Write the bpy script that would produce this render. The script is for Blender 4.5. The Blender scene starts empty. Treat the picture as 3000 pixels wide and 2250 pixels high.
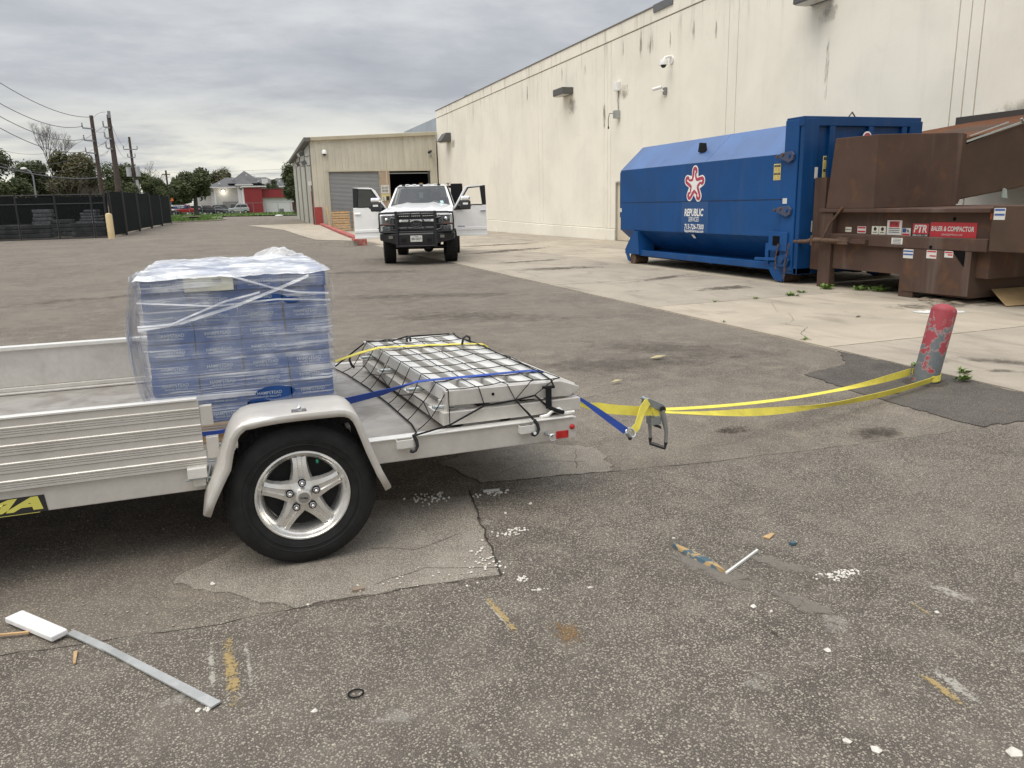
import bpy, bmesh, math, random
from mathutils import Vector, Matrix, noise as mnoise
random.seed(7)
R_ = math.radians
SC = bpy.context.scene
COL = SC.collection

# ------------------------------------------------------------------ camera
cd = bpy.data.cameras.new('camera'); cam = bpy.data.objects.new('camera', cd); COL.objects.link(cam)
cd.sensor_width = 36.0; cd.lens = 26.98; cd.clip_start = 0.05; cd.clip_end = 3000
_yaw, _pit, _rol = R_(19.696), R_(13.191), R_(1.449)
_f = Vector((math.sin(_yaw)*math.cos(_pit), math.cos(_yaw)*math.cos(_pit), -math.sin(_pit)))
_r0 = Vector((math.cos(_yaw), -math.sin(_yaw), 0)); _d0 = _f.cross(_r0)
_r = _r0*math.cos(_rol) + _d0*math.sin(_rol); _d = -_r0*math.sin(_rol) + _d0*math.cos(_rol)
_m = Matrix((_r, -_d, -_f)).transposed().to_4x4(); _m.translation = Vector((0, 0, 1.62))
cam.matrix_world = _m
SC.camera = cam

# ------------------------------------------------------------------ sky, sun, exposure
SUN_EL, SUN_AZ = 63, 245          # degrees; azimuth clockwise from +Y
w = bpy.data.worlds.new('World'); SC.world = w; w.use_nodes = True
nt = w.node_tree; nt.nodes.clear()
def N(t, tree, **kw):
    n = tree.nodes.new(t)
    for k, v in kw.items():
        if k.startswith('i_'):
            key = k[2:]; key = int(key) if key.isdigit() else key.replace('_', ' ')
            n.inputs[key].default_value = v
        else: setattr(n, k, v)
    return n
def wl(a, b): nt.links.new(a, b)
out = N('ShaderNodeOutputWorld', nt)
sky = N('ShaderNodeTexSky', nt, sky_type='NISHITA', sun_disc=False, sun_elevation=R_(SUN_EL), sun_rotation=R_(SUN_AZ))
bg1 = N('ShaderNodeBackground', nt, i_Strength=0.08); wl(sky.outputs[0], bg1.inputs[0])
tc = N('ShaderNodeTexCoord', nt); sx = N('ShaderNodeSeparateXYZ', nt); wl(tc.outputs['Generated'], sx.inputs[0])
def M(op, a, b=None, c=None, tree=None, clamp=False):
    tree = tree or nt
    n = tree.nodes.new('ShaderNodeMath'); n.operation = op; n.use_clamp = clamp
    for i, v in enumerate((a, b, c)):
        if v is None: continue
        if isinstance(v, (int, float)): n.inputs[i].default_value = v
        else: tree.links.new(v, n.inputs[i])
    return n.outputs[0]
zc = M('MAXIMUM', sx.outputs[2], 0.0)
den = M('ADD', zc, 0.17)
cx = M('DIVIDE', sx.outputs[0], den); cy = M('DIVIDE', sx.outputs[1], den)
cb = N('ShaderNodeCombineXYZ', nt); wl(cx, cb.inputs[0]); wl(cy, cb.inputs[1])
mp = N('ShaderNodeMapping', nt); mp.inputs['Rotation'].default_value = (0, 0, R_(22)); mp.inputs['Scale'].default_value = (0.75, 1.0, 1); mp.inputs['Location'].default_value = (3.3, 1.7, 0)
wl(cb.outputs[0], mp.inputs[0])
n1 = N('ShaderNodeTexNoise', nt, i_Scale=1.15, i_Detail=8.0, i_Roughness=0.56, i_Distortion=0.25); wl(mp.outputs[0], n1.inputs['Vector'])
n2 = N('ShaderNodeTexNoise', nt, i_Scale=4.2, i_Detail=6.0, i_Roughness=0.6, i_Distortion=0.2); wl(mp.outputs[0], n2.inputs['Vector'])
nn = M('ADD', M('MULTIPLY', n1.outputs[0], 0.74), M('MULTIPLY', n2.outputs[0], 0.26))
cr = N('ShaderNodeValToRGB', nt); e = cr.color_ramp.elements
e[0].position = 0.38; e[0].color = (0.30, 0.312, 0.340, 1)
e[1].position = 0.64; e[1].color = (0.48, 0.49, 0.50, 1)
k = e.new(0.50); k.color = (0.36, 0.374, 0.40, 1)
wl(nn, cr.inputs[0])
# thin bright gap in the cloud just above the horizon
hz_ = N('ShaderNodeMapRange', nt, i_1=0.03, i_2=0.16, i_3=1.0, i_4=0.0); hz_.interpolation_type = 'SMOOTHSTEP'; wl(sx.outputs[2], hz_.inputs[0])
gap = M('MULTIPLY', hz_.outputs[0], M('MULTIPLY_ADD', M('SUBTRACT', nn, 0.45), 6.0, 0.6, clamp=True), clamp=True)
mg = N('ShaderNodeMix', nt, data_type='RGBA'); wl(gap, mg.inputs[0]); wl(cr.outputs[0], mg.inputs[6]); mg.inputs[7].default_value = (0.66, 0.645, 0.56, 1)
# overcast skies are brighter overhead than at the horizon
zen = N('ShaderNodeMapRange', nt, i_1=0.28, i_2=1.0, i_3=1.0, i_4=3.2); zen.interpolation_type = 'SMOOTHSTEP'; wl(sx.outputs[2], zen.inputs[0])
bg2 = N('ShaderNodeBackground', nt); wl(mg.outputs[2], bg2.inputs[0]); wl(zen.outputs[0], bg2.inputs[1])
mx = N('ShaderNodeMixShader', nt, i_0=0.95); wl(bg1.outputs[0], mx.inputs[1]); wl(bg2.outputs[0], mx.inputs[2])
wl(mx.outputs[0], out.inputs[0])

sd = bpy.data.lights.new('sun', 'SUN'); sd.energy = 1.5; sd.angle = R_(50); sd.color = (1.0, 0.93, 0.82)
sun = bpy.data.objects.new('sun', sd); COL.objects.link(sun)
_sdir = Vector((math.sin(R_(SUN_AZ))*math.cos(R_(SUN_EL)), math.cos(R_(SUN_AZ))*math.cos(R_(SUN_EL)), math.sin(R_(SUN_EL))))
sun.rotation_euler = _sdir.to_track_quat('Z', 'Y').to_euler()
sun.location = (0, 0, 30)
vs = SC.view_settings; vs.view_transform = 'Standard'; vs.look = 'None'; vs.exposure = 0.55; vs.gamma = 1.0; vs.use_curve_mapping = False
SC.render.engine = 'CYCLES'
SC.cycles.max_bounces = 6; SC.cycles.transparent_max_bounces = 16

# ------------------------------------------------------------------ helpers
class MB:
    def __init__(s): s.v = []; s.f = []; s.mi = []; s.cur = 0
    def add(s, vs, fs):
        o = len(s.v); s.v += [tuple(p) for p in vs]
        for f in fs: s.f.append(tuple(i+o for i in f)); s.mi.append(s.cur)
        return s
    def box(s, x0, x1, y0, y1, z0, z1):
        return s.add([(x0,y0,z0),(x1,y0,z0),(x1,y1,z0),(x0,y1,z0),(x0,y0,z1),(x1,y0,z1),(x1,y1,z1),(x0,y1,z1)],
                     [(0,3,2,1),(4,5,6,7),(0,1,5,4),(1,2,6,5),(2,3,7,6),(3,0,4,7)])
    def obox(s, c, ax, ay, az):        # half-axis vectors
        c, ax, ay, az = map(Vector, (c, ax, ay, az)); P = []
        for k in (-1, 1):
            for (i, j) in ((-1,-1),(1,-1),(1,1),(-1,1)): P.append(c+ax*i+ay*j+az*k)
        return s.add(P, [(0,3,2,1),(4,5,6,7),(0,1,5,4),(1,2,6,5),(2,3,7,6),(3,0,4,7)])
    def bar(s, p0, p1, wv, hv):        # bar from p0 to p1, half widths as vectors
        p0, p1 = Vector(p0), Vector(p1); return s.obox((p0+p1)/2, (p1-p0)/2, wv, hv)
    def prism(s, pts, axis, a, b):
        n = len(pts)
        def P(q, t):
            return (t,q[0],q[1]) if axis == 'x' else (q[0],t,q[1]) if axis == 'y' else (q[0],q[1],t)
        V = [P(q,a) for q in pts]+[P(q,b) for q in pts]
        F = [tuple(range(n-1,-1,-1)), tuple(range(n,2*n))]+[(i,(i+1)%n,n+(i+1)%n,n+i) for i in range(n)]
        return s.add(V, F)
    def tube(s, pts, r, n=8, closed=False, caps=True):
        pts = [Vector(p) for p in pts]; m = len(pts); V = []; up = None
        rr = r if isinstance(r, (list, tuple)) else [r]*m
        for i, p in enumerate(pts):
            a = pts[i-1] if (i or closed) else p; b = pts[(i+1) % m] if (i < m-1 or closed) else p
            t = (b-a)
            t = t.normalized() if t.length > 1e-9 else Vector((0,0,1))
            if up is None: up = Vector((0,0,1)) if abs(t.z) < .9 else Vector((1,0,0))
            u = (up - t*up.dot(t))
            if u.length < 1e-6: u = t.orthogonal()
            u.normalize(); w_ = t.cross(u); up = u
            for j in range(n):
                q = 2*math.pi*j/n; V.append(p+(u*math.cos(q)+w_*math.sin(q))*rr[i])
        F = []
        for i in range(m if closed else m-1):
            k = (i+1) % m
            for j in range(n): F.append((i*n+j, i*n+(j+1)%n, k*n+(j+1)%n, k*n+j))
        if caps and not closed: F += [tuple(range(n-1,-1,-1)), tuple((m-1)*n+j for j in range(n))]
        return s.add(V, F)
    def cyl(s, p0, p1, r, n=16, r2=None): return s.tube([p0, p1], [r, r if r2 is None else r2], n)
    def lathe(s, prof, o, axis, n=32, caps=False, a0=0.0):   # prof (radius, height) along axis through o
        o = Vector(o); ax = Vector(axis).normalized(); u = ax.orthogonal().normalized(); w_ = ax.cross(u); V = []; m = len(prof)
        for (r, h) in prof:
            for j in range(n):
                q = a0+2*math.pi*j/n; V.append(o+ax*h+(u*math.cos(q)+w_*math.sin(q))*r)
        F = [(i*n+j, i*n+(j+1)%n, (i+1)*n+(j+1)%n, (i+1)*n+j) for i in range(m-1) for j in range(n)]
        if caps: F += [tuple(range(n-1,-1,-1)), tuple((m-1)*n+j for j in range(n))]
        return s.add(V, F)
    def grid(s, fn, nu, nv):
        V = [fn(i/nu, j/nv) for i in range(nu+1) for j in range(nv+1)]
        F = [(i*(nv+1)+j, (i+1)*(nv+1)+j, (i+1)*(nv+1)+j+1, i*(nv+1)+j+1) for i in range(nu) for j in range(nv)]
        return s.add(V, F)
    def loft(s, rings, caps=True, closed=True):
        n = len(rings[0]); V = [p for r in rings for p in r]; F = []
        for i in range(len(rings)-1):
            for j in range(n if closed else n-1): F.append((i*n+j, i*n+(j+1)%n, (i+1)*n+(j+1)%n, (i+1)*n+j))
        if caps: F += [tuple(range(n-1,-1,-1)), tuple((len(rings)-1)*n+j for j in range(n))]
        return s.add(V, F)
    def ribbon(s, pts, wv, th=0.003):   # strap along pts; wv = half-width vector or list of them
        pts = [Vector(p) for p in pts]; m = len(pts)
        W = [Vector(q) for q in wv] if isinstance(wv, list) else [Vector(wv)]*m; R = []
        for i, p in enumerate(pts):
            t = (pts[min(i+1,m-1)]-pts[max(i-1,0)]).normalized(); nn_ = t.cross(W[i])
            nn_ = nn_.normalized()*th/2 if nn_.length > 1e-9 else Vector((0,0,th/2))
            R.append([p+W[i]+nn_, p-W[i]+nn_, p-W[i]-nn_, p+W[i]-nn_])
        return s.loft(R)
    def sphere(s, c, r, nu=12, nv=8, sc=(1,1,1)):
        c = Vector(c); V = [c+Vector((0,0,-r*sc[2]))]
        for j in range(1, nv):
            ph = -math.pi/2+math.pi*j/nv
            for i in range(nu):
                th = 2*math.pi*i/nu; V.append(c+Vector((r*sc[0]*math.cos(ph)*math.cos(th), r*sc[1]*math.cos(ph)*math.sin(th), r*sc[2]*math.sin(ph))))
        V.append(c+Vector((0,0,r*sc[2]))); L = len(V)-1
        F = [(0, 1+(i+1)%nu, 1+i) for i in range(nu)]
        for j in range(nv-2):
            for i in range(nu): F.append((1+j*nu+i, 1+j*nu+(i+1)%nu, 1+(j+1)*nu+(i+1)%nu, 1+(j+1)*nu+i))
        F += [(L, 1+(nv-2)*nu+i, 1+(nv-2)*nu+(i+1)%nu) for i in range(nu)]
        return s.add(V, F)
def WL(o):
    p = Vector((0,0,0))
    while o is not None: p = p + o.location; o = o.parent
    return p
def mesh(name, mb, mat, smooth=None, off=None, recalc=True):
    me = bpy.data.meshes.new(name)
    V = mb.v if off is None else [(a-off[0], b-off[1], c-off[2]) for a, b, c in mb.v]
    me.from_pydata(V, [], mb.f); mats = mat if isinstance(mat, (list, tuple)) else [mat]
    for m in mats: me.materials.append(m)
    if any(mb.mi): me.polygons.foreach_set('material_index', mb.mi)
    if recalc and len(mb.f) < 60000:
        bm = bmesh.new(); bm.from_mesh(me); bmesh.ops.recalc_face_normals(bm, faces=bm.faces); bm.to_mesh(me); bm.free()
    if smooth:
        me.polygons.foreach_set('use_smooth', [True]*len(me.polygons)); me.set_sharp_from_angle(angle=R_(smooth))
    me.update(); return me
def link(name, me, parent=None, loc=None):
    o = bpy.data.objects.new(name, me); COL.objects.link(o)
    if parent is not None: o.parent = parent
    if loc is not None: o.location = loc
    return o
def obj(name, mb, mat, parent=None, smooth=None, bevel=0, world=True, loc=None, kind=None, label=None, recalc=True):
    """one mesh object; world=True: the builder's points are world points (parent unrotated)"""
    off = None; l = None
    if world and parent is not None: off = WL(parent)
    elif parent is None and loc is not None: off = loc; l = loc
    me = mesh(name, mb, mat, smooth, off, recalc); o = link(name, me, parent, l)
    if bevel:
        b = o.modifiers.new('bevel', 'BEVEL'); b.width = bevel; b.segments = 2; b.limit_method = 'ANGLE'; b.angle_limit = R_(32)
    if kind: o['kind'] = kind
    if label: o['label'] = label
    return o
def tag(o, label, cat, group=None):
    o['label'] = label; o['category'] = cat
    if group: o['group'] = group
    return o
def thing(name, label, cat, loc=(0,0,0), rz=0, group=None):
    o = bpy.data.objects.new(name, None); COL.objects.link(o); o.location = loc; o.rotation_euler = (0,0,rz); o.empty_display_size = .2
    return tag(o, label, cat, group)
def struct(name, mb, mat, **kw): return obj(name, mb, mat, kind='structure', **kw)
def dup(o, parent=None, loc=None, rz=None):
    c = o.copy(); COL.objects.link(c); c.parent = parent
    if loc is not None: c.location = loc
    if rz is not None: c.rotation_euler = (0,0,rz)
    for ch in list(o.children): dup(ch, c)
    return c
def text(name, s, parent, o, xd, yd, mat, width=None, height=None, bold=0.0, shear=0.0, depth=0.0015, align='CENTER', squeeze=None):
    """flat lettering: o = centre of the text box, xd/yd = unit directions"""
    cu = bpy.data.curves.new(name, 'FONT'); cu.body = s; cu.size = 1.0; cu.offset = bold; cu.shear = shear; cu.extrude = 0; cu.resolution_u = 2
    cu.align_x = 'CENTER'; cu.align_y = 'CENTER'
    t = bpy.data.objects.new('t', cu); COL.objects.link(t)
    dg = bpy.context.evaluated_depsgraph_get(); me = bpy.data.meshes.new_from_object(t.evaluated_get(dg))
    bpy.data.objects.remove(t); bpy.data.curves.remove(cu)
    xs = [v.co.x for v in me.vertices]; ys = [v.co.y for v in me.vertices]
    w_, h_ = max(xs)-min(xs), max(ys)-min(ys); cx_, cy_ = (max(xs)+min(xs))/2, (max(ys)+min(ys))/2
    if width and height: kx, ky = width/w_, height/h_
    elif width: kx = ky = width/w_
    else: kx = ky = height/h_
    xd, yd, o = Vector(xd), Vector(yd), Vector(o); off = WL(parent) if parent is not None else Vector((0,0,0))
    for v in me.vertices: v.co = o+xd*((v.co.x-cx_)*kx)+yd*((v.co.y-cy_)*ky)-off
    me.name = name; me.materials.clear(); me.materials.append(mat)
    return link(name, me, parent)

# ------------------------------------------------------------------ materials
def newmat(name):
    m = bpy.data.materials.new(name); m.use_nodes = True; t = m.node_tree
    return m, t, t.nodes['Principled BSDF'], t.nodes['Material Output']
def coords(t, scale=(1,1,1), kind='pos'):
    if kind == 'pos': s = N('ShaderNodeNewGeometry', t).outputs['Position']
    elif kind == 'uv': s = N('ShaderNodeTexCoord', t).outputs['UV']
    else: s = N('ShaderNodeTexCoord', t).outputs['Object']
    mpn = N('ShaderNodeMapping', t); mpn.inputs['Scale'].default_value = scale; t.links.new(s, mpn.inputs[0]); return mpn.outputs[0]
def noise(t, vec, scale, detail=4, rough=.55, dist=0.0):
    n = N('ShaderNodeTexNoise', t, i_Scale=scale, i_Detail=float(detail), i_Roughness=rough, i_Distortion=dist); t.links.new(vec, n.inputs['Vector']); return n.outputs[0]
def ramp(t, v, a, b, ca=0.0, cb_=1.0):
    n = N('ShaderNodeMapRange', t, i_1=a, i_2=b, i_3=ca, i_4=cb_); n.interpolation_type = 'SMOOTHSTEP'; t.links.new(v, n.inputs[0]); return n.outputs[0]
def mixc(t, f, a, b):
    n = N('ShaderNodeMix', t, data_type='RGBA')
    for v, i in ((f, 0), (a, 6), (b, 7)):
        if isinstance(v, (int, float)): n.inputs[i].default_value = v
        elif isinstance(v, (tuple, list)): n.inputs[i].default_value = (v[0], v[1], v[2], 1)
        else: t.links.new(v, n.inputs[i])
    return n.outputs[2]
def bump(t, b, h, strength=.3, dist=.01):
    n = N('ShaderNodeBump', t, i_Strength=strength, i_Distance=dist); t.links.new(h, n.inputs['Height']); t.links.new(n.outputs[0], b.inputs['Normal'])
def mat(name, col, rough=.6, metal=0.0, var=.12, scale=3.0, spots=None, streak=None, bmp=None, rvar=.1, kind='pos', spec=.5, coat=0):
    """col with two octaves of mottling; spots/streak = (colour, scale, lo, hi[, amount])"""
    m, t, b, o = newmat(name); L = t.links
    v = coords(t, (1,1,1), kind)
    n_ = noise(t, v, scale, 5, .6)
    dark = tuple(c*(1-var) for c in col); lite = tuple(min(1, c*(1+var)) for c in col)
    c = mixc(t, ramp(t, n_, .3, .7), dark, lite)
    if spots:
        k = noise(t, v, spots[1], 6, .65, .4); f = ramp(t, k, spots[2], spots[3])
        if len(spots) > 4: f = M('MULTIPLY', f, spots[4], tree=t)
        c = mixc(t, f, c, spots[0])
    if streak:
        k = noise(t, coords(t, (1,1,.09), kind), streak[1], 5, .6, .2); f = ramp(t, k, streak[2], streak[3])
        if len(streak) > 4: f = M('MULTIPLY', f, streak[4], tree=t)
        c = mixc(t, f, c, streak[0])
    L.new(c, b.inputs['Base Color']); b.inputs['Metallic'].default_value = metal
    b.inputs['Specular IOR Level'].default_value = spec; b.inputs['Coat Weight'].default_value = coat
    L.new(ramp(t, n_, .3, .7, max(.02, rough-rvar), min(1, rough+rvar)), b.inputs['Roughness'])
    if bmp: bump(t, b, noise(t, v, bmp[0], 4, .6), bmp[1], bmp[2] if len(bmp) > 2 else .01)
    return m
def plain(name, col, rough=.5, metal=0.0, spec=.5): return mat(name, col, rough, metal, .05, 5.0, rvar=.03, spec=spec)
def asphalt(name, binder, stone_a, stone_b, cover, dust=(.30,.275,.24), scale=105.0, soft=1.0):
    m, t, b, o = newmat(name); L = t.links; v = coords(t)
    big = noise(t, v, .55, 6, .62, .6); mid = noise(t, v, 4.0, 6, .66, .4)
    fine = noise(t, v, 300.0, 2, .5); tone = noise(t, v, 1.7, 5, .6, .3)
    bc = mixc(t, ramp(t, big, .32, .72), binder, tuple(x*1.6 for x in binder))
    bc = mixc(t, M('MULTIPLY', ramp(t, mid, .42, .72), .55, tree=t), bc, dust)
    bc = mixc(t, M('MULTIPLY', ramp(t, fine, .4, .7), .40, tree=t), bc, tuple(x*.5 for x in binder))
    h = M('MULTIPLY', fine, .3, tree=t); c = bc
    for k, (sc_, cv, off) in enumerate(((scale*1.75, cover+.05, .27), (scale, cover-.10, .30))):
        vo = N('ShaderNodeTexVoronoi', t, i_Scale=sc_, i_Randomness=1.0); L.new(v, vo.inputs['Vector'])
        sp = N('ShaderNodeSeparateColor', t); L.new(vo.outputs['Color'], sp.inputs[0])
        cov = M('ADD', M('MULTIPLY_ADD', big, .5, cv-.25, tree=t), M('MULTIPLY_ADD', mid, .9, -.45, tree=t), tree=t)
        has = M('LESS_THAN', sp.outputs[0], cov, tree=t); rad = M('MULTIPLY_ADD', sp.outputs[2], .30, off, tree=t)
        core = ramp(t, M('SUBTRACT', rad, vo.outputs['Distance'], tree=t), -.02, .22*soft); st = M('MULTIPLY', has, core, tree=t)
        q = M('MULTIPLY_ADD', M('POWER', sp.outputs[1], .8, tree=t), .8, .1, tree=t)
        c = mixc(t, st, c, mixc(t, M('MULTIPLY', q, M('MULTIPLY_ADD', tone, 1.0, .5, tree=t), tree=t, clamp=True), stone_a, stone_b)); h = M('ADD', h, M('MULTIPLY', st, .6, tree=t), tree=t)
    L.new(c, b.inputs['Base Color']); b.inputs['Roughness'].default_value = .9; b.inputs['Specular IOR Level'].default_value = .22
    bump(t, b, h, .6, .006)
    return m
def decal(name, col, alpha=.8, nscale=14.0, edge=.45, rough=.85, col2=None, lo=.42, hi=.6, vs_=1.0):
    """ragged mark: fades with noise and towards the outline (uv 0..1)"""
    m, t, b, o = newmat(name); L = t.links
    uv = N('ShaderNodeTexCoord', t).outputs['UV']; s = N('ShaderNodeSeparateXYZ', t); L.new(uv, s.inputs[0])
    ex = M('MULTIPLY', M('MULTIPLY', s.outputs[0], M('SUBTRACT', 1.0, s.outputs[0], tree=t), tree=t), 4.0, tree=t)
    ey = M('MULTIPLY', M('MULTIPLY', s.outputs[1], M('SUBTRACT', 1.0, s.outputs[1], tree=t), tree=t), 4.0, tree=t)
    e_ = M('MULTIPLY', M('MINIMUM', ex, 1.0, tree=t), M('MINIMUM', ey, 1.0, tree=t), tree=t)
    v = coords(t, (1,1,vs_)); k = noise(t, v, nscale, 6, .68, .3)
    big = noise(t, v, nscale*.22, 3, .5)
    f = M('ADD', M('ADD', k, M('MULTIPLY_ADD', big, .5, -.25, tree=t), tree=t), M('MULTIPLY_ADD', e_, edge, -edge, tree=t), tree=t)
    a = M('MULTIPLY', ramp(t, f, lo, hi), alpha, tree=t)
    c = mixc(t, noise(t, v, nscale*3, 3), col, col2 or tuple(x*.7 for x in col))
    L.new(c, b.inputs['Base Color']); b.inputs['Roughness'].default_value = rough; b.inputs['Specular IOR Level'].default_value = .2
    L.new(a, b.inputs['Alpha']); return m
def metalmat(name, col, rough, stain, sc=6.0, amt=.5, metal=.55, brush=(1,1,1)):
    m, t, b, o = newmat(name); L = t.links; v = coords(t)
    n1_ = noise(t, v, sc, 6, .65, .3); n2_ = noise(t, coords(t, brush), 30.0, 4, .6)
    c = mixc(t, M('MULTIPLY', ramp(t, n1_, .38, .72), amt, tree=t), col, stain)
    c = mixc(t, M('MULTIPLY', ramp(t, n2_, .35, .7), .3, tree=t), c, tuple(x*.78 for x in col))
    L.new(c, b.inputs['Base Color']); b.inputs['Metallic'].default_value = metal
    L.new(ramp(t, n1_, .3, .75, rough-.08, rough+.18), b.inputs['Roughness'])
    bump(t, b, n2_, .06, .002); return m

MAT = {}
def glassmat(name, tint, alpha, rough=.03):
    m, t, b, o = newmat(name); L = t.links
    tr = N('ShaderNodeBsdfTransparent', t); tr.inputs[0].default_value = (*tint, 1)
    gl = N('ShaderNodeBsdfGlossy', t); gl.inputs['Roughness'].default_value = rough; gl.inputs[0].default_value = (1,1,1,1)
    df = N('ShaderNodeBsdfDiffuse', t); df.inputs[0].default_value = (.03,.035,.035,1)
    mx1 = N('ShaderNodeMixShader', t, i_0=alpha); L.new(tr.outputs[0], mx1.inputs[1]); L.new(df.outputs[0], mx1.inputs[2])
    fr = N('ShaderNodeFresnel', t); fr.inputs[0].default_value = 1.5
    mx2 = N('ShaderNodeMixShader', t); L.new(M('MULTIPLY_ADD', fr.outputs[0], 1.0, .02, tree=t), mx2.inputs[0]); L.new(mx1.outputs[0], mx2.inputs[1]); L.new(gl.outputs[0], mx2.inputs[2])
    L.new(mx2.outputs[0], o.inputs[0]); return m
MAT['alu'] = metalmat('aluminium', (.66,.635,.59), .4, (.42,.385,.335), 5.0, .55, .45)
MAT['alu_b'] = metalmat('bright_aluminium', (.80,.79,.75), .36, (.58,.55,.50), 8.0, .4, .4)
MAT['rim'] = metalmat('wheel_alloy', (.80,.785,.75), .27, (.62,.60,.56), 5.0, .25, .7)
MAT['rubber'] = mat('rubber', (.017,.017,.017), .75, 0, .35, 14, spots=((.05,.046,.04), 9, .55, .78, .3), bmp=(60,.15,.002), spec=.25)
MAT['black'] = plain('black_paint', (.014,.014,.016), .42)
MAT['blackmatte'] = plain('black_matte', (.012,.012,.013), .8, spec=.2)
MAT['yellow'] = mat('yellow_webbing', (.72,.62,.09), .75, 0, .1, 8, spots=((.38,.30,.06), 7, .55, .75, .5), bmp=(300,.2,.001))
MAT['blue_strap'] = mat('blue_webbing', (.02,.06,.30), .75, 0, .15, 9, bmp=(300,.2,.001))
MAT['zinc'] = metalmat('zinc_steel', (.42,.45,.45), .35, (.30,.33,.33), 20.0, .5, .8)
MAT['red_lens'] = mat('red_lens', (.42,.02,.02), .25, 0, .15, 30)
MAT['wood'] = mat('raw_timber', (.50,.33,.17), .8, 0, .22, 8, streak=((.30,.19,.09), 6, .5, .8, .5))
MAT['white'] = plain('white_paint', (.78,.78,.77), .5)
MAT['white_sticker'] = plain('white_sticker', (.60,.595,.56), .6)
MAT['yellow_sticker'] = plain('yellow_sticker', (.62,.54,.22), .6)
MAT['red_sticker'] = plain('red_sticker', (.45,.03,.04), .5)
MAT['blue_sticker'] = plain('blue_sticker', (.05,.10,.30), .55)
MAT['black_sticker'] = plain('black_sticker', (.02,.02,.02), .5)
MAT['chrome'] = plain('chrome', (.85,.85,.86), .06, 1.0)
MAT['dark'] = plain('dark_void', (.006,.006,.007), .9, spec=.1)
# ================================================================== GROUND
LY = [20, 33, 43, 60, 90, 150, 420]; LZ = [0, .2, .28, .5, .65, 1.1, 1.25]
def sstep(a, b, x):
    q = max(0.0, min(1.0, (x-a)/(b-a))); return q*q*(3-2*q)
def hy(y):
    if y <= LY[0]: return 0.0
    for i in range(len(LY)-1):
        if y <= LY[i+1]: return LZ[i]+(LZ[i+1]-LZ[i])*(y-LY[i])/(LY[i+1]-LY[i])
    return LZ[-1]
def xc(y): return 5.33+(max(34.5, y)-34.5)*(6.35-5.33)/24.0       # line of the red kerb
def hz(x, y):
    if y < 34.5: return hy(y)*(1-sstep(1.5, 5.2, x))
    if y < 60: return hy(y)*(1.0 if x < xc(y) else 0.0)
    return hy(y)
MAT['asphalt'] = asphalt('old_asphalt', (.105,.091,.076), (.43,.38,.305), (.19,.165,.134), .88, (.25,.217,.172), 105.0)
MAT['asphalt_new'] = asphalt('newer_asphalt', (.080,.070,.059), (.43,.385,.315), (.165,.145,.12), .93, (.20,.175,.143), 116.0)
MAT['asphalt_dark'] = asphalt('dark_patch_asphalt', (.062,.056,.05), (.28,.25,.205), (.11,.098,.084), .5, (.13,.115,.096), 95.0)
MAT['asphalt_pale'] = asphalt('pale_worn_asphalt', (.155,.137,.115), (.54,.49,.405), (.27,.24,.20), .95, (.33,.295,.245), 104.0)
def concrete(name, col, dirt):
    m, t, b, o = newmat(name); L = t.links; v = coords(t)
    a = noise(t, v, .7, 6, .65, .8); bb = noise(t, coords(t, (1,.35,1)), 2.2, 6, .65, .5); f = noise(t, v, 60, 4, .6)
    c = mixc(t, ramp(t, a, .35, .68), col, tuple(x*.80 for x in col))
    c = mixc(t, M('MULTIPLY', ramp(t, bb, .50, .72), .75, tree=t), c, dirt)
    c = mixc(t, M('MULTIPLY', ramp(t, f, .45, .7), .28, tree=t), c, tuple(x*.55 for x in col))
    L.new(c, b.inputs['Base Color']); b.inputs['Roughness'].default_value = .85; b.inputs['Specular IOR Level'].default_value = .3
    bump(t, b, M('ADD', f, M('MULTIPLY', a, .6, tree=t), tree=t), .3, .006); return m
MAT['concrete'] = concrete('worn_concrete', (.43,.375,.295), (.25,.213,.165))
MAT['concrete2'] = concrete('stained_concrete', (.37,.325,.262), (.20,.172,.14))
xs = sorted(set([-220,-120,-60,-40,-25,-15,-10,-7,-5,-3,-1,0,1,1.5,2,2.5,3,3.5,4,4.4,4.8,5.1,5.33,5.38,5.5,5.7,5.9,6.1,6.35,6.4,7,8,10,12,15.6,25,45,90,200]))
ys = [-30,-10,-4,0,4,8,12,16,20,22,24,26,28,30,31,32,33,34,34.5,34.52,36,38,40,43,46,50,55,58,60,65,70,75,80,85,90,100,115,130,150,180,220,300,420]
mb = MB(); nx = len(xs); V = []
for y in ys:
    for x in xs: V.append((x, y, hz(x, y)-.004))
mb.add(V, [(j*nx+i, j*nx+i+1, (j+1)*nx+i+1, (j+1)*nx+i) for j in range(len(ys)-1) for i in range(nx-1)])
ground = struct('ground', mb, MAT['asphalt'], recalc=False) if False else obj('ground', mb, MAT['asphalt'], kind='structure')
def rag(poly, step=.06, amp=.02, seed=1):
    """polygon with a ragged outline"""
    rng = random.Random(seed); P = []
    for i in range(len(poly)):
        a, b = Vector((*poly[i], 0)), Vector((*poly[(i+1) % len(poly)], 0)); n = max(1, min(90, int((b-a).length/step)))
        for j in range(n):
            q = a+(b-a)*(j/n); P.append((q.x+rng.uniform(-amp, amp), q.y+rng.uniform(-amp, amp)))
    return P
def sheet(name, poly, z0, z1, m, parent=ground, **kw):
    me_ = MB().prism(poly, 'z', z0, z1); return obj(name, me_, m, parent=parent, kind=None, **kw)
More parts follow.
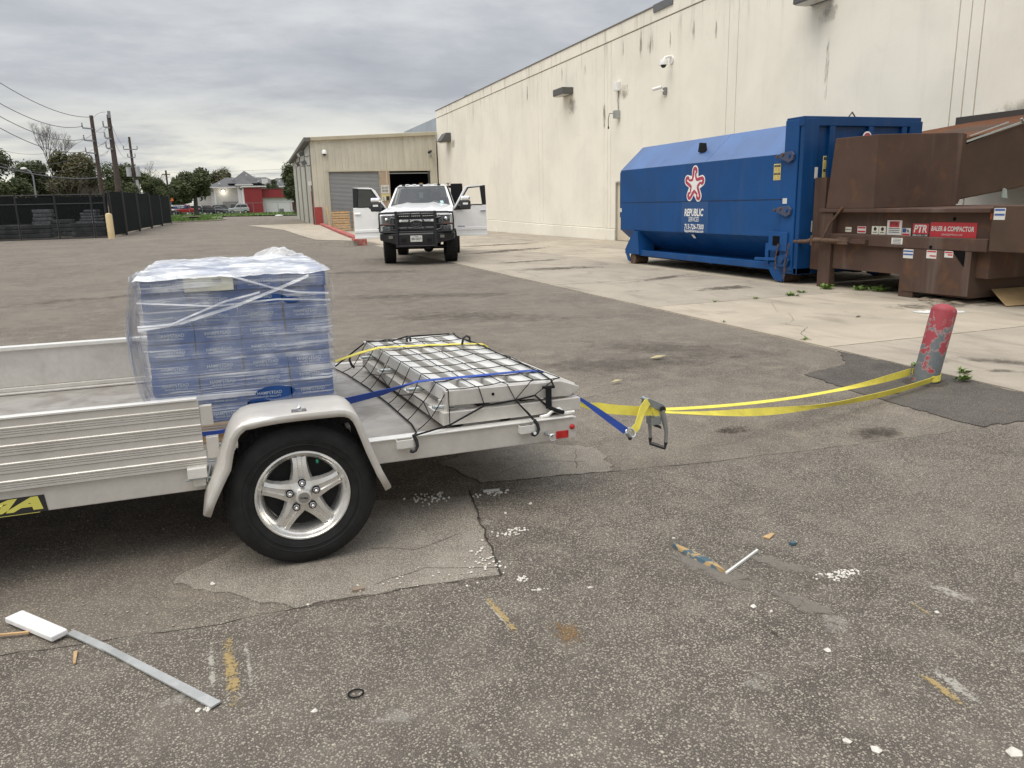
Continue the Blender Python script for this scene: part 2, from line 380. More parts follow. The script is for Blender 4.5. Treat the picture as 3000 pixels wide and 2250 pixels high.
# newer overlay with a broken, slightly raised edge; older worn patch; dark patch at the post
ov = [(1.247,4.131),(2.508,3.93),(3.918,3.795),(4.902,3.737),(5.9,3.70),(9,3.6),(9,-3),(-6,-3),(-6,3.3),(-.971,3.111),(-.181,3.033),(.557,3.029),(.995,2.981),(1.068,3.422),(1.173,4.042)]
sheet('asphalt_overlay', rag(ov, .05, .012, 3), -.02, .006, MAT['asphalt_new'])
sheet('asphalt_patch', rag([(1.0,2.97),(1.066,3.42),(1.16,3.98),(.3,4.2),(-.4,3.5),(.1,3.06),(.55,3.035)], .05, .018, 5), -.02, .0035, MAT['asphalt_pale'])
sheet('asphalt_patch', rag([(4.93,5.66),(5.6,5.85),(6.02,6.4),(6.03,5.3),(6.02,4.3),(6.0,3.72),(4.88,3.80),(4.85,4.7)], .05, .02, 6), -.02, .004, MAT['asphalt_dark'])
sheet('asphalt_patch', rag([(1.28,4.15),(2.1,4.02),(2.2,4.5),(1.6,4.9),(1.15,4.6)], .05, .02, 9), -.02, .003, MAT['asphalt_pale'])
# concrete apron in front of the wall: slabs with open joints
apron = obj('concrete_apron', MB().box(6.03,15.35,3.0,34.4,-.06,-.001).box(6.4,15.35,34.4,58.2,-.06,-.001), MAT['concrete2'], kind='structure')
ye = [3.0,6.6,10.42,14.3,18.3,22.6,27.0,31.5,36.5,42,48,53,58.15]; xe = [6.04,9.75,12.6,15.34]
rng = random.Random(4)
for j in range(len(ye)-1):
    for i in range(3):
        g = .006; xa = xe[i]+(g if i else 0); 
        if ye[j] >= 31 and i == 0: xa = 6.5
        if xa >= xe[i+1]: continue
        q = rag([(xa,ye[j]+g),(xe[i+1]-g,ye[j]+g),(xe[i+1]-g,ye[j+1]-g),(xa,ye[j+1]-g)], .12, .007, j*3+i)
        dz = rng.uniform(-.002,.003)
        obj('slab', MB().prism(q, 'z', -.05, .012+dz), MAT['concrete2'] if rng.random() < .4 else MAT['concrete'], parent=apron)
# drive slab up to the loading doors (left of the kerb), follows the rising ground
mb = MB(); rows = [(34.6,5.2),(37.0,3.78),(43.0,3.6),(51.1,3.34),(60.0,1.9),(63.4,1.43)]; V = []
for y, xl in rows:
    for k in range(5): 
        x = xl+(xc(y)-.02-xl)*k/4; V.append((x, y, hz(min(x, xc(y)-.05), y)+.008))
mb.add(V, [(j*5+i, j*5+i+1, j*5+6+i, j*5+5+i) for j in range(5) for i in range(4)])
obj('drive_slab', mb, MAT['concrete'], kind='structure')
# far pavement and grass verge
MAT['grass_soil'] = mat('turf', (.075,.115,.028), .95, 0, .35, 1.2, spots=((.10,.10,.035), 3, .5, .75, .6), bmp=(40,.6,.05))
mb = MB()
def strip(mb, rows, dz):
    V = []; n = len(rows[0])
    for r in rows: V += [(x, y, hz(x, y)+dz) for x, y in r]
    mb.add(V, [(j*n+i, j*n+i+1, (j+1)*n+i+1, (j+1)*n+i) for j in range(len(rows)-1) for i in range(n-1)])
ga = [[(-5.4,82),(-4.2,85.2),(-2.4,87.4),(-.9,88.6),(-.1,94.5)],[(-7,100),(-5,100),(-3.5,101),(-2,103),(-.6,112)],[(-10,118),(-8,118),(-6,118),(-2,118.3),(0,119)]]
strip(mb, ga, .12)
ga2 = [[(-40,119),(-10,118.2),(0,119),(10,110),(30,108)],[(-60,150),(-10,150),(0,150),(12,150),(34,150)],[(-60,158),(-10,158),(0,158),(12,158),(34,158)]]
strip(mb, ga2, .12)
obj('grass_verge', mb, MAT['grass_soil'], kind='structure')
mb = MB(); kp = [(-5.4,82),(-4.2,85.2),(-2.4,87.4),(-.9,88.6),(-.1,94.5),(-.6,105)]
for a, b in zip(kp, kp[1:]): mb.bar((*a, hz(*a)+.07), (*b, hz(*b)+.07), Vector((0,0,.07)), Vector((b[1]-a[1], a[0]-b[0], 0)).normalized()*.08)
obj('verge_kerb', mb, MAT['concrete2'], kind='structure')
# grass blades as tufts
mb = MB(); rng = random.Random(11)
for i in range(5200):
    t_ = rng.random()
    if t_ < .55: y = rng.uniform(84,118); x = rng.uniform(-6,-.3)+ (0 if y < 95 else -1.5)
    else: y = rng.uniform(113,150); x = rng.uniform(-20,13)
    if y < 95 and x > -5.4+(y-82)*.42: continue
    z = hz(x, y)+.12; h = rng.uniform(.08,.22); a = rng.uniform(0,3.14); dx, dy = math.cos(a)*.10, math.sin(a)*.10
    mb.add([(x-dx,y-dy,z),(x+dx,y+dy,z),(x+rng.uniform(-.1,.1),y+rng.uniform(-.1,.1),z+h)], [(0,1,2)])
obj('grass', mb, mat('grass_blades', (.10,.17,.035), .9, 0, .4, 2.0), kind='stuff')

# -------- stains, faded paint and cracks on the ground (flat marks)
def mark(name, poly4, z, m, seg=1):
    """quad with uv 0..1, corners in order"""
    me = bpy.data.meshes.new(name); me.from_pydata([(x, y, z) for x, y in poly4], [], [(0,1,2,3)]); uv = me.uv_layers.new(name='uv')
    for i, c in enumerate([(0,0),(1,0),(1,1),(0,1)]): uv.data[i].uv = c
    me.materials.append(m); return link(name, me, ground)
def lineq(a, b, w_): 
    a, b = Vector(a), Vector(b); d = (b-a).normalized(); n = Vector((-d.y, d.x))*w_/2
    return [tuple(a+n), tuple(b+n), tuple(b-n), tuple(a-n)]
D_y = decal('faded_yellow_paint', (.36,.24,.09), .72, 75, .45, col2=(.46,.36,.18), lo=.28, hi=.50)
D_w = decal('faded_white_paint', (.50,.47,.41), .7, 70, .5, lo=.30, hi=.54)
D_rust = decal('rust_stain', (.22,.12,.04), .5, 40, .55, col2=(.30,.17,.06), lo=.30, hi=.6)
D_oil = decal('oil_stain', (.055,.046,.037), .7, 22, .6, lo=.25, hi=.6)
D_smear = decal('sealer_smear', (.20,.178,.152), .62, 16, .55, col2=(.235,.212,.185), lo=.20, hi=.46)
D_dust = decal('plaster_dust', (.62,.60,.56), .75, 22, .6, lo=.36, hi=.6)
D_dirt = decal('dirt', (.13,.11,.085), .75, 6, .5, lo=.25, hi=.6)
D_tyre = decal('tyre_smear', (.13,.115,.10), .42, 5, .55, lo=.25, hi=.6)
zt = .0105
mark('paint_line', lineq((-.165,3.0),(-.13,2.36),.075), zt, D_y)
mark('paint_line', lineq((-.225,2.98),(-.20,2.42),.035), zt, D_w); mark('paint_line', lineq((-.10,2.98),(-.075,2.42),.03), zt, D_w)
mark('paint_line', lineq((.86,2.90),(.90,2.42),.05), zt, D_y); mark('paint_line', lineq((.845,2.90),(.885,2.45),.02), zt+.001, D_w)
mark('paint_line', lineq((2.10,1.78),(2.07,1.50),.05), zt, D_y); mark('paint_line', lineq((2.16,1.80),(2.12,1.48),.09), zt-.001, D_w)
mark('paint_line', lineq((2.62,2.28),(2.70,1.96),.10), zt-.001, D_w); mark('paint_line', lineq((2.45,2.15),(2.44,1.98),.02), zt, D_y)
mark('stain', [(.95,2.60),(1.2,2.58),(1.18,2.30),(.98,2.28)], zt, D_rust)
mark('stain', [(3.75,4.2),(4.45,4.15),(4.4,3.72),(3.8,3.72)], zt+.002, D_oil)
mark('stain', [(3.0,4.6),(3.5,4.55),(3.5,4.3),(3.0,4.35)], .0015, D_oil)
mark('stain', [(1.66,2.98),(1.80,3.02),(2.12,2.36),(1.90,2.30)], zt, D_smear); mark('stain', [(1.90,2.50),(2.0,2.55),(2.2,2.10),(2.0,2.05)], zt+.001, D_smear)
mark('stain', [(2.02,2.78),(2.16,2.80),(2.40,2.36),(2.22,2.30)], zt, D_smear)
mark('stain', lineq((1.80,2.25),(1.79,2.02),.035), zt+.002, D_oil)
for (x, y, a, b) in ((-.52,2.86,.30,.16),(.35,2.18,.26,.2),(.55,1.95,.3,.22),(2.35,2.40,.26,.10),(2.05,2.10,.4,.24),(1.1,3.55,.22,.18),(.85,3.95,.30,.14),(2.6,1.7,.5,.3),(-.35,2.55,.25,.2),(1.55,1.9,.4,.25),(.75,1.62,.35,.22)):
    mark('dust_mark', [(x-a/2,y-b/2),(x+a/2,y-b/2),(x+a/2,y+b/2),(x-a/2,y+b/2)], zt+.003, decal('pale_dust', (.50,.47,.42), .28, 12, .6))
for (a, b, w_) in (((1.5,12),(5.5,9.5),1.6),((.5,15),(6,13),1.2),((2,7.3),(5.5,6.4),1.1),((-6,16),(2,18.5),1.4),((1,21),(5.6,19),1.5),((-10,25),(3,27.5),1.6),((3.2,8.6),(5.8,6.2),1.2)):
    mark('stain', lineq(a, b, w_), .0015 + (.012 if a[0] > 99 else 0), D_tyre)
for (a, b, w_) in (((7.0,13.6),(10.0,14.9),.5),((6.4,20.3),(9.5,20.9),.8),((6.3,24.5),(12.5,27.5),1.6),((6.8,29.5),(13.5,30.5),1.2),((6.3,18.2),(9.3,17.6),1.3),((7.5,11.9),(9.6,12.1),.8),((8.6,8.6),(10.8,8.3),1.0),((6.5,5.9),(7.6,4.2),.35),((7.0,5.2),(8.2,4.0),.35),((6.25,5.2),(6.9,4.7),.25),((6.15,5.62),(6.6,5.4),.22)):
    mark('stain', lineq(a, b, w_), .0195, D_dirt)
mark('spill', [(8.7,8.3),(9.7,8.0),(9.6,7.6),(8.8,7.8)], .022, decal('white_spill', (.74,.74,.72), .95, 6, .55, lo=.22, hi=.34))
mark('stain', [(9.6,18.6),(12.5,18.6),(12.5,11.6),(9.6,11.6)], .021, D_dirt); mark('stain', [(9.9,11.5),(12.6,11.5),(12.6,8.6),(9.9,8.6)], .022, D_dirt)
# cracks: thin dark ragged slivers
def crack(pts, w_=.007, z=.0115, m=None, seed=1):
    rng = random.Random(seed); P = [Vector((*pts[0],0))]
    for a, b in zip(pts, pts[1:]):
        a, b = Vector((*a,0)), Vector((*b,0)); n = max(2, int((b-a).length/.07)); d = (b-a).normalized(); nn_ = Vector((-d.y, d.x, 0))
        for i in range(1, n+1): P.append(a+(b-a)*i/n+nn_*rng.uniform(-.010,.010))
    V = []
    for i, p in enumerate(P):
        d = (P[min(i+1,len(P)-1)]-P[max(i-1,0)]).normalized(); nn_ = Vector((-d.y, d.x, 0))*w_*rng.uniform(.4,1.2)
        V += [(p.x+nn_.x, p.y+nn_.y, z), (p.x-nn_.x, p.y-nn_.y, z)]
    obj('crack', MB().add(V, [(2*i,2*i+1,2*i+3,2*i+2) for i in range(len(P)-1)]), MAT['crackm'], parent=ground)
MAT['crackm'] = plain('crack_shadow', (.05,.044,.037), .95, spec=.1)
crack([(1.25,4.135),(2.5,3.93),(3.92,3.80),(4.9,3.74)], .0035, .0075, seed=2)
crack([(1.17,4.05),(1.066,3.42),(.992,2.985)], .005, .0075, seed=3)
crack([(.992,2.985),(.557,3.029),(-.181,3.033),(-.97,3.11)], .003, .0075, seed=4)
crack([(1.05,3.05),(.7,3.2),(.45,3.12)], .002, .0045, seed=5); crack([(.95,3.5),(.7,3.4),(.5,3.5)], .002, .0045, seed=6)
crack([(1.3,4.2),(1.7,4.4),(2.0,4.25)], .002, .004, seed=7); crack([(1.9,4.15),(2.05,4.5)], .002, .004, seed=8)
crack([(6.66,8.2),(6.75,7.75),(6.35,7.4),(6.2,7.1)], .004, .0175, seed=9); crack([(7.4,8.9),(7.0,8.3),(6.7,8.1)], .002, .0175, seed=10)
crack([(8.8,10.36),(7.9,9.9),(7.3,9.0)], .002, .0175, seed=12); crack([(6.1,10.4),(9.7,10.42)], .007, .0185, seed=13)
crack([(2.0,13),(3.1,12),(4.6,12.3),(5.9,11.5)], .004, .002, seed=14); crack([(-5,20.5),(0,20),(3.4,21.3)], .010, .002, seed=15); crack([(-9,29.5),(-2,31.2),(2.5,33)], .02, .03, seed=16)
crack([(2.6,5.7),(3.3,5.9),(3.8,5.75)], .002, .002, seed=17); crack([(0.5,7.4),(2.4,7.7),(4.5,7.2)], .002, .002, seed=18)

# -------- loose stones and chips
MAT['stone'] = mat('limestone_grit', (.34,.30,.245), .9, 0, .45, 90, rvar=.05); MAT['stone_w'] = mat('white_grit', (.62,.59,.53), .9, 0, .15, 60, rvar=.05)
def pebble(mb, x, y, z, r, rng, flat=.55):
    a = rng.uniform(0,6.28); ca, sa = math.cos(a), math.sin(a); k = rng.uniform(.6,1.0); V = []
    for i in range(5):
        q = 6.283*i/5; rr = r*rng.uniform(.75,1.15); px, py = rr*math.cos(q), rr*k*math.sin(q); V.append((x+px*ca-py*sa, y+px*sa+py*ca, z+r*flat*rng.uniform(.15,.4)))
    V.append((x+rng.uniform(-.2,.2)*r, y+rng.uniform(-.2,.2)*r, z+r*flat)); V += [(v[0]*.75+x*.25, v[1]*.75+y*.25, z-r*.3) for v in V[:5]]
    mb.add(V, [(i,(i+1)%5,5) for i in range(5)]+[(6+i,6+(i+1)%5,(i+1)%5,i) for i in range(5)])
mb = MB(); rng = random.Random(21)
for i in range(6500):
    d = 1.1+4.2*rng.random()**1.3; th = rng.uniform(-.62,.72)+R_(19.7); x, y = d*math.sin(th), d*math.cos(th)
    if mnoise.noise(Vector((x*1.6,y*1.6,3))) < rng.uniform(-.7,.35): continue
    pebble(mb, x, y, .006 if y < 3.1 or (x > 1.1 and y < 3.8) else .001, rng.uniform(.0028,.0062)*(1.15 if d < 2.4 else 1.0), rng)
obj('loose_grit', mb, MAT['stone'], kind='stuff')
def crumbs(x, y, n, sx_, sy_, r0, r1, seed, name='plaster_crumbs'):
    mb = MB(); rng = random.Random(seed)
    for i in range(n): pebble(mb, x+rng.gauss(0,sx_), y+rng.gauss(0,sy_), .008, rng.uniform(r0,r1), rng, .8)
    return obj(name, mb, MAT['stone_w'], kind='stuff')
crumbs(1.19,3.40,46,.045,.02,.003,.010,1); crumbs(2.37,2.41,90,.055,.02,.003,.009,2); crumbs(.92,4.02,40,.06,.05,.004,.012,3); crumbs(1.25,3.95,30,.06,.02,.004,.010,4)
crumbs(1.07,2.91,26,.014,.012,.003,.009,5); crumbs(.985,3.16,40,.05,.09,.004,.010,6); crumbs(.55,3.08,26,.25,.05,.003,.008,7); crumbs(1.10,2.79,10,.02,.008,.003,.008,8); crumbs(-.23,2.47,14,.02,.012,.004,.010,9)
ch = [(1.42,3.71,.016,'white stone chip near the seam, behind the crumbs'),(1.246,3.64,.014,'white chip left of a flat chip on the asphalt'),(1.31,2.725,.015,'lone white stone chip below the wood splinter'),(2.48,2.02,.013,''),
 (1.608,1.562,.020,'upright white stone chip at the front right'),(1.66,1.50,.022,'flat cream stone chip beside the upright chip'),(2.02,1.34,.033,'largest white stone, in the bottom right corner'),(1.85,2.33,.017,'white chip on the grey smear beside a smaller one'),(1.89,2.27,.013,'small white chip next to the grey smear'),(1.90,1.97,.016,'white chip over a pale dusty patch'),
 (-.22,3.40,.018,'white crumb in the shade left of the wheel'),(.11,2.32,.016,'white chip by the black rubber ring'),(1.90,3.02,.011,'white chip just left of the wood splinter'),(1.45,1.47,.016,'white chip near the lower picture edge')]
for i, (x, y, r, lb) in enumerate(ch):
    r *= .82
    mb = MB(); pebble(mb, x, y, .007, r, random.Random(i+50), .9)
    tag(obj('stone_chip', mb, MAT['stone_w'], loc=(x,y,.007)), lb or 'small white chip right of the sealer smear', 'stone', 'white stone chips on the asphalt')
# ================================================================== CREAM WALL BUILDING
WX = 15.4
def stucco(name, col):
    m, t, b, o = newmat(name); L = t.links; v = coords(t); s = N('ShaderNodeSeparateXYZ', t); L.new(v, s.inputs[0])
    big = noise(t, v, .35, 5, .6, .5); fine = noise(t, v, 26, 4, .6)
    c = mixc(t, ramp(t, big, .35, .7), col, tuple(x*.90 for x in col))
    st = noise(t, coords(t, (1,1,.10)), 2.6, 7, .7, .2)                      # rain streaks, heavier near the coping
    hi_ = ramp(t, s.outputs[2], 6.2, 8.5); f1 = M('MULTIPLY', ramp(t, st, .50, .70), M('MULTIPLY_ADD', hi_, .5, .05, tree=t), tree=t)
    c = mixc(t, f1, c, (.23,.21,.18))
    sp = noise(t, coords(t, (1,1,.35)), 9.0, 6, .75, .5)
    lo_ = ramp(t, s.outputs[2], 3.4, 0.3); f2 = M('MULTIPLY', ramp(t, sp, .60, .72), M('MULTIPLY_ADD', lo_, .60, .05, tree=t), tree=t)
    c = mixc(t, f2, c, (.22,.19,.15))
    wv = noise(t, v, 1.4, 6, .7, 1.2); c = mixc(t, M('MULTIPLY', ramp(t, wv, .56, .75), .09, tree=t), c, (.40,.36,.29))
    L.new(c, b.inputs['Base Color']); b.inputs['Roughness'].default_value = .85; b.inputs['Specular IOR Level'].default_value = .25
    bump(t, b, M('ADD', fine, M('MULTIPLY', big, 2.0, tree=t), tree=t), .25, .012); return m
MAT['stucco'] = stucco('cream_stucco', (.85,.81,.705)); MAT['joint'] = plain('joint_shadow', (.30,.265,.21), .9, spec=.1)
bld = thing('warehouse', 'long cream stucco warehouse wall with vertical joints and stained coping', 'building', (WX, 30, 0))
mb = MB().box(WX+.06,42,-8,58.3,-.2,8.30)
obj('wall', mb, MAT['joint'], bld)
# joint groups: (start, width) along y; panels lie between them, narrow pilaster strips within
groups = [(13.02,.60,3),(21.55,.48,2),(30.05,.62,3),(37.55,.52,2),(44.4,.52,2),(51.2,.5,2)]
G = .025; edges = [-8.0]
def plz(y): return .50 if y < 33 else .50+(y-33)*.0165
def wallpanel(nm, y0, y1, z0f, z1):
    mb = MB(); x0, x1 = WX, WX+.07
    mb.add([(x0,y0,z0f(y0)),(x0,y1,z0f(y1)),(x0,y1,z1),(x0,y0,z1),(x1,y0,z0f(y0)),(x1,y1,z0f(y1)),(x1,y1,z1),(x1,y0,z1)],
           [(0,1,2,3),(7,6,5,4),(0,4,5,1),(1,5,6,2),(2,6,7,3),(3,7,4,0)])
    return obj(nm, mb, MAT['stucco'], bld, bevel=.012)
TOPB = 7.94
ycur = -8.0
for (g0, gw, n) in groups+[(58.3,0,0)]:
    if g0-ycur > .1:
        a, b = ycur, g0-(G if n else 0)
        if a < 28.2 < b:                                            # leave the doorway open
            wallpanel('wall_panel', a, 28.30, lambda y: plz(y)+.01, TOPB); wallpanel('wall_panel', 29.56, b, lambda y: plz(y)+.01, TOPB); wallpanel('wall_panel', 28.30, 29.56, lambda y: 2.42, TOPB)
        else: wallpanel('wall_panel', a, b, lambda y: plz(y)+.01, TOPB)
    for i in range(n-1 if n else 0):
        w_ = gw/(n-1); wallpanel('pilaster_strip', g0+w_*i, g0+w_*(i+1)-(G if i < n-2 else G), lambda y: plz(y)+.01, TOPB)
    ycur = g0+gw
# plinth, coping band (segment per bay) and coping cap
pe = [-8,13.3,21.8,28.30,29.56,30.36,37.8,44.6,51.4,58.3]
for a, b in zip(pe, pe[1:]):
    if a == 28.30: continue
    mb = MB(); x0, x1 = WX-.05, WX+.08
    mb.add([(x0,a+.01,-.1),(x0,b-.01,-.1),(x0,b-.01,plz(b)-.02),(x0,a+.01,plz(a)-.02),(x1,a+.01,-.1),(x1,b-.01,-.1),(x1,b-.01,plz(b)),(x1,a+.01,plz(a))],
           [(0,1,2,3),(7,6,5,4),(0,4,5,1),(1,5,6,2),(2,6,7,3),(3,7,4,0)]); obj('plinth', mb, MAT['stucco'], bld, bevel=.015)
ce = [-8,13.3,21.8,30.36,37.8,44.6,51.4,58.3]
for a, b in zip(ce, ce[1:]): obj('coping_band', MB().box(WX-.025,WX+.1,a+.008,b-.008,TOPB+.03,8.46), MAT['stucco'], bld, bevel=.012)
obj('coping_cap', MB().box(WX-.06,WX+.4,-8,58.32,8.462,8.50), plain('coping_metal',(.22,.20,.18),.6,.3), bld)
obj('flashing_patch', MB().box(WX-.07,WX-.03,25.3,26.6,8.26,8.52), plain('grey_flashing',(.13,.135,.14),.6), bld, label='grey flashing patch bent over the coping')
# grey metal continuation and roof
MAT['galv'] = mat('weathered_galvanised', (.34,.37,.39), .55, .2, .12, .8, streak=((.22,.25,.27), 2, .5, .75, .7))
obj('metal_section', MB().box(WX+.25,24,58.4,70.5,-.1,8.12), MAT['galv'], bld)
# side door beside the container
MAT['door'] = mat('cream_door', (.60,.53,.40), .55, 0, .05, 2)
dr = obj('door', MB().box(WX+.055,WX+.10,28.36,29.50,.03,2.36), MAT['door'], bld)
obj('door_frame', MB().box(WX-.02,WX+.12,28.30,28.36,0,2.42).box(WX-.02,WX+.12,29.50,29.56,0,2.42).box(WX-.02,WX+.12,28.36,29.50,2.36,2.42), plain('grey_frame',(.36,.34,.30),.5), bld)
obj('handle', MB().cyl((WX+.05,28.5,1.0),(WX-.01,28.5,1.0),.025,10).box(WX-.015,WX+.0,28.48,28.62,.985,1.015), MAT['zinc'], dr)
# dirt under the lamps and the long dribble on the wall
def wallmark(name, y0, y1, z0, z1, m, x=WX-.004):
    me = bpy.data.meshes.new(name); off = WL(bld); me.from_pydata([(x-off.x,y0-off.y,z0),(x-off.x,y1-off.y,z0),(x-off.x,y1-off.y,z1),(x-off.x,y0-off.y,z1)], [], [(0,1,2,3)])
    uv = me.uv_layers.new(name='uv')
    for i, c in enumerate([(0,0),(1,0),(1,1),(0,1)]): uv.data[i].uv = c
    me.materials.append(m); return link(name, me, bld)
D_soot = decal('soot_stain', (.16,.15,.135), .42, 3.5, .6, lo=.18, hi=.6); D_drib = decal('dark_dribble', (.15,.135,.115), .5, 9, .6, lo=.32, hi=.62, vs_=.22); D_grey = decal('grey_smudge', (.33,.30,.25), .5, 3, .6, lo=.2, hi=.6)
wallmark('stain', 33.2,34.6,5.3,6.5, D_soot); wallmark('stain', 17.05,18.2,5.9,6.7, D_soot)
wallmark('stain', 17.42,17.72,3.3,6.6, D_drib); wallmark('stain', 30.4,30.9,4.3,6.0, D_drib); wallmark('stain', 26.4,27.3,6.6,8.0, D_drib)
wallmark('stain', 53.2,54.6,5.4,6.3, D_soot); wallmark('stain', 11.2,12.9,2.6,3.6, D_grey); wallmark('stain', 28.3,29.5,5.4,6.3, D_grey)
for (y, z, a) in ((24.0,7.2,1.0),(25.5,7.0,.8),(22.7,6.8,.6),(27.6,7.4,1.0),(32.5,7.0,.5),(35.0,7.3,.7),(39.5,7.2,.8),(29,7.3,.7)): wallmark('stain', y-.16*a, y+.16*a, z-.8*a, z+.75, D_drib)

# -------- fittings on the wall
MAT['fixture'] = plain('bronze_fixture', (.10,.10,.095), .5, .2); MAT['lens'] = plain('frosted_lens', (.52,.50,.45), .4)
def wallpack(y0, y1, z0, z1, dep, lb, loc):
    t_ = thing('wall_lamp', lb, 'lamp', loc, group='box lamps on the warehouse wall')
    obj('housing', MB().box(WX-dep,WX-.002,y0,y1,z0+.03,z1), MAT['fixture'], t_, bevel=.015)
    obj('lens', MB().box(WX-dep+.03,WX-.2,y0+.05,y1-.05,z0,z0+.028), MAT['lens'], t_)
wallpack(33.75,34.85,6.40,6.72,.55,'dark box lamp left of the two wall cameras',(WX,34.4,6.4))
wallpack(17.45,18.3,6.58,7.1,.62,'large grey box lamp above the blue container, cut by the frame top',(WX,18.2,6.6))
t_ = thing('wall_lamp', 'small grey hooded lamp near the far end of the cream wall', 'lamp', (WX,55,6.1), group='box lamps on the warehouse wall')
mb = MB().prism([(WX-.75,6.05),(WX-.002,6.0),(WX-.002,6.6),(WX-.35,6.6)], 'y', 54.4,55.6); obj('housing', mb, MAT['fixture'], t_, bevel=.02); obj('lens', MB().box(WX-.6,WX-.2,54.6,55.4,5.96,6.01), MAT['lens'], t_)
# dome camera
cy_, cz_ = 25.35, 6.22
t_ = thing('security_camera', 'white dome camera hanging from a curved arm on the cream wall', 'camera', (WX,cy_,cz_), group='cameras on the warehouse wall')
obj('arm', MB().tube([(WX,cy_,cz_+.33),(WX-.12,cy_,cz_+.34),(WX-.28,cy_,cz_+.30),(WX-.34,cy_,cz_+.2)], .045, 10).cyl((WX-.002,cy_,cz_+.22),(WX-.04,cy_,cz_+.22),.13,14), MAT['white'], t_, smooth=40)
obj('housing', MB().lathe([(0,.24),(.12,.22),(.145,.14),(.145,.05),(.0,.05)], (WX-.34,cy_,cz_), (0,0,1), 18), MAT['white'], t_, smooth=40)
obj('dome', MB().sphere((WX-.34,cy_,cz_+.05), .10, 14, 8), MAT['black'], t_, smooth=60)
t_ = thing('security_camera', 'white bullet camera on a grey box below the dome camera', 'camera', (WX,25.9,5.3), group='cameras on the warehouse wall')
obj('mounting_box', MB().box(WX-.09,WX-.002,25.62,25.80,5.34,5.58), plain('grey_box',(.2,.21,.2),.5), t_, bevel=.01)
obj('arm', MB().tube([(WX-.09,25.71,5.46),(WX-.17,25.8,5.46),(WX-.2,25.85,5.54)], .025, 8), MAT['white'], t_)
obj('housing', MB().cyl((WX-.14,25.78,5.60),(WX-.34,26.05,5.55),.06,14), MAT['white'], t_, smooth=40)
t_ = thing('antenna_box', 'small cream box with a dangling cable beside the wall joint', 'junction box', (WX,29.4,6.0))
obj('housing', MB().box(WX-.16,WX-.002,29.2,29.5,5.95,6.3), MAT['white'], t_, bevel=.02)
obj('cable', MB().tube([(WX-.03,29.3,5.95),(WX-.05,29.33,5.6),(WX-.05,29.28,5.2)], .015, 6), MAT['black'], t_)
obj('bracket', MB().box(WX-.22,WX-.002,29.2,29.42,4.9,5.2), MAT['zinc'], t_); obj('hanging_plug', MB().tube([(WX-.2,29.4,5.1),(WX-.28,29.62,5.12),(WX-.3,29.68,4.9),(WX-.3,29.66,4.62)], .014, 6).cyl((WX-.3,29.66,4.62),(WX-.3,29.66,4.52),.03,8), MAT['black'], t_)
# rooftop unit behind the coping
t_ = thing('rooftop_unit', 'grey rooftop air unit peeking over the coping at the far end', 'air conditioner', (17.6,57,8.3))
obj('cabinet', MB().box(17.0,18.6,55.6,57.6,8.3,9.35), MAT['galv'], t_, bevel=.03); obj('hood', MB().prism([(16.4,8.9),(17.0,8.7),(17.0,9.3)], 'y', 55.8,57.4), MAT['galv'], t_)

# ================================================================== METAL LOADING BUILDING
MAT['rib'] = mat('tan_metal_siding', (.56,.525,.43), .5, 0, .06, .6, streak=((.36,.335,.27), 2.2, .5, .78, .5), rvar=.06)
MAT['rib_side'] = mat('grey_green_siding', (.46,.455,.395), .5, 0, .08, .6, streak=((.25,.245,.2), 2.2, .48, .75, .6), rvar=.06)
MAT['trim'] = mat('cream_trim', (.50,.455,.34), .5, 0, .06, 1, streak=((.2,.2,.19), 1.2, .58, .75, .8))
FA = R_(2.0); FL = 9.2; P0 = Vector((15.33,58.36,0)); fx_ = Vector((-math.cos(FA), math.sin(FA), 0)); fy_ = Vector((math.sin(FA), math.cos(FA), 0))
mbd = thing('metal_building', 'tan ribbed metal building with a roll-up door and an open dock door', 'building', (10,60,.2))
def F(s, d, z): q = P0+fx_*s+fy_*d; return (q.x, q.y, z)      # s to the left along the front, d inwards
def ztop(s): return 7.02-.045*s
def fbox(mb, s0, s1, d0, d1, z0, z1): return mb.add([F(s0,d0,z0),F(s1,d0,z0),F(s1,d1,z0),F(s0,d1,z0),F(s0,d0,z1),F(s1,d0,z1),F(s1,d1,z1),F(s0,d1,z1)],[(0,3,2,1),(4,5,6,7),(0,1,5,4),(1,2,6,5),(2,3,7,6),(3,0,4,7)])
DZ = 4.22; D1 = (.55,3.62); D2 = (4.42,8.05)          # opening heights and spans (s)
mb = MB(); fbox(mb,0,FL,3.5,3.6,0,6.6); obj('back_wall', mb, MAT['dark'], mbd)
pw = FL/20
for i in range(20):
    s0, s1 = i*pw, (i+1)*pw; mid = (s0+s1)/2
    z0 = DZ+.08 if (s0 < D1[1] and s1 > D1[0]) or (s0 < D2[1] and s1 > D2[0]) else -.1
    mb = MB(); pr = [(0,0),(.30,0),(.34,-.05),(.42,-.05),(.46,0),(.72,0),(.74,-.02),(.78,-.02),(.80,0),(1,0)]
    for k in range(len(pr)-1):
        a, b = pr[k], pr[k+1]; sa, sb = s0+a[0]*pw, s0+b[0]*pw
        mb.add([F(sa,a[1],z0),F(sb,b[1],z0),F(sb,b[1],ztop(sb)-.2),F(sa,a[1],ztop(sa)-.2)], [(0,1,2,3)])
    obj('siding_panel', mb, MAT['rib'], mbd, recalc_=None) if False else obj('siding_panel', mb, MAT['rib'], mbd)
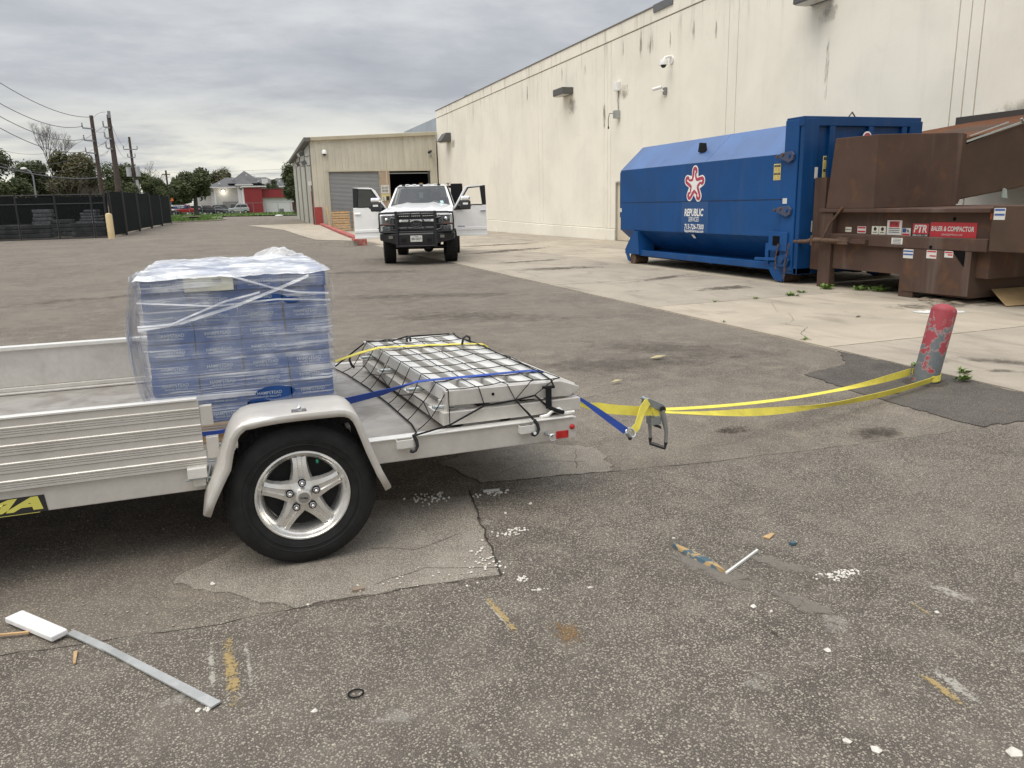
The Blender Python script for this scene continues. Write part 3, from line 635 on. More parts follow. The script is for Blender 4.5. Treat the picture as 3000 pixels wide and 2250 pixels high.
# fills beside the openings
for s0, s1 in ((0,D1[0]),(D1[1],D2[0]),(D2[1],FL)):
    mb = MB(); fbox(mb, s0+.01, s1-.01, -.03 if s0 == D1[1] else .03, .14, -.1, DZ+.1)
    obj('door_pier', mb, mat('tan_pier',(.40,.30,.215),.6,0,.08,2,streak=((.3,.22,.15),4,.5,.7,.5)) if s0 == D1[1] else MAT['rib'], mbd)
mb = MB()
fbox(mb, D1[0]-.02, D2[1]+.02, -.06, .1, DZ, DZ+.08); obj('door_header', mb, MAT['trim'], mbd)
mb = MB(); fbox(mb,-.0,FL+.1,-.28,.1,6.0,6.0)
mb = MB(); mb.add([F(0,-.22,ztop(0)-.26),F(FL+.12,-.22,ztop(FL)-.26),F(FL+.12,-.25,ztop(FL)),F(0,-.25,ztop(0)),F(0,.1,ztop(0)-.26),F(FL+.12,.1,ztop(FL)-.26),F(FL+.12,.1,ztop(FL)),F(0,.1,ztop(0))],
       [(0,1,2,3),(7,6,5,4),(0,4,5,1),(1,5,6,2),(2,6,7,3),(3,7,4,0)]); obj('eave_gutter', mb, MAT['trim'], mbd, bevel=.03)
# roll-up door of slats
mb = MB(); n = 44
for i in range(n):
    z = .1+(DZ-.1)*i/n; h = (DZ-.1)/n
    mb.add([F(D2[0],.06,z),F(D2[1],.06,z),F(D2[1],.035,z+h*.5),F(D2[0],.035,z+h*.5),F(D2[1],.06,z+h),F(D2[0],.06,z+h)], [(0,1,2,3),(3,2,4,5)])
obj('roll_up_door', mb, mat('grey_roller',(.23,.235,.235),.45,.3,.06,1,rvar=.05), mbd, kind='stuff')
mb = MB(); fbox(mb, D2[0]-.06, D2[0], -.03, .08, 0, DZ); obj('door_guide', mb, MAT['trim'], mbd); mb = MB(); fbox(mb, D2[1], D2[1]+.08, -.05, .08, 0, DZ); obj('door_guide', mb, MAT['trim'], mbd)
# open dock: dark interior with bits inside
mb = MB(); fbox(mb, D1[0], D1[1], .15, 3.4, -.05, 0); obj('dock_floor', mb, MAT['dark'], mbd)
mb = MB(); fbox(mb, D1[0]+.05, D1[1]-.05, .3, .36, DZ-.18, DZ-.12); obj('rolled_door_bar', mb, MAT['zinc'], mbd)
mb = MB(); fbox(mb, 1.05,1.3,.5,.8,2.9,3.35); obj('interior_box', mb, MAT['wood'], mbd)
mb = MB(); fbox(mb, 0, FL, .15, 20, 6.5, 6.55); obj('roof', mb, MAT['galv'], mbd)
mb = MB(); mb.cyl(F(.6,.2,DZ-.3), F(.35,-.3,DZ-.6), .02, 6); 
# side wall running away on the left
SL = 27.0
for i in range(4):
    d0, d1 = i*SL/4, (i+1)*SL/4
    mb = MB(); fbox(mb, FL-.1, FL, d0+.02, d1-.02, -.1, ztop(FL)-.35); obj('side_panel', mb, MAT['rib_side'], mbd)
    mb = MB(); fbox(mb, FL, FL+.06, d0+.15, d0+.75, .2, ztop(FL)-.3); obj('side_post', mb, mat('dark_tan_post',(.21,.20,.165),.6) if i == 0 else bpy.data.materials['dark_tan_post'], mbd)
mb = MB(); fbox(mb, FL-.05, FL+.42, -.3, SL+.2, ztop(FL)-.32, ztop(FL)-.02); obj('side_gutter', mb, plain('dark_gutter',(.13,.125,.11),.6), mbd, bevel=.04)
mb = MB(); fbox(mb, FL-.5, FL+.03, -.08, .05, .05, 1.75); obj('bumper_plate', mb, mat('red_bumper',(.33,.05,.045),.7,0,.15,3), mbd)
mb = MB(); fbox(mb, FL+.0, FL+.08, .7, 1.7, .5, 2.9); obj('side_door', mb, bpy.data.materials['red_bumper'], mbd)
mb = MB(); fbox(mb, FL+.01, FL+.28, .5, .8, 3.3, 3.6); obj('meter_box', mb, MAT['white'], mbd)
mb = MB(); mb.tube([F(FL+.07,.55,3.3),F(FL+.07,.55,1.0),F(FL+.07,.5,.5)], .04, 8); obj('conduit', mb, MAT['blackmatte'], mbd)
# floodlights on the side wall
for j, (d, z, dx) in enumerate(((.4,4.85,.45),(1.6,5.55,.5),(6.5,5.1,.5))):
    t_ = thing('floodlight', ['dark floodlight at the corner of the metal building','tilted silver floodlight under the dark gutter','dark floodlight farther along the grey side wall'][j], 'floodlight', F(FL,d,z), group='floodlights on the side wall')
    c = Vector(F(FL+dx+.1,d-.1,z)); a = Vector((-1,-.25,-.45)).normalized(); u = Vector((0,1,0)).cross(a).normalized(); v_ = a.cross(u)
    obj('housing', MB().obox(c, a*.18, u*.16, v_*.26), MAT['fixture'], t_, bevel=.02); obj('lens', MB().obox(c+a*.185, a*.01, u*.13, v_*.22), MAT['lens'], t_)
    obj('bracket', MB().tube([F(FL,d,z-.1),F(FL+.2,d,z-.2),F(FL+.32,d,z-.12)], .03, 6), MAT['fixture'], t_)
# cameras on the front
t_ = thing('security_camera', 'white dome camera high on the tan ribbed siding', 'camera', F(8.3,-.1,5.5)); q = Vector(F(8.25,-.2,5.45))
obj('housing', MB().lathe([(0,.3),(.1,.28),(.17,.18),(.18,0),(0,0)], q, (0,0,1), 14), MAT['white'], t_, smooth=45); obj('dome', MB().sphere(q, .13, 12, 6), MAT['black'], t_, smooth=60)
t_ = thing('security_camera', 'dark twin camera at the inside corner of the tan siding', 'camera', F(.5,-.1,5.5))
obj('housing', MB().cyl(F(.45,-.15,5.62),F(.68,-.45,5.5),.09,10), MAT['black'], t_); obj('mounting_box', MB().cyl(F(.4,-.03,5.3),F(.55,-.3,5.22),.07,10).cyl(F(.4,0,5.65),F(.4,-.2,5.2),.04,6), MAT['zinc'], t_)
# DO NOT ENTER sign and notice on the pier
def signboard(nm, s, z, w_, h, m, lb, cat):
    t_ = thing(nm, lb, cat, F(s,-.05,z)); mb = MB(); fbox(mb, s-w_/2, s+w_/2, -.075, -.04, z-h/2, z+h/2); obj('panel', mb, m, t_); return t_
sx_ = -fx_; t1 = signboard('door_sign', 4.02, 2.92, .62, .62, MAT['white_sticker'], 'white DO NOT ENTER sign on the pier between the dock doors', 'sign')
text('lettering', 'DO NOT', t1, F(4.02,-.08,3.02), sx_, (0,0,1), MAT['black_sticker'], width=.46, height=.15, bold=.02); text('lettering', 'ENTER', t1, F(4.02,-.08,2.80), sx_, (0,0,1), MAT['black_sticker'], width=.42, height=.15, bold=.02)
t1 = signboard('notice_board', 4.02, 2.32, .62, .50, MAT['yellow_sticker'], 'yellow and black notice under the white door sign', 'sign')
mb = MB(); fbox(mb, 3.74,3.98,-.08,-.076,2.10,2.42); obj('black_field', mb, MAT['black_sticker'], t1); mb = MB(); fbox(mb, 4.02,4.30,-.08,-.076,2.10,2.42); obj('white_field', mb, MAT['white_sticker'], t1)
mb = MB(); mb.tube([F(4.22,-.082,2.36),F(4.14,-.082,2.26),F(4.2,-.082,2.18),F(4.10,-.082,2.13)], .02, 5); obj('symbol', mb, MAT['black_sticker'], t1)
# red kerb along the drive with its block end
kb = thing('red_kerb', 'faded red painted kerb wall running from the building corner', 'kerb', (5.6,45,0))
MAT['kerbred'] = mat('faded_red_paint', (.34,.07,.06), .8, 0, .2, 3, spots=((.42,.33,.27), 2.5, .5, .7, .8)); yy = [35.2,39,43,47,51,55,58.2]
for a, b in zip(yy, yy[1:]):
    za, zb = hy(a)+.12, hy(b)+.12
    mb = MB(); w_ = .30
    mb.add([(xc(a),a+.02,-.05),(xc(b),b-.02,-.05),(xc(b)+w_,b-.02,-.05),(xc(a)+w_,a+.02,-.05),(xc(a),a+.02,za),(xc(b),b-.02,zb),(xc(b)+w_,b-.02,zb),(xc(a)+w_,a+.02,za)], [(0,3,2,1),(4,5,6,7),(0,1,5,4),(1,2,6,5),(2,3,7,6),(3,0,4,7)])
    obj('kerb_block', mb, MAT['kerbred'], kb, bevel=.02)
obj('end_block', MB().box(5.16,5.74,34.55,35.15,-.05,.30), MAT['kerbred'], kb, bevel=.03)
obj('slab_edge', MB().box(2.6,5.15,34.5,34.62,-.1,.2), MAT['concrete2'], parent=ground)
# pallets leaning by the roller door
def pallet_mb(mbs, W=1.2, D=1.0):
    return
def pallet(name, lb, loc, tilt, rz, group='timber pallets by the roller door'):
    t_ = thing(name, lb, 'pallet', loc, rz, group); ct, st = math.cos(tilt), math.sin(tilt)
    def B(x0,x1,y0,y1,z0,z1,nm):   # y thickness, z height before leaning back
        mb = MB().box(x0,x1,y0,y1,z0,z1); mb.v = [(x, y*ct+z*st, z*ct-y*st) for x, y, z in mb.v]; obj(nm, mb, MAT['wood'], t_, world=False)
    for i in range(8): B(-.62,.62,0,.03,.02+i*.175,.02+i*.175+.13,'board')
    for x in (-.6,0,.56): B(x,x+.05,.03,.13,0,1.36,'stringer')
    for i in range(4): B(-.62,.62,.13,.155,.05+i*.4,.05+i*.4+.1,'board')
pallet('wooden_pallet', 'pale timber pallet leaning by the roller door, nearest its left side', (7.75,57.0,.05), .12, 0)
pallet('wooden_pallet', 'second timber pallet leaning half behind the open truck door', (9.15,56.7,.05), .16, R_(-14))
t_ = thing('loose_board', 'upright loose board leaning beside the red bumper plate', 'board', (7.0,57.2,0)); obj('board', MB().bar((6.98,57.3,.05),(6.86,57.9,1.75),(.05,0,0),(0,.015,.005)), MAT['wood'], t_)
# ================================================================== BLUE WASTE CONTAINER
def blue(name, col):
    m, t, b, o = newmat(name); L = t.links; v = coords(t)
    big = noise(t, v, .9, 5, .6, .6); st = noise(t, coords(t, (1,1,.12)), 3.0, 6, .65, .2); fi = noise(t, v, 30, 4, .6)
    c = mixc(t, ramp(t, big, .35, .7), col, tuple(x*1.25 for x in col))
    c = mixc(t, M('MULTIPLY', ramp(t, st, .5, .75), .35, tree=t), c, (.05,.095,.19))
    c = mixc(t, M('MULTIPLY', ramp(t, noise(t, v, 4, 8, .78, .6), .635, .72), .8, tree=t), c, (.10,.06,.035))
    L.new(c, b.inputs['Base Color']); L.new(ramp(t, big, .3, .7, .34, .5), b.inputs['Roughness']); b.inputs['Specular IOR Level'].default_value = .24; b.inputs['Coat Weight'].default_value = .0; b.inputs['Coat Roughness'].default_value = .22
    bump(t, b, M('ADD', big, M('MULTIPLY', fi, .05, tree=t), tree=t), .25, .03); return m
MAT['blue'] = blue('blue_container_paint', (.006,.056,.185)); MAT['blue2'] = blue('shade_blue_frame_paint', (.005,.044,.142))  # second blue is a darker copy, shade of the end face in its colour
MAT['rust'] = mat('rusty_steel', (.10,.065,.045), .85, .2, .3, 9, spots=((.17,.08,.035), 14, .5, .7), bmp=(40,.3,.004))
CT = thing('waste_container', 'blue octagonal roll-off waste container with a red and white star emblem', 'container', (11.3,15.5,0))
YA, YB = 18.9, 12.25; X0, X1 = 9.95, 12.65
def octo(y, x0, x1, shr=0.0, top=2.99, bot=.33):
    return [(x0+.65,y,bot+.02),(x0+.03,y,.86),(x0,y,.88),(x0,y,2.40),(x0+.65,y,top),(x1-.65,y,top),(x1,y,2.40),(x1,y,.88),(x1-.03,y,.86),(x1-.65,y,bot+.02)]
mb = MB(); ra = octo(YB, X0, X1); rb = octo(18.82, X0, X1)
mb.loft([ra, rb]); obj('shell', mb, MAT['blue'], CT, bevel=.012)
# end cap: flat lower end with an undercut toward the floor
pts = [(X0+.66,18.15,.36),(X0+.05,18.85,1.22)]
mb = MB().prism([(18.80,1.2),(18.90,1.2),(18.90,2.36),(18.80,2.40)], 'x', X0+.02, X1-.02); obj('end_plate', mb, MAT['blue2'], CT, bevel=.01)
MAT['blue_fade_sheen'] = blue('bleached_blue_with_sky_sheen', (.080,.140,.285))  # bleached top paint, lightened further to carry the sheen of the sky
def roofp(nm, P, d): mb = MB(); mb.add([p for p in P]+[(p[0]+d[0],p[1],p[2]+d[1]) for p in P], [(3,2,1,0),(4,5,6,7),(0,1,5,4),(1,2,6,5),(2,3,7,6),(3,0,4,7)]); obj(nm, mb, MAT['blue_fade_sheen'], CT)
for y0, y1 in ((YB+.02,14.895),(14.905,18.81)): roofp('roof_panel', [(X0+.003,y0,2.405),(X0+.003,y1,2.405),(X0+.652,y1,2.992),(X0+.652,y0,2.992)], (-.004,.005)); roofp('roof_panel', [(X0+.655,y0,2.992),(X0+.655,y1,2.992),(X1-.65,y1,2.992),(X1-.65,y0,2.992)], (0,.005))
obj('weld_seam', MB().box(X0-.004,X0+.004,YB,18.8,1.572,1.588), plain('seam_shadow',(.008,.018,.05),.7), CT)
obj('roof_seam', MB().bar((X0+.02,14.9,2.425),(X0+.66,14.9,3.0),(0,.006,0),(.004,0,.004)), bpy.data.materials['seam_shadow'], CT)
obj('vent_flap', MB().prism([(15.30,2.66),(15.55,2.66),(15.50,2.86),(15.34,2.84)], 'x', X0+.22, X0+.30), MAT['blackmatte'], CT)
# floor rails, sub-frame and ground rollers
obj('floor_rail', MB().box(X0+.02,X0+.12,12.2,17.8,.24,.38), MAT['blue'], CT, bevel=.01)
obj('floor_rail', MB().box(X0+.75,X0+.95,12.2,18.6,.12,.33), MAT['rust'], CT); obj('floor_rail', MB().box(X1-.95,X1-.75,12.2,18.6,.12,.33), MAT['rust'], CT)
obj('floor_plate', MB().box(X0+.12,X1-.05,12.2,18.2,.33,.36), MAT['blue2'], CT)
for y in (13.4,14.8,16.2,17.4): obj('cross_member', MB().box(X0+.14,X1-.1,y-.05,y+.05,.2,.325), MAT['blue2'], CT)
for (xa, xb) in ((X0-.03,X0+.42),(X1-.42,X1+.03)):
    mb = MB().prism([(17.72,.27),(18.50,.27),(18.46,.36),(18.02,.86),(17.80,.86)], 'x', xa, xa+.012).prism([(18.02,.86),(18.48,.34),(18.50,.36),(18.04,.88)], 'x', xa, xb)
    mb.prism([(17.72,.27),(17.80,.86),(17.82,.86),(17.74,.27)], 'x', xa, xb); obj('roller_housing', mb, MAT['blue'], CT, bevel=.008)
    rl = obj('ground_roller', MB().cyl((xa+.04,18.12,.15),(xb-.03,18.12,.15),.15,22), MAT['rust'], CT, smooth=40)
    obj('roller_bracket', MB().prism([(18.30,.28),(18.46,.28),(18.34,.10),(18.22,.06)], 'x', xa+.005, xa+.03), MAT['blue'], CT)
    obj('ground_roller', MB().cyl((xa+.10,12.30,.15),(xb-.02,12.30,.15),.15,22), MAT['rust'], CT, smooth=40)
    obj('roller_bracket', MB().prism([(12.05,.30),(12.62,.30),(12.56,.20),(12.42,.06),(12.2,.03)], 'x', xa+.02, xa+.06), MAT['blue'], CT)
# heavy end frame and door
Yf = 11.78
obj('frame_post', MB().box(X0-.05,X0+.22,Yf+.12,YB+.02,.26,2.99), MAT['blue'], CT, bevel=.012)
obj('frame_post', MB().box(X0-.03,X0+.30,Yf,Yf+.10,.2,2.99), MAT['blue2'], CT, bevel=.012)
obj('frame_post', MB().box(X1-.26,X1+.04,Yf,YB,.26,2.96), MAT['blue2'], CT, bevel=.012)
obj('frame_header', MB().box(X0-.045,X1-.0,Yf+.005,YB,2.86,3.03), MAT['blue2'], CT, bevel=.012)
obj('door_panel', MB().box(X0+.3,X1-.26,Yf+.07,Yf+.16,.3,2.86), MAT['blue2'], CT)
for x in (10.50,11.40,12.2): obj('door_rib', MB().box(x,x+.12,Yf+.005,Yf+.07,1.75,2.86), MAT['blue2'], CT, bevel=.006)
obj('door_rib', MB().box(X0+.3,X1-.26,Yf-.01,Yf+.07,1.60,1.72), MAT['blue'], CT, bevel=.006); obj('door_rib', MB().box(X0+.42,X1-.4,Yf-.03,Yf+.07,1.42,1.52), MAT['blue2'], CT, bevel=.006)
for x in (10.42,10.62): obj('door_rib', MB().box(x,x+.07,Yf-.03,Yf+.07,.3,1.42), MAT['blue2'], CT, bevel=.006)
obj('frame_sill', MB().box(X0-.03,X1,Yf+.0,YB,.2,.32), MAT['blue2'], CT, bevel=.01)
obj('lifting_eye', MB().tube([(11.0,11.9,3.03),(11.08,11.9,3.12),(11.16,11.9,3.03)], .014, 6), MAT['black'], CT)
obj('hinge_bar', MB().box(X1+.06,X1+.2,Yf,Yf+.08,1.5,2.72).box(X1+.0,X1+.08,Yf,Yf+.06,2.5,2.6).box(X1+.0,X1+.08,Yf,Yf+.06,2.1,2.2), MAT['blue2'], CT)
# latches, plates, chain, sticker details on the frame
def hinge(z):
    h = obj('door_hinge', MB().prism([(12.44,z),(12.30,z+.06),(12.02,z+.08),(11.95,z+.02),(11.97,z-.08),(12.08,z-.12),(12.3,z-.05)], 'x', X0-.10, X0-.055), plain('blue_grey_hinge',(.06,.075,.13),.55,.2) if z > 2 else bpy.data.materials['blue_grey_hinge'], CT, bevel=.006)
    for y, dz, m in ((12.40,0,'rust'),(12.24,.03,'rust'),(12.05,.0,'blue')): obj('bolt', MB().cyl((X0-.12,y,z+dz),(X0-.09,y,z+dz),.028,8), MAT[m], h)
hinge(2.36); hinge(1.38)
obj('lock_plate', MB().box(X0-.09,X0-.055,12.02,12.55,.62,.98), MAT['blue'], CT, bevel=.006); obj('lock_slot', MB().box(X0-.094,X0-.08,12.22,12.42,.72,.90), MAT['dark'], CT)
obj('bracket', MB().prism([(12.68,.42),(12.98,.52),(12.98,.62),(12.66,.72)], 'x', X0+.2, X0+.26).box(X0-.02,X0+.03,12.62,12.72,.35,.75), MAT['blue'], CT)
obj('locking_bar', MB().bar((X0-.08,12.95,.44),(X0-.08,12.10,.47),(.012,0,0),(0,0,.028)), MAT['blue'], CT, bevel=.006)
obj('ratchet_binder', MB().prism([(12.30,.52),(12.02,.56),(11.92,.46),(11.98,.33),(12.22,.32)], 'x', X0-.11, X0-.06).cyl((X0-.14,12.1,.45),(X0-.05,12.1,.45),.05,10), MAT['blue2'], CT, bevel=.008)
for (ya, yb, za, zb) in ((12.22,12.25,.72,.28),(11.92,12.0,.74,.1)):
    mb = MB()
    for i in range(10):
        q = i/9; y, z = ya+(yb-ya)*q+.03*math.sin(q*3), za+(zb-za)*q; mb.tube([(X0-.12+.012*(i%2)*math.cos(a), y+.016*math.cos(a), z+.034*math.sin(a)) for a in [k*math.pi/4 for k in range(8)]], .008, 5, closed=True)
    obj('chain', mb, MAT['rust'], CT)
def stick(nm, y0, y1, z0, z1, m, x=X0-.004, parent=CT, th=.002): return obj(nm, MB().box(x-th,x,y0,y1,z0,z1), m, parent)
def caution(y0, y1, z0, z1, x, par):
    s = stick('caution_label', y0, y1, z0, z1, MAT['yellow_sticker'], x, par); h = z1-z0
    for k in (0,1):
        zt_ = z1-.02-k*h*.48; obj('black_band', MB().box(x-.004,x-.002,y0+.012,y1-.012,zt_-h*.13,zt_), MAT['black_sticker'], s)
        text('lettering', 'CAUTION', s, (x-.006,(y0+y1)/2,zt_-h*.065), (0,-1,0), (0,0,1), MAT['yellow_sticker'], width=(y1-y0)*.62)
        for j in (0,1): obj('picture_box', MB().box(x-.004,x-.002,y0+.02+j*(y1-y0)*.45,y0+.02+j*(y1-y0)*.45+(y1-y0)*.36,zt_-h*.42,zt_-h*.16), bpy.data.materials.get('ochre_print') or plain('ochre_print',(.50,.38,.12),.6), s)
caution(12.40,12.60,1.94,2.24,X0-.003,CT)
# the same kind of label on the end face
s = obj('caution_label', MB().box(10.42,10.66,Yf+.052,Yf+.054,1.90,2.34), MAT['yellow_sticker'], CT)
for k in (0,1):
    obj('black_band', MB().box(10.44,10.64,Yf+.049,Yf+.052,2.27-k*.21,2.32-k*.21), MAT['black_sticker'], s)
    text('lettering', 'CAUTION', s, (10.54,Yf+.047,2.295-k*.21), (1,0,0), (0,0,1), MAT['yellow_sticker'], width=.14)
    for j in (0,1): obj('picture_box', MB().box(10.45+j*.10,10.53+j*.10,Yf+.049,Yf+.052,2.13-k*.2,2.25-k*.2), bpy.data.materials['ochre_print'], s)
for z in (1.94,.98): obj('reflector', MB().box(10.20,10.27,Yf-.003,Yf,z,z+.2), MAT['white_sticker'], CT)
stick('paper_tag', 12.12,12.24,1.50,1.60, MAT['white_sticker'], X0-.052); stick('paper_tag', 18.74,18.88,1.34,1.44, MAT['white_sticker'])
obj('paper_tag', MB().obox((X0+.045,15.35,.80),(.002,0,0),(0,.05,.0),(-.02,.02,.04)), MAT['white_sticker'], CT)
stick('decal_patch', 14.74,15.80,.90,1.57, plain('decal_blue',(.012,.066,.20),.35), X0-.001)
# star emblem: five looped ribbons round a white star
EY, EZ, ER = 15.30, 1.94, .40
MAT['emb_w'] = plain('emblem_white', (.80,.79,.76), .45); MAT['emb_r'] = plain('emblem_red', (.40,.045,.085), .45)
def emblem(par, o, xd, zd, nd, R0):
    o, xd, zd, nd = Vector(o), Vector(xd), Vector(zd), Vector(nd); off = WL(par)
    def flat(nm, poly, lift, m):
        mb = MB(); n = len(poly); V = [o+xd*a*R0+zd*b_*R0+nd*l for l in (lift, lift-.002) for a, b_ in poly]; V = [v for v in V]
        mb.add(V, [tuple(range(n)), tuple(range(2*n-1, n-1, -1))]+[(i, i+n, (i+1)%n+n, (i+1)%n) for i in range(n)]); return obj(nm, mb, m, par)
    def rot(p, a): return (p[0]*math.cos(a)-p[1]*math.sin(a), p[0]*math.sin(a)+p[1]*math.cos(a))
    def capsule(r0, r1, w0, w1, sh=0.0):
        P = [(-w0+sh, r0)]+[(w1*math.cos(a)+sh, r1+w1*math.sin(a)) for a in [math.pi-k*math.pi/10 for k in range(11)]]+[(w0+sh, r0)]; return P
    for k in range(5):
        a = -2*math.pi*k/5
        flat('emblem_field', [rot(p, a) for p in capsule(.05,.74,.36,.30,.03)], .004+.0005*k, MAT['emb_w'])
    for k in range(5):
        a = -2*math.pi*k/5
        flat('ribbon', [rot(p, a) for p in [(-.28,.24),(-.09,.24),(-.03,.74),(-.12,.84),(-.20,.74)]], .008, MAT['emb_r'])
        P = [rot((.03+.23*math.cos(q), .74+.23*math.sin(q)), a) for q in [math.pi-.2-i*(math.pi+.35)/8 for i in range(9)]]+[rot((.03+.055*math.cos(q), .72+.07*math.sin(q)), a) for q in [-.4+i*(math.pi+.3)/6 for i in range(7)]]
        flat('ribbon', P, .0085, MAT['emb_r'])
        flat('ribbon', [rot(p, a) for p in [(.26,.72),(.08,.46),(.02,.56),(.16,.80)]], .009, MAT['emb_r'])
        flat('ribbon', [rot(p, a) for p in [(.04,.55),(.18,.50),(.26,.24),(.09,.24)]], .0092, MAT['emb_r'])
    S = []
    for k in range(10):
        rr = .56 if k % 2 == 0 else .24; q = math.pi/2-math.pi*k/5; S.append((rr*math.cos(q), rr*math.sin(q)))
    flat('star', S, .0098, MAT['emb_w'])
emblem(CT, (X0-.002,EY,EZ), (0,-1,0), (0,0,1), (-1,0,0), .405)
emblem(CT, (11.35,Yf+.005,2.40), (1,0,0), (0,0,1), (0,-1,0), .36)
xl = X0-.006
text('lettering', 'REPUBLIC', CT, (xl,15.30,1.335), (0,-1,0), (0,0,1), MAT['emb_w'], width=.76, height=.17, bold=.03, shear=.12)
text('lettering', 'SERVICES', CT, (xl,15.30,1.185), (0,-1,0), (0,0,1), MAT['emb_w'], width=.42, height=.105, bold=.005, shear=.15)
text('lettering', '713-726-7300', CT, (xl,15.28,1.02), (0,-1,0), (0,0,1), MAT['emb_w'], width=.78, height=.12, bold=.02, shear=.1)
text('lettering', 'RepublicServices.com', CT, (xl,15.28,.915), (0,-1,0), (0,0,1), MAT['emb_w'], width=.76, height=.085, bold=.02)

# ================================================================== BROWN COMPACTOR
MAT['brown'] = mat('brown_compactor_paint', (.082,.051,.039), .8, 0, .14, 1.6, spots=((.15,.072,.036), 2.6, .50, .74, .7), streak=((.15,.115,.098), 3.4, .52, .74, .6), bmp=(18,.15,.006), spec=.2)
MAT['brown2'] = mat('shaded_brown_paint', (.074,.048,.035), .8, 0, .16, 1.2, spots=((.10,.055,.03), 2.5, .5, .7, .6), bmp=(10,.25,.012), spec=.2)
CP = thing('trash_compactor', 'weathered brown baler and compactor with a red and black sign', 'compactor', (11.2,9.8,0)); XP = 10.1
obj('chamber', MB().box(XP+.12,12.3,8.1,11.6,.40,1.33), MAT['brown'], CP); obj('lower_panel', MB().box(XP+.04,XP+.12,9.5,11.1,.36,.80), MAT['brown'], CP)
obj('ledge', MB().box(XP-.03,12.6,8.07,11.45,1.335,1.40), MAT['brown'], CP, bevel=.01)
obj('channel_beam', MB().box(XP-.02,XP+.1,8.07,11.2,.785,.97), MAT['brown'], CP, bevel=.012)
obj('leg', MB().box(XP-.01,XP+.12,11.12,11.42,0,1.33), MAT['brown'], CP, bevel=.008); obj('leg', MB().box(XP+.0,XP+.1,9.28,9.56,0,.78), MAT['brown'], CP, bevel=.008)
obj('leg', MB().box(12.1,12.3,11.1,11.4,0,.45), MAT['brown'], CP); obj('leg', MB().box(12.1,12.3,8.5,8.8,0,.45), MAT['brown'], CP)
obj('front_box', MB().prism([(9.50,.11),(9.50,.782),(8.62,.782),(8.42,.56),(8.41,.782),(8.32,.782),(8.30,.13)], 'x', XP, XP+.02).box(XP+.02,12.9,8.31,9.5,.10,.78), MAT['brown2'], CP)
obj('front_face', MB().prism([(9.50,.11),(9.50,.782),(8.63,.782),(8.40,.55),(8.40,.782),(8.30,.782),(8.30,.13)], 'x', XP-.012, XP-.001), MAT['brown'], CP)
obj('service_hole', MB().prism([(8.61,.78),(8.41,.78),(8.41,.565)], 'x', XP-.02, XP-.014), MAT['dark'], CP)
obj('power_unit_cover', MB().box(XP-.005,13.2,7.2,8.05,.80,1.43), MAT['brown2'], CP, bevel=.012)
obj('rail_post', MB().box(XP+.10,XP+.3,11.45,11.75,.3,1.95), MAT['brown'], CP)
# hopper: side wall facing the drive slopes, front wall faces the camera; then the chute to the wall
H0 = [(10.10,10.22,1.40),(10.10,11.32,1.40),(11.93,11.32,1.40),(11.93,10.22,1.40)]; H1 = [(10.10,10.24,2.58),(10.10,11.19,2.59),(11.97,11.19,2.62),(11.97,10.24,2.62)]
obj('hopper', MB().loft([H0,H1], caps=True), MAT['brown'], CP, bevel=.01)
obj('hopper_skirt', MB().prism([(11.90,1.402),(11.96,2.60),(12.04,2.60),(12.08,1.60),(12.0,1.44)], 'y', 10.245, 11.18), MAT['brown2'], CP)
ch_ = obj('chute', MB().prism([(12.0,1.50),(12.02,2.40),(13.4,2.80),(15.3,3.05),(15.3,2.0),(13.3,1.66)], 'y', 10.26, 12.4), MAT['brown2'], CP, bevel=.02)
obj('chute_lid', MB().add([(12.0,10.3,2.46),(12.0,12.4,2.60),(15.25,12.9,3.04),(15.25,10.3,3.10),(12.0,10.3,2.51),(12.0,12.4,2.65),(15.25,12.9,3.09),(15.25,10.3,3.15)], [(0,3,2,1),(4,5,6,7),(0,1,5,4),(1,2,6,5),(2,3,7,6),(3,0,4,7)]), mat('rusty_lid',(.12,.052,.028),.9,0,.25,2,bmp=(20,.2,.006),spec=.15), CP)
obj('chute_trim', MB().bar((12.04,10.24,2.47),(13.3,10.24,2.80),(0,.012,0),(0,0,.016)), MAT['zinc'], CP); obj('chute_trim', MB().bar((12.1,10.24,2.56),(13.0,10.26,2.80),(0,.01,0),(0,0,.008)), MAT['zinc'], CP)
obj('chute_collar', MB().box(15.2,15.39,9.9,13.25,1.9,3.22), plain('rubber_collar',(.05,.045,.042),.85), CP)
obj('chain', MB().tube([(13.25,10.22,2.86),(13.4,10.2,2.72),(13.5,10.2,2.8),(13.38,10.22,2.9)], .02, 6), MAT['zinc'], CP)
obj('rag', MB().prism([(13.0,1.52),(13.12,1.50),(13.08,1.66),(13.02,1.68)], 'y', 10.2, 10.235), plain('green_grey_cloth',(.30,.36,.32),.9), CP)
obj('hydraulic_hose', MB().tube([(13.1,7.6,1.43),(13.12,7.55,1.62),(13.22,7.5,1.72),(13.4,7.45,1.70)], .022, 8), MAT['black'], CP)
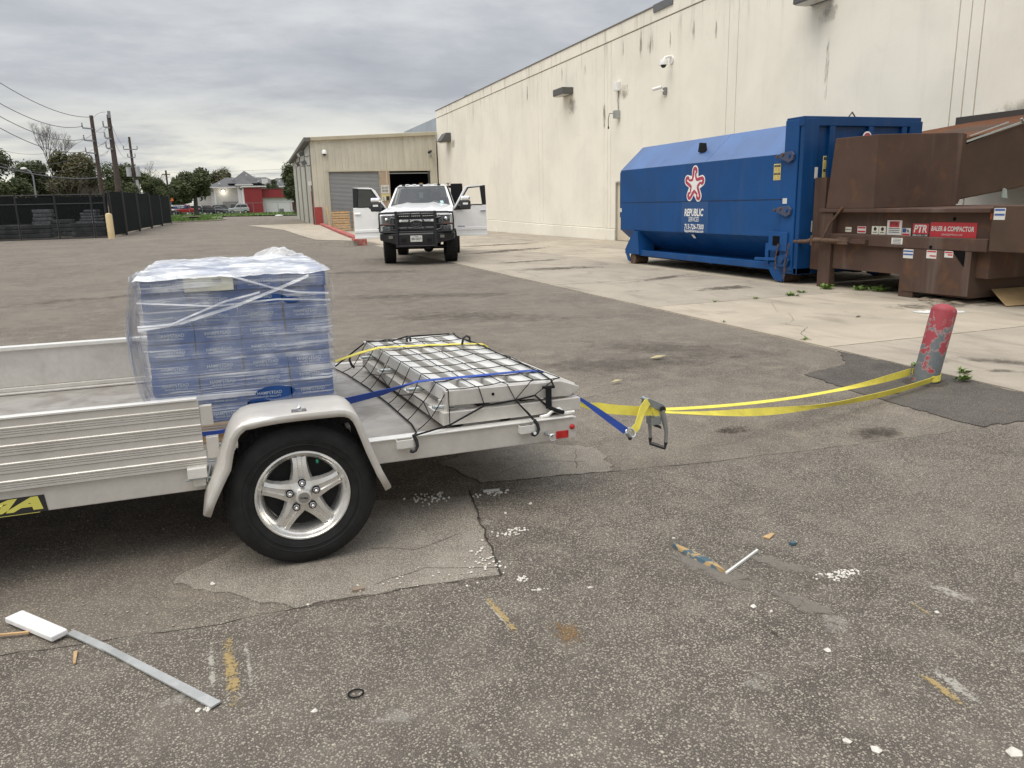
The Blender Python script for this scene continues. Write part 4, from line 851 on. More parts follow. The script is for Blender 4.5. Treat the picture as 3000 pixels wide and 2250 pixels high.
# tie rod with hook to the container and a hanging bar
obj('tie_rod', MB().tube([(XP-.14,12.30,.86),(XP-.16,12.1,.80),(XP-.15,11.6,.82),(XP-.12,11.45,.85),(XP-.10,11.1,.85),(XP-.09,10.6,.86)], [.028,.036,.036,.05,.04,.028], 10), MAT['rust'], CP, smooth=50)
obj('clevis', MB().box(XP-.12,XP-.04,10.62,10.86,.80,.91).cyl((XP-.15,11.45,.76),(XP-.15,11.45,.93),.03,8), MAT['rust'], CP); obj('clevis', MB().box(XP-.09,XP-.02,10.25,10.62,.82,.89), MAT['brown'], CP)
obj('pry_bar', MB().tube([(XP-.05,10.86,1.42),(XP-.08,11.12,1.12),(XP-.12,11.22,.86),(XP-.10,11.2,.80)], .022, 8), MAT['rust'], CP)
def cst(nm, y0, y1, z0, z1, m): return obj(nm, MB().box(XP+.112,XP+.118,y0,y1,z0,z1) if nm == '_' else MB().box(XP+.114,XP+.119,y0,y1,z0,z1), m, CP)
xs_ = XP+.112
def T(s, par, y, z, w_, h_, m, x=xs_, **kw): return text('lettering', s, par, (x,y,z), (0,-1,0), (0,0,1), m, width=w_, height=h_, **kw)
a = cst('sign_logo', 9.17,9.51,.965,1.18, MAT['black_sticker']); obj('red_field', MB().box(xs_,xs_+.002,9.19,9.49,1.005,1.165), MAT['red_sticker'], a)
T('PTR', a, 9.34, 1.085, .25, .12, MAT['white_sticker'], xs_-.002, bold=.03, shear=.15); T('800-523-1155', a, 9.34, .985, .28, .025, MAT['white_sticker'], xs_-.001, bold=.02)
a = cst('sign_board', 8.36,9.165,.965,1.19, MAT['red_sticker']); T('BALER & COMPACTOR', a, 8.77, 1.095, .74, .075, MAT['white_sticker'], xs_, bold=.025, shear=.1); T('SERVICE@PTRCO.COM', a, 8.77, 1.005, .36, .034, MAT['white_sticker'], xs_, shear=.2)
a = cst('paper_notice', 9.71,10.01,.975,1.21, MAT['white_sticker']); obj('red_field', MB().box(xs_,xs_+.002,9.76,9.96,1.10,1.195), MAT['red_sticker'], a); T('PTR', a, 9.86,1.148,.15,.06, MAT['black_sticker'], xs_-.002, bold=.02)
for k in range(3): obj('print_line', MB().box(xs_,xs_+.002,9.75,9.97,1.075-k*.03,1.085-k*.03), MAT['black_sticker'], a)
a = cst('small_sign', 9.53,9.70,.97,1.09, MAT['white_sticker']); obj('red_field', MB().box(xs_,xs_+.002,9.54,9.69,.975,1.005), MAT['red_sticker'], a); obj('blue_field', MB().box(xs_,xs_+.002,9.62,9.69,1.02,1.085), MAT['blue_sticker'], a); T('PTR', a, 9.61,1.045,.12,.045, MAT['black_sticker'], xs_-.002, bold=.02)
for y0 in (10.03,10.185):
    a = cst('certificate_label', y0,y0+.145,.975,1.11, plain('cream_label',(.62,.60,.50),.6) if y0 == 10.03 else bpy.data.materials['cream_label']); obj('seal', MB().cyl((xs_+.001,y0+.072,1.065),(xs_+.002,y0+.072,1.065),.032,14), MAT['black_sticker'], a); obj('print_line', MB().box(xs_,xs_+.002,y0+.03,y0+.115,1.005,1.015), MAT['black_sticker'], a)
a = cst('danger_label', 10.46,10.65,.985,1.10, MAT['white_sticker']); obj('red_field', MB().box(xs_,xs_+.002,10.47,10.64,1.065,1.092), MAT['red_sticker'], a); obj('red_field', MB().box(xs_,xs_+.002,10.47,10.64,1.0,1.03), MAT['red_sticker'], a)
a = cst('small_plate', 10.79,10.93,1.0,1.085, bpy.data.materials['cream_label']); obj('print_line', MB().box(xs_,xs_+.002,10.8,10.92,1.035,1.045), MAT['black_sticker'], a)
xs2 = XP-.022; a = obj('paper_notice', MB().box(xs2-.002,xs2,9.54,9.76,.84,.94), MAT['white_sticker'], CP)
for k in range(4): obj('print_line', MB().box(xs2-.004,xs2-.002,9.57,9.73,.918-k*.022,.925-k*.022), MAT['black_sticker'], a)
xs3 = XP-.013
a = obj('notice_label', MB().box(xs3-.002,xs3,9.32,9.51,.63,.77), MAT['white_sticker'], CP)
for z in (.74,.69): obj('blue_field', MB().box(xs3-.004,xs3-.002,9.325,9.505,z-.012,z+.012), MAT['blue_sticker'], a)
for (y0, y1, z0, z1) in ((8.89,9.07,.65,.775),(8.60,8.75,.68,.775)):
    a = obj('danger_label', MB().box(xs3-.002,xs3,y0,y1,z0,z1), MAT['white_sticker'], CP); obj('red_field', MB().box(xs3-.004,xs3-.002,y0+.01,y1-.01,z1-.03,z1-.01), MAT['red_sticker'], a); obj('red_field', MB().box(xs3-.004,xs3-.002,y0+.01,y1-.06,z0+.03,z0+.05), MAT['red_sticker'], a)
a = obj('notice_label', MB().box(10.22,10.40,7.195,7.199,1.22,1.39), MAT['white_sticker'], CP)
a2 = obj('notice_label', MB().box(XP-.008,XP-.006,7.85,8.02,1.24,1.40), MAT['white_sticker'], CP)
for z in (1.375,1.31): obj('blue_field', MB().box(XP-.010,XP-.008,7.86,8.01,z-.014,z+.014), MAT['blue_sticker'], a2)
obj('orange_strip', MB().box(XP+.1,XP+.118,8.08,8.16,1.24,1.33), plain('orange_strip',(.5,.10,.03),.6), CP)
for (y, z) in ((8.75,1.24),(9.0,.82)): obj('port_hole', MB().cyl((XP+.113 if z > 1 else XP-.024,y,z),(XP+.125,y,z),.028,12), MAT['dark'], CP)
# cardboard and scrap under it
MAT['card'] = mat('cardboard', (.36,.25,.125), .85, 0, .1, 5); MAT['card2'] = mat('dirty_cardboard', (.22,.175,.13), .9, 0, .2, 6)
mb = MB().add([(10.35,7.86,.03),(12.3,7.6,.04),(12.5,8.0,.24),(10.55,8.28,.22),(10.35,7.87,.022),(12.3,7.61,.032),(12.5,8.01,.232),(10.55,8.29,.212)], [(0,1,2,3),(7,6,5,4),(0,4,5,1),(1,5,6,2),(2,6,7,3),(3,7,4,0)])
tag(obj('cardboard_sheet', mb, MAT['card'], loc=(11.4,8,.02)), 'brown cardboard sheet tucked under the compactor corner', 'cardboard')
for i, (x, y, a, l, w_, lb) in enumerate(((10.15,9.0,.3,.5,.12,'grey scrap board poking out beside the compactor leg'),(10.2,8.75,-.2,.42,.18,'dirty flattened carton under the compactor edge'),(10.3,8.45,.1,.55,.2,'dirty carton piece nearest the bollard under the compactor'),(11.0,10.6,.4,.5,.2,'pale scrap of cardboard in the dark under the compactor'))):
    mb = MB().obox((x,y,.035),(math.cos(a)*l/2,math.sin(a)*l/2,.01),(-math.sin(a)*w_/2,math.cos(a)*w_/2,.012),(0,0,.005)); tag(obj('scrap_board', mb, MAT['card2'], loc=(x,y,.03)), lb, 'scrap')
# ================================================================== LEANING RED BOLLARD
m, t, b, o = newmat('peeling_red_paint'); L = t.links; v = coords(t); s = N('ShaderNodeSeparateXYZ', t); L.new(v, s.inputs[0])
k = noise(t, v, 10.0, 8, .68, .12); kk = M('ADD', k, M('MULTIPLY_ADD', s.outputs[2], .40, -.155, tree=t), tree=t)
pr_ = ramp(t, kk, .468, .49); grime = noise(t, v, 30, 5, .65)
c = mixc(t, grime, (.34,.045,.058), (.24,.032,.042)); g_ = mixc(t, grime, (.085,.095,.10), (.15,.165,.17)); c = mixc(t, pr_, g_, c)
edge_ = M('MULTIPLY', ramp(t, kk, .452, .47), ramp(t, kk, .505, .485), tree=t); c = mixc(t, M('MULTIPLY', edge_, .35, tree=t), c, (.45,.44,.41))
top = M('MULTIPLY', ramp(t, s.outputs[2], .70, .745), ramp(t, noise(t, v, 14, 5, .6), .46, .56), tree=t); c = mixc(t, top, c, (.48,.40,.29))
L.new(c, b.inputs['Base Color']); b.inputs['Roughness'].default_value = .6; bump(t, b, M('ADD', pr_, M('MULTIPLY', grime, .3, tree=t), tree=t), .35, .003); MAT['bollard'] = m
BB = Vector((5.625,4.95,0)); bt = Vector((5.785,4.95,.70)); ax_ = (bt-BB).normalized()
bo = thing('bollard', 'leaning steel bollard with peeling red paint, yellow strap round its foot', 'bollard', BB)
mb = MB(); r = .103; mb.lathe([(r,-.06),(r,.64)]+[(r*math.cos(q),.64+r*.62*math.sin(q)) for q in [i*math.pi/16 for i in range(1,8)]]+[(.001,.702)], BB, ax_, 40); obj('post', mb, MAT['bollard'], bo, smooth=50)
obj('soil_collar', MB().lathe([(.20,-.005),(.16,.02),(.11,.012),(.09,.0)], BB, (0,0,1), 22), mat('dark_soil',(.06,.05,.04),.95,0,.3,30,bmp=(60,.8,.01)), bo)
# ================================================================== STRAPS FROM TRAILER TO BOLLARD
YS = thing('ratchet_strap', 'yellow ratchet strap looped round the bollard and hooked to the trailer', 'strap', (3.5,4.4,.2))
RT = Vector((2.30,3.93,.40))      # ratchet body
def cat_(a, b, n, sag):
    a, b = Vector(a), Vector(b); return [a+(b-a)*(i/n)-Vector((0,0,sag*4*(i/n)*(1-i/n))) for i in range(n+1)]
V3 = Vector
A0 = V3((1.76,3.80,.515)); A1 = V3((2.30,3.92,.385))
obj('webbing', MB().ribbon(cat_(A0,A1,8,.012), [V3((0,.006,.010+.018*min(1,i/2))) for i in range(9)], .003), MAT['yellow'], YS)
# two runs to the post and the loop round it
near = cat_((2.36,3.91,.372),(5.60,4.845,.055),22,.10); far = cat_((2.36,3.95,.378),(5.57,5.055,.085),22,.065)
wn = [V3((0,.010-.02*sstep(.25,.6,i/22),.004+.022*math.sin(math.pi*min(1,i/22*1.6))**2+.022*sstep(.42,.7,i/22))) for i in range(23)]
obj('webbing', MB().ribbon(near, wn, .003), MAT['yellow'], YS)
wf = [V3((0,.016*(1-sstep(.5,.95,i/22)),.005+.026*sstep(.55,.95,i/22))) for i in range(23)]
obj('webbing', MB().ribbon(far, wf, .003), MAT['yellow'], YS)
lp = [V3((5.637+.113*math.cos(a), 4.95+.113*math.sin(a), .055+.03*(1-math.cos((a-R_(-115))*.8))*.5)) for a in [R_(-115)+i*R_(230)/14 for i in range(15)]]
obj('webbing', MB().ribbon(lp, V3((0,0,.027)), .003), MAT['yellow'], YS)
# tail from the ratchet down to the ring
J = V3((2.03,3.72,.335))
tl = [RT+V3((-.03,-.02,.05)), RT+V3((-.06,-.05,.055)), RT+V3((-.12,-.10,.03)), J+V3((.07,.03,.022)), J+V3((.03,.01,.004))]
obj('webbing', MB().ribbon(tl, [V3((.016,.006,-.020)), V3((.018,.006,-.022)), V3((.018,.004,-.022)), V3((.014,0,-.019)), V3((.013,0,-.019))], .003), MAT['yellow'], YS)
# ratchet: frame plates, axle, handle legs and grip
rp = obj('ratchet_frame', MB().bar(RT+V3((-.05,-.03,.055)),RT+V3((.06,-.03,.0)),(0,.003,0),(.010,0,.020)).bar(RT+V3((-.05,.03,.055)),RT+V3((.06,.03,.0)),(0,.003,0),(.010,0,.020)).cyl(RT+V3((-.045,-.035,.06)),RT+V3((-.045,.035,.06)),.013,10), MAT['zinc'], YS, bevel=.003)
obj('axle', MB().cyl(RT+V3((.052,-.045,-.005)),RT+V3((.052,.04,-.005)),.019,14), MAT['black'], rp, smooth=40)
obj('webbing_roll', MB().cyl(RT+V3((.02,-.025,-.02)),RT+V3((.02,.025,-.02)),.028,14), MAT['yellow'], rp, smooth=40)
hd = obj('ratchet_handle', MB().tube([RT+V3((.05,-.032,-.01)),RT+V3((.065,-.034,-.07)),RT+V3((.082,-.036,-.15)),RT+V3((.078,-.036,-.235))], [.018,.017,.012,.010], 8).tube([RT+V3((-.005,.03,-.02)),RT+V3((.002,.03,-.09)),RT+V3((.008,.03,-.16)),RT+V3((.01,.03,-.215))], [.015,.014,.010,.009], 8).box(RT.x-.02,RT.x+.05,RT.y-.03,RT.y+.03,RT.z-.10,RT.z-.055), MAT['zinc'], YS, smooth=50)
obj('grip', MB().tube([RT+V3((.010,.03,-.195)),RT+V3((.012,.03,-.232)),RT+V3((.075,-.036,-.252)),RT+V3((.079,-.037,-.215))], .0125, 8), MAT['black'], hd)
obj('pawl', MB().bar(RT+V3((.005,0,-.10)),RT+V3((.05,-.01,-.12)),(.004,.028,0),(0,0,.008)), MAT['black'], hd)
BS = thing('tie_strap', 'thin blue strap from the trailer corner down to the ring of the yellow strap', 'strap', (1.9,3.7,.45))
obj('webbing', MB().ribbon([V3((1.74,3.80,.565)),V3((1.85,3.77,.48)),J+V3((-.015,.005,.012))], [V3((.004,0,.006)),V3((.010,0,.012)),V3((.014,0,.016))], .003), MAT['blue_strap'], BS)
obj('ring', MB().tube([J+V3((.03*math.cos(a)+.012, .01*math.sin(a), .024*math.sin(a)-.006*math.cos(a))) for a in [i*math.pi/8 for i in range(16)]], .0045, 6, closed=True), MAT['chrome'], BS)
obj('hook', MB().cyl(J+V3((-.012,0,.006)),J+V3((.008,-.004,-.022)),.015,10), MAT['zinc'], BS, smooth=40); obj('hook_tip', MB().sphere(J+V3((.004,-.008,-.028)),.013,10,6), MAT['black'], BS)

# ================================================================== TRAILER
TR = thing('utility_trailer', 'long low aluminium utility trailer with one alloy wheel in view', 'trailer', (.2,4.75,0)); YN, YFR = 3.70, 5.82; XR = 1.695; XL = -3.6
def tb(nm, x0, x1, y0, y1, z0, z1, m='alu', bevel=.004, parent=TR): return obj(nm, MB().box(x0,x1,y0,y1,z0,z1), MAT[m], parent, bevel=bevel)
tb('side_beam', XL,.50,YN,YN+.06,.350,.462); tb('side_beam', .50,XR,YN,YN+.06,.357,.478)
tb('beam_lip', .50,XR-.02,YN-.012,YN+.05,.4785,.486,'alu_b',.002); tb('side_beam', XL,XR,YFR,YFR+.06,.350,.470)
tb('end_beam', XR-.06,XR,YN+.062,YFR-.002,.36,.468)
for x in (-2.6,-1.9,-1.2,-.5,.9): tb('cross_member', x,x+.06,YN+.062,YFR-.002,.36,.44)
# deck planks, ribbed
m, t, b, o = newmat('ribbed_deck'); L = t.links; v = coords(t); wv = N('ShaderNodeTexWave', t, i_Scale=18.0, i_Distortion=0.0); wv.bands_direction = 'Y'; L.new(v, wv.inputs['Vector'])
n1_ = noise(t, v, 4.0, 6, .65, .5); c = mixc(t, ramp(t, n1_, .35, .7), (.46,.435,.40), (.27,.245,.215)); c = mixc(t, M('MULTIPLY', ramp(t, wv.outputs[0], .55, .1), .8, tree=t), c, (.14,.13,.115))
L.new(c, b.inputs['Base Color']); b.inputs['Metallic'].default_value = .35; b.inputs['Roughness'].default_value = .5; bump(t, b, wv.outputs[0], .5, .004); MAT['deck'] = m
n = 12; yw = (YFR-YN-.07)/n
for i in range(n): tb('deck_plank', XL,XR-.07,YN+.065+i*yw+.002,YN+.065+(i+1)*yw-.002,.448,.470,'deck',.002)
# near side wall made of four grooved planks
XE = -.205
def sideprof(z0, z1, y, flip=1):
    P = []; h = z1-z0
    P.append((y+.028*flip, z0)); P.append((y, z0))
    for k in range(3):
        za = z0+.010+k*.010; P += [(y,za),(y+.005*flip,za+.0015),(y+.005*flip,za+.004),(y,za+.0055)]
    P += [(y-.001*flip,z0+.042),(y+.004*flip,z0+.046),(y+.004*flip,z1-.002),(y+.028*flip,z1-.002)]; return P
zz = [.468,.547,.626,.705]
for z0 in zz: obj('side_plank', MB().prism(sideprof(z0,z0+.0785,YN-.018), 'x', XL, XE-(.0 if z0 > .5 else -.008)), MAT['alu'], TR)
tb('top_rail', XL,XE-.004,YN-.022,YN+.018,.784,.796,'alu_b',.003)
for z0, z1, dx in ((.66,.755,0),(.50,.605,.014)): tb('hinge_plate', XE+dx,XE+.055+dx,YN-.012,YN+.02,z0,z1,'alu',.003)
tb('stake_bracket', XE-.08,XE+.005,YN-.055,YN-.02,.425,.474,'alu_b',.003); tb('stake_bracket', XE-.06,XE-.005,YN-.035,YN-.002,.378,.424,'alu',.003)
obj('bracket_pin', MB().cyl((XE-.09,YN-.03,.415),(XE+.02,YN-.03,.415),.006,8), MAT['zinc'], TR)
obj('latch_rod', MB().cyl((XE+.0,YN-.005,.487),(XE+.12,YN-.005,.487),.006,8).tube([(XE+.02,YN-.01,.47),(XE+.0,YN-.03,.40),(XE+.03,YN-.03,.37)], .007, 6).cyl((XE+.06,YN+.06,.54),(XE+.12,YN+.05,.54),.010,8), MAT['zinc'], TR)
# far side wall, seen from inside
obj('side_plank', MB().box(XL,XE-.36,YFR-.012,YFR+.02,.52,.760), MAT['alu'], TR); tb('side_plank', -.45,.4,YFR-.012,YFR+.02,.52,.760)
tb('side_ledge', XL,.4,YFR-.06,YFR-.0125,.472,.486); tb('side_ledge', XL,.4,YFR-.03,YFR-.0125,.490,.515)
tb('top_rail', XL,.4,YFR-.03,YFR+.03,.762,.790,'alu_b',.004)
# yellow ALUMA decal, cut off by the picture edge
dc = obj('decal', MB().add([(-1.62,YN-.0025,.352),(-.868,YN-.0025,.352),(-.875,YN-.0025,.428),(-1.62,YN-.0025,.428),(-1.62,YN-.001,.352),(-.868,YN-.001,.352),(-.875,YN-.001,.428),(-1.62,YN-.001,.428)], [(0,1,2,3),(7,6,5,4),(0,4,5,1),(1,5,6,2),(2,6,7,3),(3,7,4,0)]), MAT['black_sticker'], TR)
MAT['decal_y'] = plain('decal_yellow', (.62,.58,.12), .4)
text('lettering', 'ALUMA', dc, (-1.215,YN-.004,.394), (1,0,0), (0,0,1), MAT['decal_y'], width=.66, height=.062, bold=.05, shear=.35); obj('underline', MB().box(-1.62,-.90,YN-.004,YN-.003,.3495,.3515), MAT['decal_y'], dc)
# axle, tyre, wheel
TX, TZ = .205, .342
obj('axle', MB().box(TX-.03,TX+.03,3.66,5.85,TZ-.03,TZ+.03), MAT['black'], TR); obj('drum', MB().cyl((TX,3.56,TZ),(TX,3.66,TZ),.13,24), MAT['black'], TR)
tyr = []; yo, yi = 3.445, 3.655; R0 = .342; Rr = .206
prof = [(Rr,.012),(Rr+.012,.004),(Rr+.04,-.004),(.275,-.008),(.305,-.002),(.322,.010),(.334,.024),(.339,.036),(.342,.06),(.342,.15),(.338,.175),(.322,.20),(.29,.215),(Rr,.20)]
ty = obj('tyre', MB().lathe(prof, (TX,yo,TZ), (0,1,0), 72), MAT['rubber'], TR, smooth=45)
mb = MB()
for i in range(64):
    a = 2*math.pi*i/64; da = .034
    for (h0, h1, r0, r1) in ((.016,.050,.331,.3455),(.058,.098,.341,.3475),(.106,.146,.341,.3475)):
        q0, q1 = a-da+(.02 if h0 > .05 else 0), a+da*.75+(.02 if h0 > .05 else 0); P = []
        for (r_, h_) in ((.32,h0),(r0,h0),(r1,h1),(.32,h1)):
            for q in (q0, q1): P.append((TX+r_*math.cos(q), yo+h_, TZ+r_*math.sin(q)))
        mb.add(P, [(0,1,3,2),(2,3,5,4),(4,5,7,6),(0,2,4,6),(1,7,5,3)])
obj('tread', mb, MAT['rubber'], ty, kind='stuff')
for z in (.246,.268): obj('sidewall_ring', MB().lathe([(z-.003,-.0065),(z,-.0095),(z+.003,-.0065)], (TX,yo,TZ), (0,1,0), 64), MAT['rubber'], ty, smooth=60)
wh = obj('rim', MB().lathe([(.214,.012),(.213,.001),(.206,-.001),(.201,.004),(.197,.012),(.190,.020),(.178,.032),(.172,.06),(.170,.17)], (TX,yo,TZ), (0,1,0), 72), MAT['rim'], TR, smooth=35)
def polar(r_, a): return (TX+r_*math.sin(a), TZ+r_*math.cos(a))
for k in range(5):
    a = 2*math.pi*k/5-.02; mb = MB(); S = []
    for (r_, hw, d) in ((.045,.062,.014),(.075,.050,.012),(.11,.041,.012),(.15,.036,.016),(.180,.039,.024)):
        row = []
        for (u, dd) in ((-1,.030),(-.8,.004),(-.32,.0),(-.22,.006),(.22,.006),(.32,.0),(.8,.004),(1,.030)):
            px, pz = polar(r_, a); px += u*hw*math.cos(a); pz -= u*hw*math.sin(a); row.append((px, yo+d+dd, pz))
        S.append(row)
    mb.loft(S, caps=False, closed=False); obj('spoke', mb, MAT['rim'], wh, smooth=30)
obj('wheel_hub', MB().lathe([(.074,.03),(.07,.014),(.052,.010),(.04,.004),(.039,-.012),(.034,-.022),(.028,-.024),(.0,-.024)], (TX,yo,TZ), (0,1,0), 36), MAT['rim'], wh, smooth=35)
obj('hub_cap', MB().lathe([(.026,-.0238),(.025,-.027),(.0,-.0275)], (TX,yo,TZ), (0,1,0), 28), plain('satin_cap',(.30,.29,.27),.4,.5), wh)
text('lettering', 'ALUMA', wh, (TX,yo-.029,TZ), (.98,0,-.17), (.17,0,.98), MAT['black_sticker'], width=.036, height=.009, bold=.03)
for k in range(5):
    a = 2*math.pi*k/5-.02+math.pi/5*0.0; px, pz = polar(.062, a)
    nt_ = obj('lug_nut', MB().lathe([(.015,.012),(.0145,-.002),(.012,-.003)], (px,yo,pz), (0,1,0), 14).cyl((px,yo+.008,pz),(px,yo-.012,pz),.0085,6).sphere((px,yo-.012,pz),.0088,10,6), MAT['chrome'], wh, smooth=40)
    obj('recess', MB().lathe([(.0172,.0125),(.0172,-.0035),(.0145,-.0035)], (px,yo,pz), (0,1,0), 16), MAT['dark'], wh)
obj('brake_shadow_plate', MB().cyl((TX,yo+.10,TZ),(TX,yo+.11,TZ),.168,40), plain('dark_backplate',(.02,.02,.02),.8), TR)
obj('valve_cap', MB().cyl((TX+.075,yo+.02,TZ+.155),(TX+.075,yo+.005,TZ+.15),.006,8), plain('green_cap',(.02,.25,.14),.4), wh)
# fender: bent sheet with rolled lip and dents
fp = [(-.225,.335),(-.20,.395),(-.165,.475),(-.138,.54),(-.112,.605),(-.088,.66),(-.062,.70),(-.028,.727),(.012,.739),(.06,.742),(.13,.743),(.20,.744),(.30,.744),(.385,.743),(.42,.738),(.45,.724),(.474,.698),(.490,.66),(.507,.605),(.53,.53),(.57,.42),(.605,.34)]
mb = MB(); ys_ = [3.690,3.60,3.50,3.420,3.400,3.397,3.397]; S = []
for i, (x, z) in enumerate(fp):
    a, b_ = fp[max(0,i-1)], fp[min(len(fp)-1,i+1)]; tx, tz = b_[0]-a[0], b_[1]-a[1]; l = math.hypot(tx,tz); nx_, nz_ = tz/l, -tx/l      # inward normal
    row = []
    for j, y in enumerate(ys_):
        ins = (0,0,0,0,.004,.014,.034)[j]; dn = .018*math.exp(-((i-3)/1.1)**2)*(j >= 3)+.010*math.exp(-((i-8.3)/.8)**2)*(j >= 4)+.012*math.exp(-((i-3.2)/1.3)**2)*(1 <= j <= 2)
        row.append((x+nx_*(ins+dn), y+dn*.6*(j > 3), z+nz_*(ins+dn)))
    S.append(row)
mb.loft(S, caps=False, closed=False); fd = obj('fender', mb, MAT['alu'], TR, smooth=50); sm = fd.modifiers.new('thickness', 'SOLIDIFY'); sm.thickness = .004
obj('fender_marker', MB().box(.185,.25,3.42,3.455,.7435,.751).tube([(.222,3.435,.75),(.222,3.435,.765),(.214,3.435,.768)], .008, 8), MAT['chrome'], TR)
obj('fender_stay', MB().box(.44,.46,3.60,3.72,.42,.60), MAT['alu'], TR); obj('inner_panel', MB().prism([(-.06,.47),(.53,.47),(.50,.58),(.45,.68),(.40,.72),(.06,.72),(.0,.69),(-.05,.62)], 'y', YN-.014, YN-.002), mat('dark_panel',(.10,.092,.08),.75,0,.2,5), TR)  # inner panel in a darker grey than the fender
# pockets, pin and lamps at the tail
def pocket(x0, x1, z0, z1):
    mb = MB().box(x0,x1,YN-.045,YN-.041,z0,z1).box(x0,x0+.004,YN-.041,YN-.001,z0,z1).box(x1-.004,x1,YN-.041,YN-.001,z0,z1).box(x0+.004,x1-.004,YN-.041,YN-.001,z0,z0+.004); return obj('stake_pocket', mb, MAT['alu_b'], TR, bevel=.002)
pocket(.690,.775,.435,.480); pocket(1.350,1.435,.430,.474)
obj('ramp_pin', MB().cyl((1.512,YN-.002,.407),(1.512,YN-.035,.407),.011,12).cyl((1.512,YN-.03,.407),(1.53,YN-.05,.402),.008,8), MAT['zinc'], TR, smooth=40)
obj('hairpin', MB().tube([(1.53+.018*math.cos(a),YN-.055,.395+.018*math.sin(a)) for a in [i*math.pi/7 for i in range(14)]]+[(1.535,YN-.055,.36),(1.542,YN-.055,.335)], .0022, 5), MAT['chrome'], TR)
obj('reflector', MB().box(1.572,1.645,YN-.005,YN-.001,.366,.408), MAT['red_lens'], TR, bevel=.004)
mk = obj('side_marker', MB().sphere((1.668,YN-.002,.424),.016,14,8,(1,.7,1)), MAT['red_lens'], TR, smooth=60)
obj('tail_lamp', MB().box(XR+.001,XR+.012,YN+.08,YN+.24,.385,.44), MAT['red_lens'], TR, bevel=.004)
# ================================================================== WRAPPED PALLET LOAD
PL = thing('pallet_load', 'timber pallet stacked with blue cartons under clear stretch film', 'pallet load', (0,4.65,.47))
bx0, bx1, by0, by1, zb, zt2 = -.425, .445, 4.06, 5.28, .578, 1.322
MAT['carton'] = mat('blue_carton', (.018,.078,.27), .55, 0, .10, 7, rvar=.05, kind='obj', spec=.4); MAT['print'] = plain('carton_print', (.42,.48,.56), .6)
for y in (4.07,4.62,5.17): obj('stringer', MB().box(bx0,bx1,y,y+.04,.498,.556), MAT['wood'], PL)
for i in range(6): y = 4.06+i*.232; obj('deck_board', MB().box(bx0-.01,bx1+.01,y,y+.14,.557,.575), MAT['wood'], PL, bevel=.002)
for i in range(3): y = 4.065+i*.53; obj('bottom_board', MB().box(bx0,bx1,y,y+.12,.473,.497), MAT['wood'], PL)
nl, nc, nd_ = 9, 4, 3; bw, bd, bh = (bx1-bx0)/nc, (by1-by0)/nd_, (zt2-zb)/nl; rng = random.Random(8)
mb = MB().box(-bw/2+.0028,bw/2-.0028,-bd/2+.002,bd/2-.002,.0008,bh-.0030); bme = mesh('box', mb, MAT['carton'])
pw_, ph_ = bw*.60, .017
def tme(s, w_, h_, z):
    tmp = text('print', s, None, (0,-bd/2-.0006,z), (1,0,0), (0,0,1), MAT['print'], width=w_, height=h_, bold=.015); me = tmp.data; bpy.data.objects.remove(tmp); return me
m1, m2 = tme('HAMPSTEAD', bw*.56, .017, bh*.50), tme('WATER BISCUITS', bw*.50, .009, bh*.27)
for k in range(nl):
    for j in range(nd_):
        for i in range(nc):
            if 0 < k < nl-1 and j == 1 and 0 < i < nc-1: continue          # nothing shows of the core of the stack
            o_ = link('box', bme, PL, (bx0+bw*(i+.5)+rng.uniform(-.0035,.0035)+(.006 if k == nl-1 else 0), by0+bd*(j+.5)-4.65+rng.uniform(-.004,.004)-(.012 if k == nl-1 else 0), zb+bh*k-.47))
            o_.rotation_euler = (0,0,rng.uniform(-.008,.008))
            if j == 0:
                for me in (m1, m2): link('print', me, o_, (0,0,0))
obj('paper_label', MB().box(bx0+.20,bx0+.425,by0-.024,by0-.0225,1.243,1.318).box(bx0+.335,bx0+.37,by0-.0255,by0-.024,1.285,1.30) if False else MB().box(bx0+.20,bx0+.425,by0-.024,by0-.0225,1.243,1.318), plain('paper_label',(.66,.65,.52),.7), PL)
obj('label_print', MB().box(bx0+.33,bx0+.372,by0-.0255,by0-.0245,1.283,1.302), plain('grey_print',(.28,.29,.28),.7), PL)
obj('blue_band', MB().ribbon([(bx0-.004,by0-.006,.53),(-.25,by0-.012,.522),(0,by0-.01,.535),(bx1,by0-.006,.53)], (0,0,.012), .002), MAT['blue_strap'], PL)
